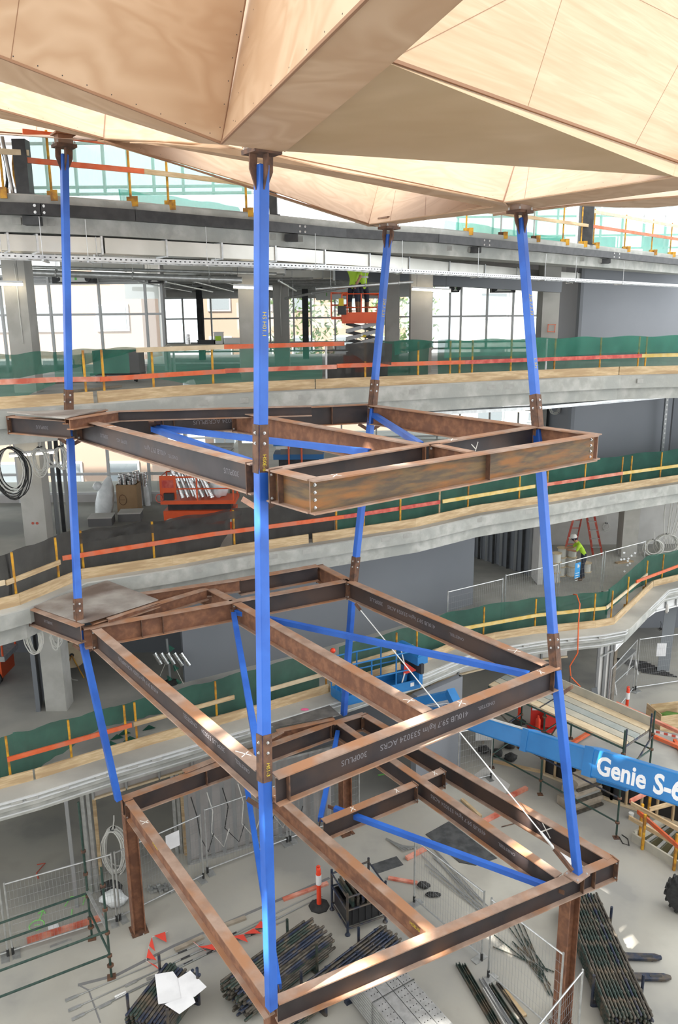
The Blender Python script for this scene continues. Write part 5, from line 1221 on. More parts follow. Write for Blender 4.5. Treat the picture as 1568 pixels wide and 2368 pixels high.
# ---- level one, left room
dr = P(172,1560,L1)+V(0,.25,0)
CD = thing('cable_drum', 'long cable drum on a yellow stand in the dark room', 'cable drum', dr)
ax0, ax1 = dr+V(.02,-.35,.62), dr+V(-.30,.75,.62); dd_ = (ax1-ax0).normalized()
part(CD, 'roll', 'dirty_wood', cyl(ax0, ax1, .34, 18), smooth=True); e_ = part(CD, 'end_flange', 'timber_pale', cyl(ax0-dd_*.03, ax0, .37, 18))
part(e_, 'centre_hole', 'black_steel', cyl(ax0-dd_*.034, ax0-dd_*.028, .06, 10)); part(CD, 'stand_leg', 'yellow_post', [cyl(ax0-dd_*.05, V(ax0.x-.28, ax0.y-.1, L1), .018, 6)]); part(CD, 'stand_leg', 'yellow_post', [cyl(ax0-dd_*.05, V(ax0.x+.30, ax0.y-.1, L1), .018, 6)])
part(CD, 'stand_leg', 'yellow_post', [cyl(ax1, V(ax1.x, ax1.y, L1), .018, 6)]); part(CD, 'loose_end', 'cable_white', tube([ax0+V(-.05,-.1,.3), ax0+V(-.1,-.14,-.2), ax0+V(-.05,-.2,-.5), V(ax0.x+.05, ax0.y-.25, L1+.02), V(ax0.x+.2, ax0.y-.3, L1+.03)], .012, 5), smooth='all')
b = P(395,1580,L1); fs_ = thing('flag_stand', 'grey pole stand hung with green ribbons and wires by the grey partition', 'stand', b)
part(fs_, 'pole', 'stud_steel', cyl(b, b+V(-.03,0,1.25), .03, 8)); part(fs_, 'base', 'rubber', lathe([(.2,0),(.2,.04),(.08,.09)], b, 12))
for k, (dx, z) in enumerate(((-.08,.25),(.10,.55),(-.02,.75),(.02,1.1),(.16,.15))): part(fs_, 'green_ribbon', 'spray_green' if False else 'net_green_thin', prism([b+V(dx,-.05,z), b+V(dx+.16,-.06,z-.10), b+V(dx+.02,-.05,z-.2)], (0,.006,0)))
for dx in (-.35,.35): part(fs_, 'stay_wire', 'cable_white', cyl(b+V(0,0,.8), b+V(dx,-.1,.03), .006, 4))
for k in range(5):
    p = P(370+15*k, 1582, L1)+V(-.05,-.17,.95); solo('foil_tube', 'foil', cyl(p, p+V(.16,0,-.30) if k < 3 else p+V(.20,0,-.34), .055, 10), 'short crinkled foil tube on the pole stand', 'foil tube', 'foil tubes on the pole stand', smooth=True)
# edge of an orange lift in the left room
ol = P(8,1585,L1); o2 = thing('scissor_lift', 'edge of an orange lift in the dark room by the broken concrete', 'lift', (ol.x-.6, ol.y+.3, L1))
part(o2, 'chassis', 'machine_orange', box((ol.x-.75, ol.y+.4, L1+.45), (1.5,.8,.5))); part(o2, 'deck', 'galv', box((ol.x-.62, ol.y+.3, L1+.80), (1.6,.9,.14))); rails_box(o2, ol.x-1.4, ol.x+.12, ol.y-.1, ol.y+.7, L1+.85, .85, .025, 'machine_orange', n=2)
for sx in (-1.2,-.2): part(o2, 'wheel', 'rubber', lathe([(.05,-.06),(.2,-.06),(.2,.06),(.05,.06)], (ol.x+sx, ol.y, L1+.2), 12, 'Y'))
# ---- level one, right: worker, reels, ladder, fence
wk = P(1341,1341,L1)
J3 = dict(STAND); J3.update(pelvis=(0,-.10,.95), waist=(0,-.04,1.08), chest=(0,.10,1.28), neck0=(0,.17,1.39), neck=(0,.22,1.44), head0=(0,.26,1.47), head=(0,.30,1.53), crown=(0,.29,1.63),
  shL=(-.19,.14,1.36), elL=(-.24,.22,1.14), wrL=(-.14,.42,1.15), shR=(.19,.14,1.36), elR=(.24,.26,1.16), wrR=(.14,.46,1.17), hiL=(-.10,-.10,.89), hiR=(.10,-.10,.89), knL=(-.12,.0,.50), knR=(.12,-.08,.50), anL=(-.12,-.02,.10), anR=(.12,-.14,.10), heR=(.12,-.17,.05), toR=(.13,.04,.04))
WM3 = dict(WM); WM3['shin'] = 'navy'
person('person in bright yellow shirt and white helmet bending over the cable reels', wk, 1.45, J3, WM3)
def reel(b, r=.2, h=.30):
    t = thing('cable_reel', 'white cable reel stacked in front of the person in the yellow shirt', 'cable reel', b, 'white cable reels in stacks')
    part(t, 'core', 'cable_white', cyl(b+V(0,0,.02), b+V(0,0,h-.02), r*.82, 14), smooth=True); part(t, 'flange', 'timber_pale', cyl(b, b+V(0,0,.025), r, 16)); part(t, 'flange', 'timber_pale', cyl(b+V(0,0,h-.025), b+V(0,0,h), r, 16)); return t
r0 = reel(P(1284,1345,L1), .18, .36)
for (u, v, n, s_) in ((1284,1345,3,.36),(1296,1331,3,.40),(1320,1331,3,.40),(1356,1322,1,.36)):
    b = P(u, v, L1)
    for k in range(n):
        if (u, k) == (1284, 0): continue
        dup(r0, b+V(0,0,.36*k), .3*k)
lb = P(1350,1278,L1); 
LD = thing('step_ladder', 'red step ladder standing behind the worker against the pale wall', 'ladder', lb)
lh = 2.7
for sx, dx in ((-.55,-.16),(.05,.16)):
    pass
p = [lb+V(-.75,.1,0), lb+V(-.35,.1,0), lb+V(.25,-.4,0), lb+V(.62,-.4,0)]; tp2 = [lb+V(-.25,0,lh), lb+V(.0,0,lh), lb+V(-.25,-.05,lh), lb+V(.0,-.05,lh)]
for i in range(4): part(LD, 'side_rail', 'red_paint', bar(p[i], tp2[i], .035, .08))
for k in range(1, 8): f = k/8; part(LD, 'tread', 'galv', bar(p[2]+(tp2[2]-p[2])*f, p[3]+(tp2[3]-p[3])*f, .08, .03))
for k in range(1, 8): f = k/8; part(LD, 'back_rung', 'red_paint', bar(p[0]+(tp2[0]-p[0])*f, p[1]+(tp2[1]-p[1])*f, .03, .03))
part(LD, 'top_cap', 'red_paint', box(lb+V(-.12,-.03,lh+.03), (.42,.2,.07)))
# open studs in the unlined room
ur = thing('stud_partition', 'dark unlined stud wall with loose wires behind the worker level fence', 'studs', P(1170,1330,L1))
for k in range(9):
    b = P(1105+16*k, 1312+4*k, L1)+V(0,1.4-.1*k,0); part(ur, 'stud', 'black_steel' if k % 2 else 'stud_steel', bar(b, V(b.x,b.y,L2-.31), .05, .09, up=(1,0,0)))
a, b = P(1105,1312,L1)+V(0,1.5,0), P(1235,1346,L1)+V(0,.7,0)
part(ur, 'backing_board', 'grey_wall', bar(a+V(0,.1,1.45), b+V(0,.1,1.45), .03, 2.9)); part(ur, 'nogging', 'galv', bar(a+V(.3,-.08,2.2), b+V(-.2,-.08,1.9), .03, .06))
for k in range(6): 
    q0_ = a+(b-a)*(k/7.5)+V(0,-.12,2.4); part(ur, 'loose_wire', 'cable_white' if k % 2 else 'cable_black', tube([q0_, q0_+V(.1,-.03,-.7), q0_+V(.3,-.05,-1.1), q0_+V(.45,-.05,-.6)], .012, 4), smooth='all')
# hanging and heaped white cable
hc = P(1520,1288,L1); 
for k, (dx, r_, lab) in enumerate(((-.15,.36,'large white cable coil standing against the cable heap'),(.45,.45,'tangled white cable heap under the hanging bundle'))):
    coil(hc+V(dx,.1+.2*k,r_*.98), r_, r_*.9, 9, 'cable_white', lab, .02, .10, seed=50+k, sag=.02)
hb = thing('hanging_cables', 'bundle of white cables hanging from the soffit to the heap', 'cables', hc+V(.5,.3,0))
for k in range(9):
    rnd = random.Random(k); part(hb, 'cable', 'cable_white', tube([hc+V(.25+.1*k,.3,L2-.7-L1), hc+V(.2+.1*k+rnd.uniform(-.1,.1),.3,1.6), hc+V(.3+.05*k,.25,.7), hc+V(.1+.1*k,.2,.3)], .016, 4), smooth='all')
coil(D(1402,1218,k0.y+1.05), .14, .14, 3, 'cable_white', 'small loop of cable on the pale wall beside the ladder', seed=61)
# temporary fence panels: one builder for all levels
def fence(a, b, label, h=2.0, feet=True, group=None, lift=.12, sag=0):
    a, b = Vector(a), Vector(b); z0 = a.z; t = thing('fence_panel', label, 'fence', (a+b)/2, group); x = (b-a).normalized(); L = (b-a).length
    for p in (a, b):
        part(t, 'post', 'galv', cyl(p, p+V(0,0,h), .021, 7))
    part(t, 'top_rail', 'galv', cyl(a+V(0,0,h-.04), b+V(0,0,h-.04), .018, 7)); part(t, 'bottom_rail', 'galv', cyl(a+V(0,0,lift), b+V(0,0,lift), .018, 7))
    sh = []
    n = int(L/.075)
    for k in range(1, n): sh.append(tube([a+x*(L*k/n)+V(0,0,lift), a+x*(L*k/n)+V(0,0,h-.04)], .0026, 3, caps=False))
    for k in range(1, 8): sh.append(tube([a+V(0,0,lift+(h-.16)*k/8), b+V(0,0,lift+(h-.16)*k/8)], .0026, 3, caps=False))
    part(t, 'mesh_wires', 'stud_steel', sh, kind='stuff')
    if feet:
        for p, q_ in ((a, a+x*.06), (b, b-x*.06)): f_ = part(t, 'foot_plate', 'galv', box(q_+V(0,0,.012), (.16,.34,.02), math.atan2(x.y, x.x))); part(f_, 'foot_sleeve', 'rubber', cyl(p, p+V(0,0,.18), .03, 7))
    return t
def top_pts(*px, z=2.0): return [P(u, v, z) for u, v in px]
def fpx(p0, p1, zf, label, h=2.0, **k):
    a, b = P(p0[0], p0[1], zf+h), P(p1[0], p1[1], zf+h); a.z = b.z = zf
    return fence(a, b, label, h, **k)
fpx((1036,1366),(1163,1336), L1, 'mesh fence panel in front of the grey partition end', h=1.6)
fpx((1170,1328),(1290,1303), L1, 'mesh fence panel before the unlined stud room on the worker level', h=1.6)
fsn = fpx((1295,1302),(1395,1276), L1, 'mesh fence panel carrying the blue notice beside the worker', h=1.6)
fpx((1400,1274),(1493,1250), L1, 'mesh fence panel with paper scraps leading to the cable coils', h=1.6)
sa = P(1335,1319,L1+1.0); fa, fb2 = P(1295,1302,L1+1.6), P(1395,1276,L1+1.6); ff = .40; sc = fa+(fb2-fa)*ff; xdir = (fb2-fa).normalized()
zg = D(1335,1319,sc.y-.05).z
sg = thing('safety_sign', 'blue safety notice hanging on the fence beside the worker', 'sign', V(sc.x, sc.y-.05, zg))
part(sg, 'board', 'sign_blue', bar(V(sc.x,sc.y-.05,zg)-xdir*.13, V(sc.x,sc.y-.05,zg)+xdir*.13, .01, .52)); part(sg, 'print', 'white_plastic', [bar(V(sc.x,sc.y-.06,zg-.09-.08*k)-xdir*.09, V(sc.x,sc.y-.06,zg-.09-.08*k)+xdir*(.09-.02*k), .006, .02) for k in range(4)], kind='stuff'); part(sg, 'pictogram', 'white_plastic', cyl(V(sc.x,sc.y-.062,zg+.15), V(sc.x,sc.y-.055,zg+.15), .06, 12))
for k in range(10):
    rnd = random.Random(k+5); fq = P(1400,1274,L1+1.6)+(P(1493,1250,L1+1.6)-P(1400,1274,L1+1.6))*rnd.uniform(.35,.85)
    solo('paper_scrap', 'paper', box(V(fq.x, fq.y-.02, L1+rnd.uniform(.55,1.4)), (.07,.006,.06), .3, R=Matrix.Rotation(rnd.uniform(0,1), 3, 'Y')), 'small paper scrap caught on the fence mesh by the cable coils', 'paper', 'paper scraps on the fence')
solo('timber_piece', 'timber', bar(P(1425,1302,L1+.03), P(1462,1297,L1+.03), .18, .05), 'short timber offcut on the floor by the scrap covered fence', 'timber')
ly = R1.at(1335, 0, -.62).y
wire([R1.at(1333, 1.03, .30), R1.at(1334, 1.07, .14), R1.at(1335, .85, -.05), D(1338,1440,ly), D(1336,1510,ly), D(1318,1540,ly), D(1320,1565,ly), D(1342,1588,ly)], .02, 'cord_orange', 'orange extension lead hanging down from the green netted edge', 'cord', 'extension_lead', 6)

for k, (u, v) in enumerate(((255,1712),(272,1702),(285,1716),(240,1728),(330,1690))):
    b = P(u, v, L1+.01); solo('net_scrap', 'net_green', prism([b, b+V(.28,.08,.02), b+V(.10,.2,.03)], (0,0,.012)), 'small torn scrap of green net on the slab by the doubled posts', 'net scrap', 'net scraps on the slab')
pk = P(705,1642,ZB+.145); solo('pink_rag', 'pink', crumple(pk, .10,.05,.02, 77), 'pink marker ribbon on the dark deck plate', 'ribbon')
us_ = P(1522,1082,L2); t = thing('steel_upright', 'slotted galvanised upright at the end of the middle grey wall', 'upright', us_); part(t, 'channel', 'stud_steel', bar(us_+V(0,-.2,0), V(us_.x,us_.y-.2,10.6), .12, .10, up=(1,0,0)))
for k in range(15): part(t, 'slot', 'galv', box(V(us_.x, us_.y-.27, L2+.3+.17*k), (.06,.02,.06)))
# ================================================================== ground floor, left: fences, studs, scaffold
fpx((9,2041),(256,1972), G, 'mesh fence panel across the dark opening with green spray marks behind it', h=1.78)
fpx((-230,2110),(-3,2045), G, 'mesh fence panel beyond the green spray marks at the scaffold ledgers', h=1.78)
fpx((264,1969),(462,1882), G, 'mesh fence panel carrying the white notice by the brown post', h=1.78)
fpx((472,1870),(660,1806), G, 'mesh fence panel in front of the bare wall frame with wires', h=1.78)
fpx((668,1803),(830,1752), G, 'mesh fence panel behind the small blue brace', h=1.78)
# notice
a, b = P(264,1969,1.78), P(462,1882,1.78); c = a+(b-a)*.66; xd = (b-a).normalized()
solo('notice_sheet', 'paper', bar(V(c.x,c.y-.03,1.42)-xd*.17, V(c.x,c.y-.03,1.42)+xd*.17, .006, .40), 'white notice sheet tied to the fence by the brown post', 'notice')
# wall frame with studs along the room behind the fence
s0, s1 = P(439,1999,G), P(700,1915,G)
sf = thing('stud_wall', 'bare wall of steel studs with pale lining behind the fence', 'wall frame', s0)
part(sf, 'lining_board', 'stud_lining', bar(s0+V(0,.16,1.1), s1+V(.8,.42,1.1), .02, 2.2)); part(sf, 'bottom_track', 'galv', bar(s0+V(0,0,.03), s1+V(.8,.25,.03), .09, .05)); part(sf, 'top_track', 'galv', bar(s0+V(0,0,2.25), s1+V(.8,.25,2.25), .09, .06))
for k in range(14):
    b = s0+(s1+V(.8,.25,0)-s0)*(k/13); part(sf, 'stud', 'stud_steel', bar(b, b+V(0,0,2.25), .045, .09, up=(1,0,0)))
for k in range(7):
    rnd = random.Random(k+70); b = s0+(s1-s0)*(.05+.13*k)+V(0,-.1,1.9)
    part(sf, 'loose_wire', 'cable_white' if k % 2 else 'cable_black', tube([b, b+V(.12,-.02,-.5), b+V(.0+.2*rnd.random(),-.03,-1.1), b+V(.35,-.03,-1.5), b+V(.5,-.02,-1.0)], .014, 5), smooth='all')
for u in (655,668): q_ = P(u,1905,G)+V(0,-.02,0); part(sf, 'magenta_pipe', 'magenta_pipe', cyl(q_+V(0,0,.1), q_+V(0,0,3.2), .03, 7))
# bulkhead linings and ribs hanging under the lowest slab edge
def lining(u0, u1, n, back, m, drop, h):
    for k in range(n):
        a, b = R1.at(u0+(u1-u0)*k/n, drop, back), R1.at(u0+(u1-u0)*(k+.96)/n, drop, back)
        o = part(S1o, 'lining_board', m, bar(a+V(0,.05,-.15), b+V(0,.05,-.15), .02, h)); part(o, 'stud', 'stud_steel', bar(a+V(0,0,-.15-h/2), a+V(0,0,.1), .05, .05)); part(o, 'batten', 'timber_pale' if m != 'white_paint' else 'white_paint', bar(a+V(0,0,-.15-h/2), b+V(0,0,-.15-h/2), .06, .05))
lining(215, 760, 7, .25, 'stud_lining', -.58, .62); lining(950, 1330, 6, .3, 'white_wall', -.55, .6); lining(1426, 1640, 9, .0, 'white_paint', -.5, .62)
# dark room posts at the left
for (u, v, m, w, lab, nm) in ((195,2105,'galv',.16,'pair of galvanised studs beside the orange pole','steel_studs'),(218,2060,'timber',.07,'orange brown timber prop at the fence','timber_prop'),(160,2140,'stud_steel',.06,'thin grey prop standing in the dark opening','steel_prop'),(400,2010,'galv',.14,'pair of studs framing the black opening behind the notice','steel_studs'),(420,2012,'timber',.07,'slim timber jamb behind the notice','timber_prop')):
    b = P(u, v, G)+V(0,.55,0); t = thing(nm, lab, 'prop', b); part(t, 'shaft', m, bar(b, V(b.x,b.y,L1-.21), w*.5, .08, up=(1,0,0)))
    if w > .1: part(t, 'second_stud', m, bar(b+V(w*.7,.05,0), V(b.x+w*.7,b.y+.05,L1-.21), w*.4, .08, up=(1,0,0)))
    part(t, 'head_clip', 'galv', box(V(b.x,b.y,L1-.225), (.12,.12,.03)))
# coil of grey cable behind the fence
coil(P(262,2040,G)+V(0,.30,.62), .26, .62, 14, 'cable_white', 'big standing coil of pale cable behind the fence beside the timber prop', .016, .12, seed=80, sag=.0)
solo('plastic_bag', 'poly_wrap', crumple(P(255,2112,G)+V(0,.3,0), .30,.22,.16, 21), 'crumpled clear plastic behind the fence by the cable coil', 'plastic sheet', smooth='all')
solo('rubble_sack', 'rubber', crumple(P(254,2085,G)+V(0,.22,0), .26,.18,.18, 22), 'dark rubbish sack behind the crumpled plastic', 'sack', smooth='all')
solo('fittings_pile', 'galv', [box(P(372,2058,G)+V(random.uniform(-.3,.3), random.uniform(-.12,.12), .03+.03*random.random()), (.09,.05,.06), random.random()*3) for _ in range(26)], 'small pile of steel fittings on the floor behind the fence', 'fittings', kind='stuff')
# floor marks
def ground_strip(px, w, m, label, cat, name, h=.012, z=0.0):
    return solo(name, m, [bar(P(a[0],a[1],z+h/2), P(b[0],b[1],z+h/2), w, h) for a, b in zip(px[:-1], px[1:])], label, cat)
gp = P(85,2140,G); ring = [gp+V(.16*math.cos(i*.5), .16*math.sin(i*.5), .004) for i in range(13)]
solo('spray_mark', 'spray_green', [tube(ring, .014, 4, closed=True), tube([gp+V(0,.15,.004), gp+V(-.02,.45,.004)], .014, 4), tube([gp+V(-.1,.35,.004), gp+V(-.02,.46,.004), gp+V(.06,.36,.004)], .014, 4), tube([gp+V(-.05,0,.004), gp+V(.06,.02,.004)], .012, 4)], 'green sprayed circle with an arrow on the floor', 'paint mark')
gp = P(175,2085,G); solo('spray_mark', 'spray_green', [tube([gp+V(-.2,-.15,.004), gp+V(-.16,.15,.004), gp+V(.18,.18,.004), gp+V(.2,-.1,.004)], .014, 4), tube([gp+V(0,-.25,.004), gp+V(.05,-.45,.004)], .012, 4)], 'green sprayed bracket on the floor behind the fence', 'paint mark')
gp = P(95,2000,G); solo('spray_mark', 'spray_red', [tube([gp+V(-.1,0,.004), gp+V(.08,.05,.004), gp+V(.0,-.3,.004), gp+V(.12,-.5,.004)], .018, 4)], 'faint red spray mark deep in the dark room', 'paint mark')
gp = P(890,1793,G); solo('spray_mark', 'spray_green', [tube([gp+V(-.2,0,.004), gp+V(.2,.1,.004)], .03, 4)], 'green spray dash on the floor under the frames', 'paint mark')
# scaffold tubes at the left
SF = thing('scaffold', 'green tube scaffold with two standards before the spray marked floor', 'scaffold', P(258,2262,G))
sA, sB = P(213,2170,G), P(258,2260,G)
for p, h_ in ((sA,3.35),(sB,2.6)):
    o = part(SF, 'standard', 'scaf_green', cyl(p, p+V(0,0,h_), .026, 8)); part(o, 'base_plate', 'rust_plate', box(p+V(0,0,.008), (.17,.17,.016), .3)); part(o, 'base_jack', 'rust_plate', cyl(p+V(0,0,.28), p+V(0,0,.31), .07, 8))
    for k in range(4): part(o, 'coupler', 'rust_plate', lathe([(.03,0),(.055,.01),(.055,.05),(.03,.06)], p+V(0,0,.5+.55*k), 8))
dleft = (P(0,2166,1.3)-P(205,2094,1.3)); dleft.z = 0; dleft.normalize()
for p, hs_ in ((sA,(.72,1.15)),(sB,(.55,1.12))):
    for h_ in hs_: part(SF, 'ledger', 'scaf_green', cyl(p+V(0,0,h_), p+V(0,0,h_)+dleft*4.2, .024, 8))
part(SF, 'transom', 'galv', bar(sA+V(0,0,1.2), sB+V(0,0,1.2), .06, .04)); part(SF, 'transom', 'scaf_green', cyl(sA+V(0,0,.7), sB+V(0,0,.6), .024, 8))
solo('timber_beam', 'faded_orange', bar(P(62,2175,.05), P(238,2120,.05), .10, .10), 'long red painted timber on the floor behind the scaffold', 'timber')
solo('paper_sheet', 'paper', bar(P(112,2150,.006), P(136,2142,.006), .2, .006), 'small paper sheet beside the red timber', 'paper')
ground_strip([(115,2190),(165,2172)], .06, 'galv', 'thin metal strip on the floor by the scaffold foot', 'metal strip', 'metal_strip')
# construction joint and battens
ground_strip([(180,2278),(270,2255),(400,2188),(576,2111),(762,2030)], .07, 'dark_wall', 'dark construction joint line running across the concrete floor', 'floor joint', 'floor_joint', .006)
ground_strip([(232,2365),(205,2290),(182,2278)], .03, 'dark_wall', 'thin saw cut in the floor beside the steel rods', 'floor joint', 'floor_joint', .005)
for k, (p0, p1, m, lab) in enumerate((((405,2197),(470,2166),'dirty_wood','timber batten in the floor joint beside the brown post'),((492,2150),(568,2122),'dirty_wood','timber batten in the floor joint behind the sloping beam'),((655,2080),(758,2042),'faded_orange','faded red plank on the floor joint behind the thick column'))):
    solo('timber_batten', m, bar(P(*p0,.03), P(*p1,.03), .10, .05), lab, 'timber')
# long rods
for k, (p0, p1) in enumerate((((163,2309),(470,2180)),((170,2332),(640,2118)),((178,2352),(700,2095)),((240,2325),(745,2072)),((300,2275),(740,2062)),((350,2260),(660,2128)))):
    a, b = P(*p0,.02), P(*p1,.02+.01*(k % 2)); d = (b-a).normalized()
    t = thing('steel_rod', 'long thin steel tie rod with flat end lug lying on the floor', 'rod', (a+b)/2, 'tie rods on the floor'); part(t, 'rod', 'copper_rod', cyl(a, b, .011, 6)); part(t, 'end_lug', 'galv', bar(a-d*.10, a+d*.14, .07, .014)); part(t, 'turnbuckle', 'black_steel', cyl(a+d*2.2, a+d*2.4, .018, 6))
solo('steel_strap', 'white_paint', bar(P(266,2307,.02), P(292,2295,.02), .08, .012), 'white flat strap with holes beside the rods', 'strap')
def flags(pts, label, seed):
    t = thing('flag_bunting', label, 'bunting', pts[0]); part(t, 'cord', 'cable_white', tube([p+V(0,0,.065) for p in pts], .006, 4), smooth='all')
    for k, p in enumerate(pts[:-1]):
        q = pts[k+1]; d = (q-p); m = p+d*.5+V(0,0,.075); w = .15; rnd = random.Random(seed+k); an = rnd.uniform(-1,1); f = V(math.cos(an), -abs(math.sin(an))-.3, 0)*.28
        part(t, 'flag', 'flag_red', prism([m-d.normalized()*w*.8, m+d.normalized()*w*.8, m+f+V(0,0,.03)], (0,0,.008)))
flags([P(388,2160,0), P(352,2173,0), P(345,2195,0), P(338,2228,0), P(366,2243,0)], 'red triangular flags on a white cord near the brown post foot', 1)
flags([P(448,2185,0), P(462,2196,0), P(482,2193,0), P(500,2188,0)], 'red flags lying behind the sloping lowest beam', 4)
flags([P(540,2172,0), P(562,2168,0), P(590,2152,0), P(602,2138,0), P(628,2144,0)], 'red flags beside the thick blue column', 8)
# ================================================================== ground floor, middle: stacked scaffold gear
def bundle(pa, pb, width, nx, nz, r, mats, label, group, z0=.12, couplers=0, seed=0, jit=.12, dz=.066):
    """tubes from pa to pb (ground points), stacked nx wide and nz high; couplers sit staggered between neighbours"""
    rnd = random.Random(seed); a, b = Vector(pa), Vector(pb); x = (b-a).normalized(); s = V(-x.y, x.x, 0); L = (b-a).length
    base = {}
    for m in mats:
        for odd in (0, 1):
            sh = [cyl(V(0,0,0), V(L,0,0), r, 7)]
            for k in range(couplers): c = L*(k+.25+.5*odd)/couplers; sh.append(lathe([(r,-.025),(r*1.55,-.018),(r*1.55,.018),(r,.025)], (c,0,0), 7, 'X'))
            sh += [lathe([(r,-.03),(r*1.08,-.02),(r*1.08,.02),(r*.7,.04)], (L-.03,0,0), 7, 'X'), lathe([(r*.7,-.04),(r*1.08,-.02),(r*1.08,.02),(r,.03)], (.03,0,0), 7, 'X')]
            base[m, odd] = mesh('scaffold_tube', sh, m)
    ang = math.atan2(x.y, x.x)
    for j in range(nz):
        for i in range(nx):
            c = a+s*((i+.5)/nx-.5)*width+V(0,0,z0+r+j*dz)+x*rnd.uniform(-jit,jit)
            o = bpy.data.objects.new('scaffold_tube', base[mats[rnd.randrange(len(mats))], (i+j) % 2]); COL.objects.link(o)
            o.matrix_world = Matrix.Translation(c) @ Matrix.Rotation(ang+rnd.uniform(-.0008,.0008), 4, 'Z') @ Matrix.Rotation(rnd.uniform(0,.6), 4, 'X')
            setp(o, label, 'scaffold tube', group, 'thing')
    return a, b, x, s, L
def rack(a, b, x, s, L, width, h, label, m='blue_tube', fr=(.22,.78)):
    t = thing('tube_rack', label, 'rack', (a+b)/2)
    for f in fr:
        c = a+x*L*f; part(t, 'bearer', m, bar(c-s*(width/2+.05), c+s*(width/2+.05), .08, .09, off=(0,.05)))
        for sd in (-1,1): part(t, 'upright', m, cyl(c+s*sd*(width/2+.05), c+s*sd*(width/2+.05)+V(0,0,h), .03, 8))
    return t
A_ = bundle(P(548,2342,0), P(738,2195,0), .80, 12, 7, .0285, ['green_tube','blue_tube','brown_tube'], 'dark scaffold tube in the strapped bundle beside the thick blue column', 'tubes in the bundle beside the blue column', seed=1, dz=.0625)
rack(*A_, .80, .78, 'dark tube rack holding the bundle beside the thick blue column', 'green_tube')
B_ = bundle(P(668,2368,0), P(905,2180,0), .62, 8, 3, .025, ['green_tube','brown_tube','blue_tube'], 'scaffold standard with couplers lying next to the perforated planks', 'standards next to the perforated planks', couplers=4, seed=2, jit=.06)
rack(*B_, .62, .55, 'dark rack holding the standards next to the planks')
C_ = bundle(P(335,2420,0), P(425,2295,0), .78, 11, 7, .031, ['blue_tube','brown_tube','green_tube'], 'short scaffold ledger in the dark stack under the white papers', 'ledgers under the white papers', seed=3, jit=.08, dz=.0695)
rack(*C_, .78, .86, 'dark rack around the stack under the white papers', fr=(.12,.9))
D_ = bundle(P(1336,2108,0), P(1455,2400,0), .85, 13, 6, .0245, ['green_tube','brown_tube','green_tube','blue_tube'], 'scaffold standard with many couplers in the bundle behind the brown post', 'standards behind the brown post', couplers=7, seed=4, jit=.04)
rack(*D_, .85, .72, 'dark rack holding the bundle behind the brown post')
# papers
zz_ = .12+.062+6*.0695+.006
for k, (px, lab) in enumerate((([(358,2253),(400,2246),(425,2282),(442,2310),(366,2322)],'largest white sheet weighed down on the dark stack'),([(412,2262),(440,2244),(478,2282),(450,2305),(420,2310)],'folded white sheet beside the largest one on the dark stack'),([(380,2322),(445,2300),(452,2318),(415,2345)],'white sheet hanging over the front of the dark stack'))):
    pts = [P(u, v, zz_+.022*k) for u, v in px]; c = sum(pts, Vector())/len(pts); sh = ([c+V(0,0,.006)]+[p+V(0,0,.004*math.sin(3*i)) for i, p in enumerate(pts)], [(0,i+1,(i+1) % len(pts)+1) for i in range(len(pts))])
    o = solo('paper_sheet', 'paper', sh, lab, 'paper'); so_ = o.modifiers.new('thick', 'SOLIDIFY'); so_.thickness = .004
# crate of fittings on a steel stillage
cq = P(828,2150,0); st_ = thing('stillage', 'blue steel stillage frame holding a black tub of fittings', 'stillage', cq+V(0,.5,0)); hx, hy = .46,.42; rz = .42; Rz = Matrix.Rotation(rz, 3, 'Z'); cc = cq+V(.02,.42,0)
cor = [cc+Rz @ V(sx*hx, sy*hy, 0) for sx, sy in ((-1,-1),(1,-1),(1,1),(-1,1))]
for p in cor: u_ = part(st_, 'upright', 'blue_tube', cyl(p, p+V(0,0,1.05), .028, 8)); part(u_, 'foot', 'blue_tube', lathe([(.06,0),(.06,.02),(.03,.06)], p, 8))
for h_ in (.16,.62,.95):
    for i in range(4): part(st_, 'side_rail', 'blue_tube', cyl(cor[i]+V(0,0,h_), cor[(i+1)%4]+V(0,0,h_), .022, 6))
tb = thing('plastic_tub', 'ribbed black plastic tub inside the blue stillage', 'tub', cc+V(0,0,.18))
part(tb, 'tub', 'black_plastic', [box(cc+Rz @ V(0,s_*(hy-.05),.40), (2*hx-.1,.03,.42), rz) for s_ in (-1,1)]+[box(cc+Rz @ V(s_*(hx-.05),0,.40), (.03,2*hy-.1,.42), rz) for s_ in (-1,1)]+[box(cc+V(0,0,.20), (2*hx-.1,2*hy-.1,.03), rz)])
for k in range(5): part(tb, 'rib', 'black_plastic', box(cc+Rz @ V(-.32+.16*k,-(hy-.03),.40), (.03,.03,.40), rz))
for k in range(30):
    rnd = random.Random(k+300); j = k//6; q0_ = cc+Rz @ V(-.30+.12*(k % 6), rnd.uniform(-.02,.02), .637+.055*j)
    solo('scaffold_bracket', ['green_tube','brown_tube','blue_tube'][k % 3], [bar(q0_+Rz @ V(0,-.34,0), q0_+Rz @ V(rnd.uniform(-.03,.03),.34,.0), .035, .05), box(q0_+Rz @ V(0,-.345,.0), (.06,.05,.052), rz)], 'dark scaffold bracket piled on the black tub', 'bracket', 'brackets piled on the tub')
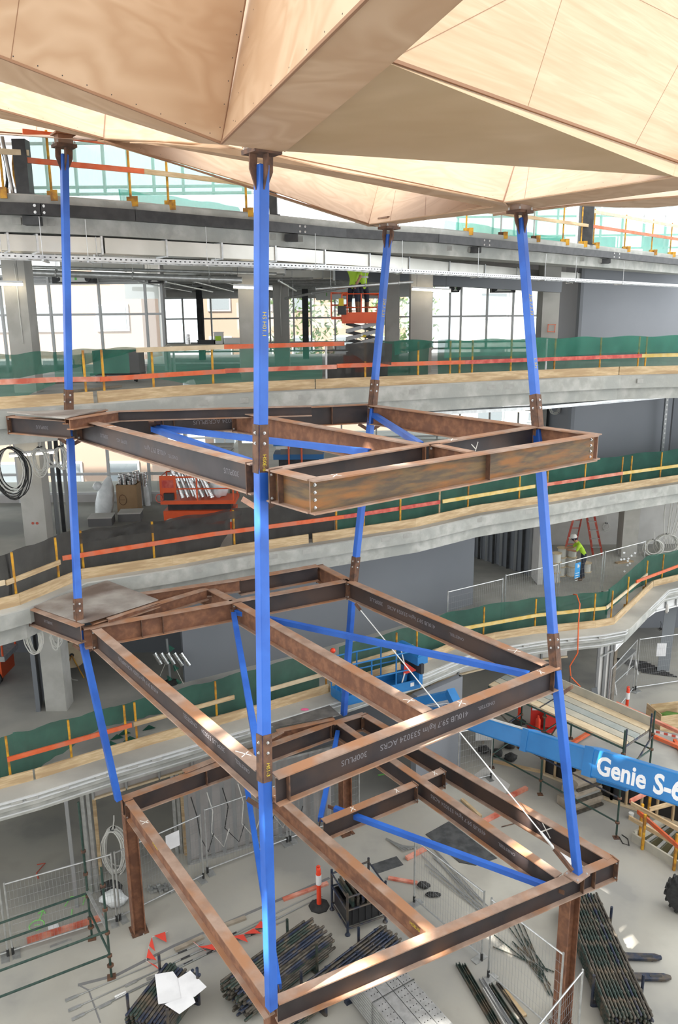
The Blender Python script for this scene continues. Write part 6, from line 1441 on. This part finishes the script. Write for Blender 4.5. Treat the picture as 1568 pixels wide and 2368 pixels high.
# bollards
def bollard(b, label, h=1.05):
    t = thing('traffic_bollard', label, 'bollard', b); b = Vector(b)
    part(t, 'base', 'rubber', lathe([(.24,0),(.24,.03),(.12,.07),(.06,.08)], b, 8)); part(t, 'stem', 'safety_red', lathe([(.055,.06),(.05,h*.55),(.06,h*.56),(.06,h*.84),(.05,h*.86),(.055,h*.94),(.03,h*.98)], b, 14), smooth=True)
    part(t, 'reflective_band', 'white_paint', lathe([(.063,h*.57),(.064,h*.58),(.064,h*.80),(.063,h*.81)], b, 14), smooth=True); part(t, 'carry_handle', 'safety_red', tube([b+V(-.035,0,h*.95), b+V(-.04,0,h*1.0), b+V(0,0,h*1.03), b+V(.04,0,h*1.0)], .016, 6), smooth=True)
bollard(P(738,2096,0), 'orange bollard with white band beside the black tub stillage')
bollard(P(1200,1670,0), 'orange bollard behind the boom arm near the red extinguisher stand', 1.0)
bollard(P(1448,1652,0), 'orange bollard behind the scaffold deck near the timber crate', 1.0)
# perforated planks in a strapped stack
pc_, pd_ = P(846,2213,.75), P(1010,2405,.75); x = (pd_-pc_); x.z = 0; L_ = min(3.0, x.length); x.normalize(); s = V(-x.y, x.x, 0); ang = math.atan2(x.y, x.x)
sh = [box((L_/2,0,0), (L_,.225,.012)), box((L_/2,.106,-.025), (L_,.012,.05)), box((L_/2,-.106,-.025), (L_,.012,.05))]
mp_ = mesh('scaffold_plank', sh, 'galv'); hm = mesh('perforations', [cyl((.10+.13*k, (-.07,0,.07)[j]+(.02 if k % 2 else 0), .0055), (.10+.13*k, (-.07,0,.07)[j]+(.02 if k % 2 else 0), .0075), .012, 6) for k in range(int(L_/.13)-1) for j in range(3)], 'black_steel')
for j in range(9):
    for i in range(4):
        o = bpy.data.objects.new('scaffold_plank', mp_); COL.objects.link(o); o.matrix_world = Matrix.Translation(V(pc_.x,pc_.y,.16+.068*j)+s*(.36-.24*i)+x*(.03*math.sin(i*5+j*3))) @ Matrix.Rotation(ang, 4, 'Z'); setp(o, 'perforated galvanised plank in the strapped stack under the lowest front beam', 'plank', 'planks in the strapped stack', 'thing')
        if j == 8 and i != 2: k_ = bpy.data.objects.new('perforations', hm); COL.objects.link(k_); k_.parent = o; k_['kind'] = 'stuff'
mid = V(pc_.x,pc_.y,0)+x*(L_*.5)
solo('pallet_bearer', 'blue_tube', [box(mid+V(0,0,.0555)-x*1.0, (.10,1.1,.111), ang)], 'blue bearer under the stack of perforated planks', 'bearer'); solo('pallet_bearer', 'blue_tube', [box(mid+V(0,0,.0555)+x*.9, (.10,1.1,.111), ang)], 'second bearer under the stack of perforated planks', 'bearer')
for f in (.42,): 
    c = V(pc_.x,pc_.y,0)+x*(L_*f); ztop = .16+.068*8+.022
    solo('strap', 'cable_black', tube([c+s*.49+V(0,0,.1), c+s*.49+V(0,0,ztop), c-s*.49+V(0,0,ztop), c-s*.49+V(0,0,.1)], .007, 4), 'black strap around the stack of perforated planks', 'strap')
# fence run through the middle
fpx((960,1938),(1120,2060), G, 'mesh fence panel standing behind the lowest mid beam', h=1.7); fpx((1137,2076),(1303,2203), G, 'mesh fence panel before the tube bundle, with steel laid behind it', h=1.9); fpx((1348,2242),(1225,2392), G, 'mesh fence panel slanting in front of the brown post', h=1.7)
solo('floor_mat', 'mat_black', prism([P(u, v, .002) for u, v in ((984,1930),(1038,1900),(1150,1985),(1100,2002),(1062,1995))], (0,0,.012)), 'big black rubber mat on the floor under the lowest frame', 'mat')
for k, (p0, p1, w, m, lab) in enumerate((((1058,2228),(1150,2385),.07,'green_tube','dark green steel angle on the floor before the fence'),((1072,2230),(1165,2388),.05,'green_tube','thin dark steel bar on the floor before the fence'),((1112,2262),(1200,2404),.08,'stud_steel','grey steel channel on the floor before the fence'),((1120,2286),(1184,2394),.06,'white_wall','white steel channel on the floor before the fence'),((1134,2276),(1218,2402),.06,'green_tube','long green steel section beside the timber offcut'),((1150,2272),(1234,2395),.04,'brown_tube','rusty thin bar beside the timber offcut'))):
    a, b = P(*p0,.04), P(*p1,.04); xx, yy, zz = frame(a, b)
    solo('steel_section', m, [bar(a, b, w, .012, off=(0,-.03)), bar(a, b, .012, .07, off=(w/2,0)), bar(a, b, .012, .07, off=(-w/2,0))], lab, 'steel section')
solo('timber_piece', 'timber', bar(P(1166,2290,.03), P(1214,2350,.03), .09, .05), 'orange timber offcut on the floor before the fence', 'timber')
for k in range(9):
    rnd = random.Random(k+900); a, b = P(1150+rnd.uniform(-10,60), 2130+rnd.uniform(-20,60), .03), P(1270+rnd.uniform(-20,20), 2300+rnd.uniform(-60,40), .03)
    solo('steel_bar', 'green_tube', cyl(a, b, .014, 6), 'thin dark bar lying behind the fence before the tube bundle', 'bar', 'bars behind the fence')
for k in range(8):
    rnd = random.Random(k+950); a, b = P(975+rnd.uniform(0,40), 1960+rnd.uniform(-10,60), .03), P(1120+rnd.uniform(-10,20), 2125+rnd.uniform(-40,30), .03)
    solo('steel_bar', 'stud_steel', cyl(a, b, .012, 6), 'thin grey bar lying behind the fence under the blue brace', 'bar', 'bars under the blue brace')
for (u, v, sx, sy, sz, m, lab, sd) in ((980,2052,.14,.10,.07,'rubber','black battery box on the floor behind the mesh fence',1),(1003,2072,.18,.08,.04,'rubber','black rag on the floor behind the mesh fence',2)):
    solo('rag', m, crumple(P(u,v,0), sx,sy,sz, sd), lab, 'rag', smooth='all')
solo('timber_batten', 'faded_orange', bar(P(898,2030,.03), P(965,2042,.03), .09, .05), 'faded red batten on the floor behind the stillage', 'timber'); solo('timber_batten', 'faded_orange', bar(P(940,1985,.05), P(984,1962,.05), .10, .08), 'red timber against the black mat', 'timber')
ground_strip([(865,2010),(925,1990)], .35, 'mat_black', 'dark rubble patch in the floor behind the stillage', 'floor patch', 'floor_patch', .01)
for k in range(6): 
    a, b = P(893+7*k, 1938+4*k, .03), P(935+6*k, 1968-2*k, .05); solo('steel_strip', 'galv', bar(a, b, .035, .012), 'loose steel strip in the heap near the mat', 'strip', 'strips near the mat')
solo('paper_sheet', 'paper', prism([P(u, v, .004) for u, v in ((1284,1970),(1306,1966),(1330,1995),(1312,2003))], (0,0,.004)), 'white paper on the floor below the tie rod', 'paper')
# pallet truck, wheel
pj = thing('pallet_truck', 'dark blue pallet truck with two forks behind the tube bundle', 'pallet truck', P(1450,2235,0))
for (p0, p1) in (((1420,2208),(1530,2212)),((1440,2255),(1552,2258))):
    a, b = P(*p0,.088), P(*p1,.088); d = (b-a).normalized(); n_ = V(-d.y,d.x,0)
    f_ = part(pj, 'fork', 'blue_tube', [prism([a-n_*.08, b-n_*.08-d*.12, b-n_*.03, b+n_*.03, b+n_*.08-d*.12, a+n_*.08], (0,0,-.05))]); part(f_, 'load_roller', 'rubber', cyl(b-d*.2-n_*.05+V(0,0,-.055), b-d*.2+n_*.05+V(0,0,-.055), .032, 10)); part(f_, 'slot', 'black_steel', bar(b-d*.42+V(0,0,.002), b-d*.18+V(0,0,.002), .05, .004))
a, b = P(1420,2208,.06), P(1440,2255,.06); part(pj, 'yoke', 'blue_tube', bar(a+(a-b).normalized()*.1, b+(b-a).normalized()*.1, .12, .055))
wc = P(1585,2112,0); 
TW = thing('machine_wheel', 'big black lugged machine tyre on the floor beyond the tube bundle', 'wheel', wc); wr = .46; ctr = wc+V(0,0,wr); axd = V(-.55,-.83,0).normalized()
rot = Matrix.Translation(ctr) @ axd.to_track_quat('Z','Y').to_matrix().to_4x4()
part(TW, 'tyre', 'rubber', xf(lathe([(.24,-.15),(.40,-.16),(wr-.03,-.12),(wr-.02,0),(wr-.03,.12),(.40,.16),(.24,.15)], (0,0,0), 26), rot), smooth=True); part(TW, 'rim', 'dark_wall', xf(lathe([(.06,-.1),(.25,-.12),(.25,.12),(.06,.1)], (0,0,0), 18), rot))
for k in range(18):
    a_ = k*2*math.pi/18
    for sd in (-1,1): part(TW, 'tread_lug', 'rubber', xf(box((math.cos(a_+.1*sd)*(wr-.02), math.sin(a_+.1*sd)*(wr-.02), sd*.07), (.06,.045,.14), a_+.1*sd+.0), rot))
# ================================================================== ground floor, right: scaffold with deck, boom lift, formwork
RS = thing('scaffold', 'green tube scaffold carrying the plank deck beside the lettered boom', 'scaffold', P(1300,1850,0))
zd = 2.6; h_f = 1.15; k0_, k1_, k2_, k3_ = P(1130,1583,zd), P(1440,1724,zd), P(1506,1680,zd), P(1196,1545,zd)
dl, dw = (k1_-k0_).normalized(), (k3_-k0_).normalized(); dl.z = dw.z = 0
def gr(p, z=0.0): return Vector((p.x, p.y, z))
stn = {'c': (gr(k0_+dl*.25), 2.5), 'a': (gr(k0_.lerp(k1_,.46)), 2.5), 'b': (gr(k1_+dl*.05-dw*.03), 3.05), 'd': (gr(k3_+dl*.25), 2.5), 'f': (gr(k3_.lerp(k2_,.46), h_f), 2.5), 'e': (gr(k2_+dl*.05+dw*.03, h_f), 3.05)}
for k_, (p, zt_) in stn.items():
    o = part(RS, 'standard', 'scaf_green', cyl(p+V(0,0,.1), gr(p, zt_), .027, 8)); part(o, 'base_jack', 'rust_plate', [cyl(p, p+V(0,0,.2), .019, 6), box(p+V(0,0,.006), (.15,.15,.012))])
    for h_ in (.45,1.15,1.95,2.4):
        if h_ > p.z+.2: part(o, 'rosette', 'rust_plate', lathe([(.03,-.03),(.06,-.02),(.06,.02),(.03,.03)], gr(p, h_), 8))
for i, j in (('c','a'),('a','b'),('d','f'),('f','e'),('a','f'),('b','e'),('c','d')):
    for h_ in (.45,1.15,1.95):
        if h_ > 1.5 or not ({i, j} & {'e', 'f'}): part(RS, 'ledger', 'scaf_green' if h_ != 1.15 else 'blue_tube', cyl(gr(stn[i][0], h_), gr(stn[j][0], h_), .023, 7))
part(RS, 'diagonal', 'brown_tube', cyl(gr(stn['a'][0],1.45), gr(stn['f'][0],2.3), .023, 7)); part(RS, 'diagonal', 'blue_tube', cyl(gr(stn['b'][0],1.45), gr(stn['e'][0],2.35), .023, 7)); part(RS, 'diagonal', 'brown_tube', cyl(gr(stn['c'][0],1.95), gr(stn['a'][0],1.15), .023, 7))
for k in range(5):
    f0, f1 = k/5+.01, (k+1)/5-.01; q_ = [k0_.lerp(k3_, f0), k1_.lerp(k2_, f0), k1_.lerp(k2_, f1), k0_.lerp(k3_, f1)]
    solo('scaffold_board', 'plank_steel' if k in (2,) else ('plank' if k % 2 else 'timber_pale'), prism(q_, (0,0,-.045)), ['pale outer board of the scaffold deck over the boom','second board of the scaffold deck, greyish','galvanised middle board of the scaffold deck','fourth board of the scaffold deck','pale board of the scaffold deck next to its toe board'][k], 'board')
solo('toe_board', 'plank', prism([k3_, k2_, k2_+V(0,0,.24), k3_+V(0,0,.24)], dw*.035), 'grey toe board standing along the scaffold deck', 'toe board')
dr_ = thing('deck_rail', 'dark blue end rails and ledgers framing the scaffold deck', 'scaffold frame', k1_)
part(dr_, 'edge_ledger', 'scaf_green', cyl(k0_+V(0,0,-.072), k1_+V(0,0,-.072), .025, 7)); part(dr_, 'end_transom', 'blue_tube', cyl(k1_+V(0,0,-.077), k2_+V(0,0,-.077), .03, 7)); part(dr_, 'edge_ledger', 'scaf_green', cyl(k3_+V(0,0,-.072), k2_+V(0,0,-.072), .025, 7)); part(dr_, 'cross_tie', 'blue_tube', bar(k0_.lerp(k1_,.42)+V(0,0,.011), k3_.lerp(k2_,.42)+V(0,0,.011)-dw*.004, .03,.02))
for p in (k1_+dl*.03+dw*.1, k2_+dl*.03-dw*.1, k3_.lerp(k2_,.42)+dw*.065): part(dr_, 'stub_post', 'blue_tube', cyl(p+V(0,0,-.3), p+V(0,0,.42), .026, 7))
# ---- boom lift
def T(u, v, t): return CAM + ray(u, v)*t
b0, b1, b2, b3 = T(1046,1655,17.9), T(1224,1712,16.4), T(1375,1762,15.0), T(1640,1846,12.9)
BM = thing('boom_lift', 'blue telescopic boom lift with big white lettering on its arm and a work basket', 'boom lift', T(1640,2100,15))
upb = V(.25,.35,1)
def seg(a, b, w, h, m='machine_blue', nm='boom_section'):
    o = part(BM, nm, m, bar(a, b, w, h, up=upb)); bv = o.modifiers.new('edge','BEVEL'); bv.width = .03; bv.segments = 2; return o
d_ = (b3-b0).normalized()
seg(b0, b1+d_*.1, .30, .36); seg(b1, b2+d_*.1, .36, .43); d_m = (b3-b2).normalized(); mb = seg(b2, b3+d_m*4.0, .43, .52)
part(BM, 'collar', 'machine_blue', bar(b1-d_*.06, b1+d_*.1, .39, .46, up=upb)); part(BM, 'collar', 'machine_blue', bar(b2-d_m*.08, b2+d_m*.14, .46, .55, up=upb))
part(BM, 'top_cable_track', 'white_wall', bar(b0+V(0,0,.2), b1+V(0,0,.23), .06, .04, up=upb)); part(BM, 'wear_bracket', 'machine_blue', bar(b2+d_*.1-V(0,0,.32), b2+d_*.75-V(0,0,.30), .1, .12))
xx, yy, zz = frame(b2, b3, upb); side = yy if yy.dot(CAM-b2) > 0 else -yy
tdir = d_ if True else -d_
cen = b2+(b3-b2)*.30+side*.216
part(mb, 'maker_lettering', 'white_paint', text_shape('Genie', .46, b2+d_m*.80+side*.2165-zz*.02, d_m, zz, .003, .012)); part(mb, 'model_lettering', 'white_paint', text_shape('S-60', .46, b2+d_m*1.92+side*.2165-zz*.02, d_m, zz, .003, .014))
# undercarriage beyond the picture edge keeps the arm standing
ub = b3+d_*3.8; part(BM, 'turntable', 'machine_blue', box((ub.x, ub.y, 1.6), (1.8,1.6,1.0))); part(BM, 'mast', 'machine_blue_dark', box((ub.x, ub.y, (2.1+ub.z)/2), (.5,.5,ub.z-2.1))); part(BM, 'chassis', 'dark_wall', box((ub.x, ub.y, .75), (2.2,2.6,.6)))
for sx in (-1,1):
    for sy in (-1,1): part(BM, 'wheel', 'rubber', lathe([(.1,-.17),(.45,-.17),(.47,0),(.45,.17),(.1,.17)], (ub.x+sx*1.15, ub.y+sy*1.0, .47), 18, 'X'))
# jib and basket
j0, j1, j2 = b0, T(1052,1606,18.6), T(960,1628,19.0)
seg(j0-d_*.2, j0+d_*.2, .32, .4); part(BM, 'jib', 'machine_blue', bar(T(1045,1605,18.4), T(955,1625,19.0), .14, .18)); part(BM, 'jib', 'machine_blue', bar(T(1062,1640,18.0), T(960,1648,18.9), .14, .16)); part(BM, 'jib_link', 'machine_blue', bar(T(1040,1598,18.4), T(1064,1646,18.0), .2, .2)); part(BM, 'jib_ram', 'galv', cyl(T(1050,1625,18.2), T(965,1635,18.9), .03, 8))
zf = 3.87; kq = [P(766,1632,zf), P(802,1656,zf), P(978,1612,zf), P(940,1590,zf)]
kq = [q_+V(0,.62,0) for q_ in (kq[0], kq[1], kq[2], kq[0]+(kq[2]-kq[1]))]
kc = sum(kq, Vector())/4
part(BM, 'basket_floor', 'machine_blue', prism(kq, (0,0,-.06)))
for i in range(4): a, b = kq[i], kq[(i+1)%4]; part(BM, 'basket_kickboard', 'machine_blue', bar(a+V(0,0,.09), b+V(0,0,.09), .03, .22))
for h_ in (1.0,.52):
    part(BM, 'basket_rail', 'machine_blue', tube([p+V(0,0,h_) for p in kq], .02, 7, closed=True))
for i in range(4):
    for f in (0,.33,.66):
        if i % 2 == 1 or f == 0 or i == 0 or i == 2: p = kq[i].lerp(kq[(i+1)%4], f); part(BM, 'basket_post', 'machine_blue', cyl(p, p+V(0,0,1.0), .02, 7))
pb_ = kq[3].lerp(kq[2], .42)+V(0,-.12,-.32); xk = (kq[2]-kq[3]).normalized()
part(BM, 'control_console', 'machine_blue', [bar(pb_+xk*-.42+V(0,-.05,1.12), pb_+xk*.42+V(0,-.05,1.12), .34, .22), cyl(pb_+xk*-.42+V(0,-.02,1.20), pb_+xk*.42+V(0,-.02,1.20), .16, 14)]); part(BM, 'console_back', 'black_plastic', bar(pb_+xk*-.40+V(0,-.16,.92), pb_+xk*.40+V(0,-.16,.92), .1, .26)); part(BM, 'console_panel', 'machine_blue', bar(pb_+xk*-.36+V(0,-.05,.62), pb_+xk*.36+V(0,-.05,.62), .12, .4))
part(BM, 'foot_guard', 'yellow_timber', bar(kq[1].lerp(kq[2],.18)+V(0,.15,.22), kq[1].lerp(kq[2],.32)+V(0,.15,.22), .04, .4)); part(BM, 'sticker', 'white_paint', bar(kq[1].lerp(kq[2],.28)+V(0,-.02,.1), kq[1].lerp(kq[2],.33)+V(0,-.02,.1), .006, .1)); part(BM, 'sticker', 'white_paint', bar(kq[1].lerp(kq[2],.86)+V(0,-.02,.1), kq[1].lerp(kq[2],.91)+V(0,-.02,.1), .006, .1))
part(BM, 'stop_knob', 'safety_red', ball(kq[0]+V(.05,.05,1.15), .07, 10), smooth='all')
bk = kq[1].lerp(kq[2],.82)+(kq[3]-kq[2]).normalized()*.24; bu = thing('bucket', 'dark blue bucket standing in the boom lift basket', 'bucket', bk); part(bu, 'pail', 'machine_blue_dark', lathe([(.13,0),(.16,.34),(.165,.34),(.165,.36)], bk, 14), smooth=True); part(bu, 'handle', 'galv', tube([bk+V(-.16,0,.33), bk+V(-.1,-.1,.22), bk+V(.1,-.1,.22), bk+V(.16,0,.33)], .006, 4))
fl_ = pb_+V(-.2,-.34,1.05); ft = thing('warning_flag', 'orange red flag tied with white tape to the basket console', 'flag', fl_); part(ft, 'flag', 'flag_red', prism([fl_, fl_+V(.30,-.02,-.22), fl_+V(-.04,-.01,-.34)], (0,.01,0))); part(ft, 'tape', 'white_plastic', bar(fl_+V(-.1,0,.35), fl_+V(-.01,0,-.05), .02,.03)); part(ft, 'tape_tail', 'white_plastic', bar(fl_+V(0,-.01,-.3), fl_+V(-.08,-.01,-.6), .02,.03))
# ---- block wall and corner post behind the boom
solo('wall_back', 'grey_wall', bar(P(955,1850,0)+V(0,0,1.6), P(1057,1795,0)+V(0,0,1.6), .2, 3.2), kind='structure')
cp = P(1058,1795,0); solo('trim_1', 'galv', box(cp+V(0,0,1.6), (.09,.12,3.2)), kind='structure')
fpx((1062,1690),(1140,1672), G, 'mesh fence panel between the corner post and the scaffold', h=1.78)
for k, (u, v, s_) in enumerate(((1118,1738,.19),(1148,1747,.20),(1180,1757,.19),(1178,1728,.18))): solo('sandbag', 'rubber', crumple(P(u,v,0), s_,.2,.09, 40+k), 'dark sandbag on the floor among the scaffold feet', 'sandbag', 'sandbags by the scaffold', smooth='all')
wb = P(1118,1722,0); t = thing('white_board', 'blank white board leaning by the scaffold under the boom', 'board', wb); part(t, 'sheet', 'white_paint', bar(wb+V(-.26,0,.42), wb+V(.26,.03,.42), .02, .55)); part(t, 'stand', 'dirty_wood', bar(wb+V(0,.06,0), wb+V(0,.02,.5), .05, .03))
# first aid / extinguisher stand
es = P(1256,1690,0); t = thing('extinguisher_stand', 'red stand with a first aid sign and extinguisher behind the boom', 'stand', es)
part(t, 'back_board', 'sign_red', bar(es+V(-.36,.25,.55), es+V(.1,.25,.55), .04, 1.05)); part(t, 'sign', 'paper', box(es+V(-.2,.21,.78), (.26,.02,.3))); part(t, 'cross', 'black_plastic', [box(es+V(-.2,.195,.80), (.14,.01,.05)), box(es+V(-.2,.194,.80), (.05,.01,.15))]); part(t, 'cabinet', 'sign_red', box(es+V(.22,.1,.42), (.42,.36,.5))); part(t, 'base', 'sign_red', box(es+V(0,.1,.04), (.9,.5,.08))); part(t, 'extinguisher', 'safety_red', lathe([(.08,.08),(.08,.45),(.03,.52),(.03,.58)], es+V(-.2,-.08,0), 12), smooth=True)
# pillar of studs, trestle, leaning sheets, right fences
sp0 = P(1375,1640,0); sp1 = P(1415,1622,0); t = thing('stud_pillar', 'pale boxed pillar of steel studs between the scaffold and trestle', 'pillar', sp0)
part(t, 'lining_board', 'white_wall', bar(sp0+V(0,.1,1.6), sp1+V(0,.1,1.6), .06, 3.2))
for f in (0,.4,.75,1): b = sp0.lerp(sp1, f); part(t, 'stud', 'stud_steel' if f < .9 else 'dirty_wood', bar(b, b+V(0,0,3.2), .07, .09, up=(1,0,0)))
part(t, 'nogging', 'galv', bar(sp0+V(0,-.03,1.9), sp1+V(0,-.03,2.0), .04, .05))
solo('lining_offcut', 'facade_grey', bar(P(1378,1642,0)+V(0,-.22,0), P(1368,1640,0)+V(0,-.1,.85), .2, .012, up=(0,-1,.3)), 'grey board offcut leaning on the stud pillar', 'board')
tq = P(1412,1608,0); t = thing('trestle', 'galvanised trestle frame standing beside the stud pillar', 'trestle', tq)
ta, tb_ = tq+V(0,0,1.0), P(1462,1560,0)+V(0,0,1.0); part(t, 'top_channel', 'galv', bar(ta, tb_, .2, .07))
for c in (ta, tb_):
    for sd in (-.22,.22): part(t, 'leg', 'white_paint', cyl(c, V(c.x+sd, c.y+.1*sd, 0), .025, 7))
part(t, 'stretcher', 'galv', cyl(V(ta.x,ta.y,.35), V(tb_.x,tb_.y,.35), .018, 6))
fpx((1300,1528),(1466,1488), G, 'mesh fence panel behind the trestle') if False else None
fpx((1480,1476),(1640,1455), G, 'mesh fence panel with a small notice before the leaning board'); fpx((1474,1478),(1414,1545), G, 'mesh fence panel turning back towards the stud pillar')
solo('notice_sheet', 'paper', box(P(1527,1500,1.35)+V(0,-.1,0), (.34,.01,.5)), 'white notice on the fence before the leaning board', 'notice')
solo('leaning_board', 'facade_grey', bar(P(1533,1553,0)+V(0,0,0), P(1552,1550,0)+V(0,.5,2.6), .45, .02, up=(0,-1,.2)), 'blue grey board leaning on the dark wall beyond the fence', 'board')
coil(D(1527,1462,31.3), .12, .16, 3, 'cable_black', 'black cable loop on the dark wall beside the leaning board', seed=90)
for k in range(9): rnd = random.Random(k+33); a = P(1420+8*k,1522+4*k,.032); solo('conduit_length', 'black_plastic', cyl(a, a+V(1.15,-.42,.0), .03, 7), 'dark conduit length in the heap behind the trestle', 'conduit', 'conduits behind the trestle')
solo('tassel', 'white_wall', crumple(D(1542,1418,22.0), .05,.05,.14, 3), 'white rag tassel hanging under the bent edge', 'rag', smooth='all')
# timber crate
tc_ = P(1550,1690,0); t = thing('timber_crate', 'open plywood crate with green offcuts inside', 'crate', tc_); w_, d2 = 1.1, .8
for s_ in (-1,1): part(t, 'side_board', 'timber', box(tc_+V(s_*w_/2+.1,.3,.32), (.03,d2,.62), .2)); part(t, 'side_board', 'timber', box(tc_+V(.1,.3+s_*d2/2,.32), (w_,.03,.62), .2))
part(t, 'bottom', 'timber', box(tc_+V(.1,.3,.03), (w_,d2,.03), .2)); part(t, 'label', 'paper', box(tc_+V(0,-.115,.3), (.22,.01,.18), .2)); part(t, 'green_offcuts', 'foliage', crumple(tc_+V(.1,.3,.2), .4,.28,.12, 7), smooth='all')
# ---- formwork bay at the right
FW = thing('formwork_bay', 'raised concrete bay with timber studs and dark form panels behind the boom', 'formwork', P(1450,1760,0))
fa_, fb_, fc_ = P(1290,1760,0), P(1440,1800,0), P(1640,1860,0)
fr_ = [P(1262,1710,h_f), P(1420,1768,h_f), P(1640,1838,h_f), P(1640,1716,h_f), P(1440,1668,h_f), P(1300,1672,h_f)]
part(FW, 'top_slab', 'slab_floor', prism(fr_, (0,0,-.12)))
for i in range(2):
    a, b = fr_[i], fr_[i+1]; part(FW, 'form_panel', 'black_plastic', bar(a+V(0,.12,-h_f/2-.06), b+V(0,.12,-h_f/2-.06), .04, h_f-.14)); part(FW, 'top_plate', 'timber_pale', bar(a+V(0,0,-.02), b+V(0,0,-.02), .1, .06)); part(FW, 'bottom_plate', 'timber_pale', bar(V(a.x,a.y,.04), V(b.x,b.y,.04), .1, .06))
    n = 6
    for k in range(n+1): p = a.lerp(b, k/n); part(FW, 'timber_stud', 'pine', bar(V(p.x,p.y,.06), V(p.x,p.y,h_f-.05), .08, .05, up=(1,0,0)))
for k, (p0, p1, z_, lab) in enumerate((((1425,1626),(1600,1706),1.3,'long orange steel rail along the top of the formwork bay'),((1320,1720),(1400,1672),1.3,'orange beam on the formwork bay under the deck'),((1505,1700),(1620,1748),1.25,'orange rail beside the red and white tape'),((1560,1712),(1600,1780),1.21,'short orange rail crossing the end of the formwork bay'))):
    a, b = P(*p0, z_), P(*p1, z_); solo('steel_rail', 'orange_paint' if k else 'faded_orange', bar(a, b, .09, .10), lab, 'rail')
tp_a, tp_b = P(1508,1690,1.32), P(1600,1712,1.32)
tpe = thing('barrier_tape', 'red and white striped barrier tape on the formwork bay', 'tape', tp_a)
for k in range(10): a, b = tp_a.lerp(tp_b, k/10), tp_a.lerp(tp_b, (k+1)/10); part(tpe, 'stripe', 'red_paint' if k % 2 else 'white_paint', bar(a, b, .008, .07))
# stepped timber and concrete stack under the boom
sk_ = P(1330,1862,0)
for k in range(3):
    b = sk_+V(.12+.05*k,.06+.07*k,.15+.265*k); t = thing('stair_mould', ['lowest dirty step box under the boom arm','middle dirty step box under the boom arm','top dirty step box under the boom arm'][k], 'box', b)
    part(t, 'block', 'dirty_wood' if k != 1 else 'concrete_patch', box(b, (1.05-.13*k,.58-.08*k,.26), .45)); part(t, 'edge_plank', 'dirty_wood', box(b+Matrix.Rotation(.45,3,'Z') @ V(0,-.32+.04*k,.09), (1.08-.13*k,.06,.08), .45)); part(t, 'edge_plank', 'brown_tube', box(b+Matrix.Rotation(.45,3,'Z') @ V(0,-.33+.04*k,-.10), (1.08-.13*k,.08,.06), .45))
# low timber walkway with yellow posts at the lower right
LW = thing('edge_guardrail', 'low timber guardrail with yellow posts around the floor pit', 'guardrail', P(1500,1950,0))
for (p0, p1, z_, m) in (((1460,1858),(1620,1945),1.0,'timber'),((1455,1890),(1620,1985),.5,'timber'),((1457,1853),(1508,1828),1.0,'faded_orange'),((1475,1876),(1600,1985),.75,'orange_paint'),((1502,1872),(1590,1848),.8,'timber')): part(LW, 'rail_plank', m, bar(P(*p0,z_), P(*p1,z_), .05, .11))
for (u, v) in ((1487,1960),(1481,1935),(1500,1895),(1560,2008)): b = P(u,v,0)+V(-.05,-.07,0); part(LW, 'post', 'yellow_post', box(b+V(0,0,.5), (.06,.06,1.0)))
PT = thing('floor_pit', 'shallow pit with wet dark base, steel battens and timber kerb', 'pit', P(1540,1960,0))
pit = [P(1478,1945,.01), P(1640,2045,.01), P(1640,1968,.01), P(1540,1908,.01)]
part(PT, 'wet_base', 'water_dark', prism(pit, (0,0,.006))); part(PT, 'kerb_board', 'plank', bar(P(1462,1935,.12), P(1640,2046,.12), .05, .24)); part(PT, 'kerb_board', 'plank', bar(P(1466,1932,.12), P(1532,1898,.12), .05, .24))
for k in range(6): f = (k+.5)/6; part(PT, 'steel_batten', 'galv', bar(pit[0].lerp(pit[1], f)+V(0,0,.04), pit[3].lerp(pit[2], f)+V(0,0,.04), .06, .04))
# odds and ends on the floor
solo('floor_sheet', 'white_wall', prism([P(u,v,.004) for u, v in ((1085,1800),(1122,1774),(1180,1815),(1168,1838),(1120,1830))], (0,0,.008)), 'pale board lying on the floor behind the tie rod', 'board')
solo('timber_beam', 'faded_orange', bar(P(1172,1845,.05), P(1218,1822,.05), .12, .09), 'red timber on the floor beside the pale board', 'timber'); solo('timber_beam', 'faded_orange', bar(P(1108,1905,.05), P(1160,1878,.05), .12, .09), 'red timber under the long beams beside the hook chain', 'timber')
solo('timber_beam', 'timber', bar(P(1068,1848,.05), P(1112,1888,.05), .08, .06), 'light timber lying under the long beams', 'timber'); solo('timber_beam', 'timber', bar(P(1140,1760,.03), P(1250,1784,.03), .10, .06), 'long timber lying behind the leaning blue column', 'timber')
wire([P(1160,1912,.02), P(1175,1908,.02), P(1195,1903,.02)], .012, 'rust_plate', 'short chain with a hook on the floor between the beams', 'chain', 'hook_chain')
solo('cup', 'white_plastic', lathe([(.05,0),(.07,.16),(.065,.16)], P(1459,1892,.02), 10), 'white bucket on the floor by the pit', 'bucket')
wire([P(1432,1935,.015), P(1440,1950,.015), P(1455,1955,.015), P(1452,1940,.015), P(1438,1930,.015)], .012, 'cable_black', 'black loop of wire by the scaffold foot', 'wire')
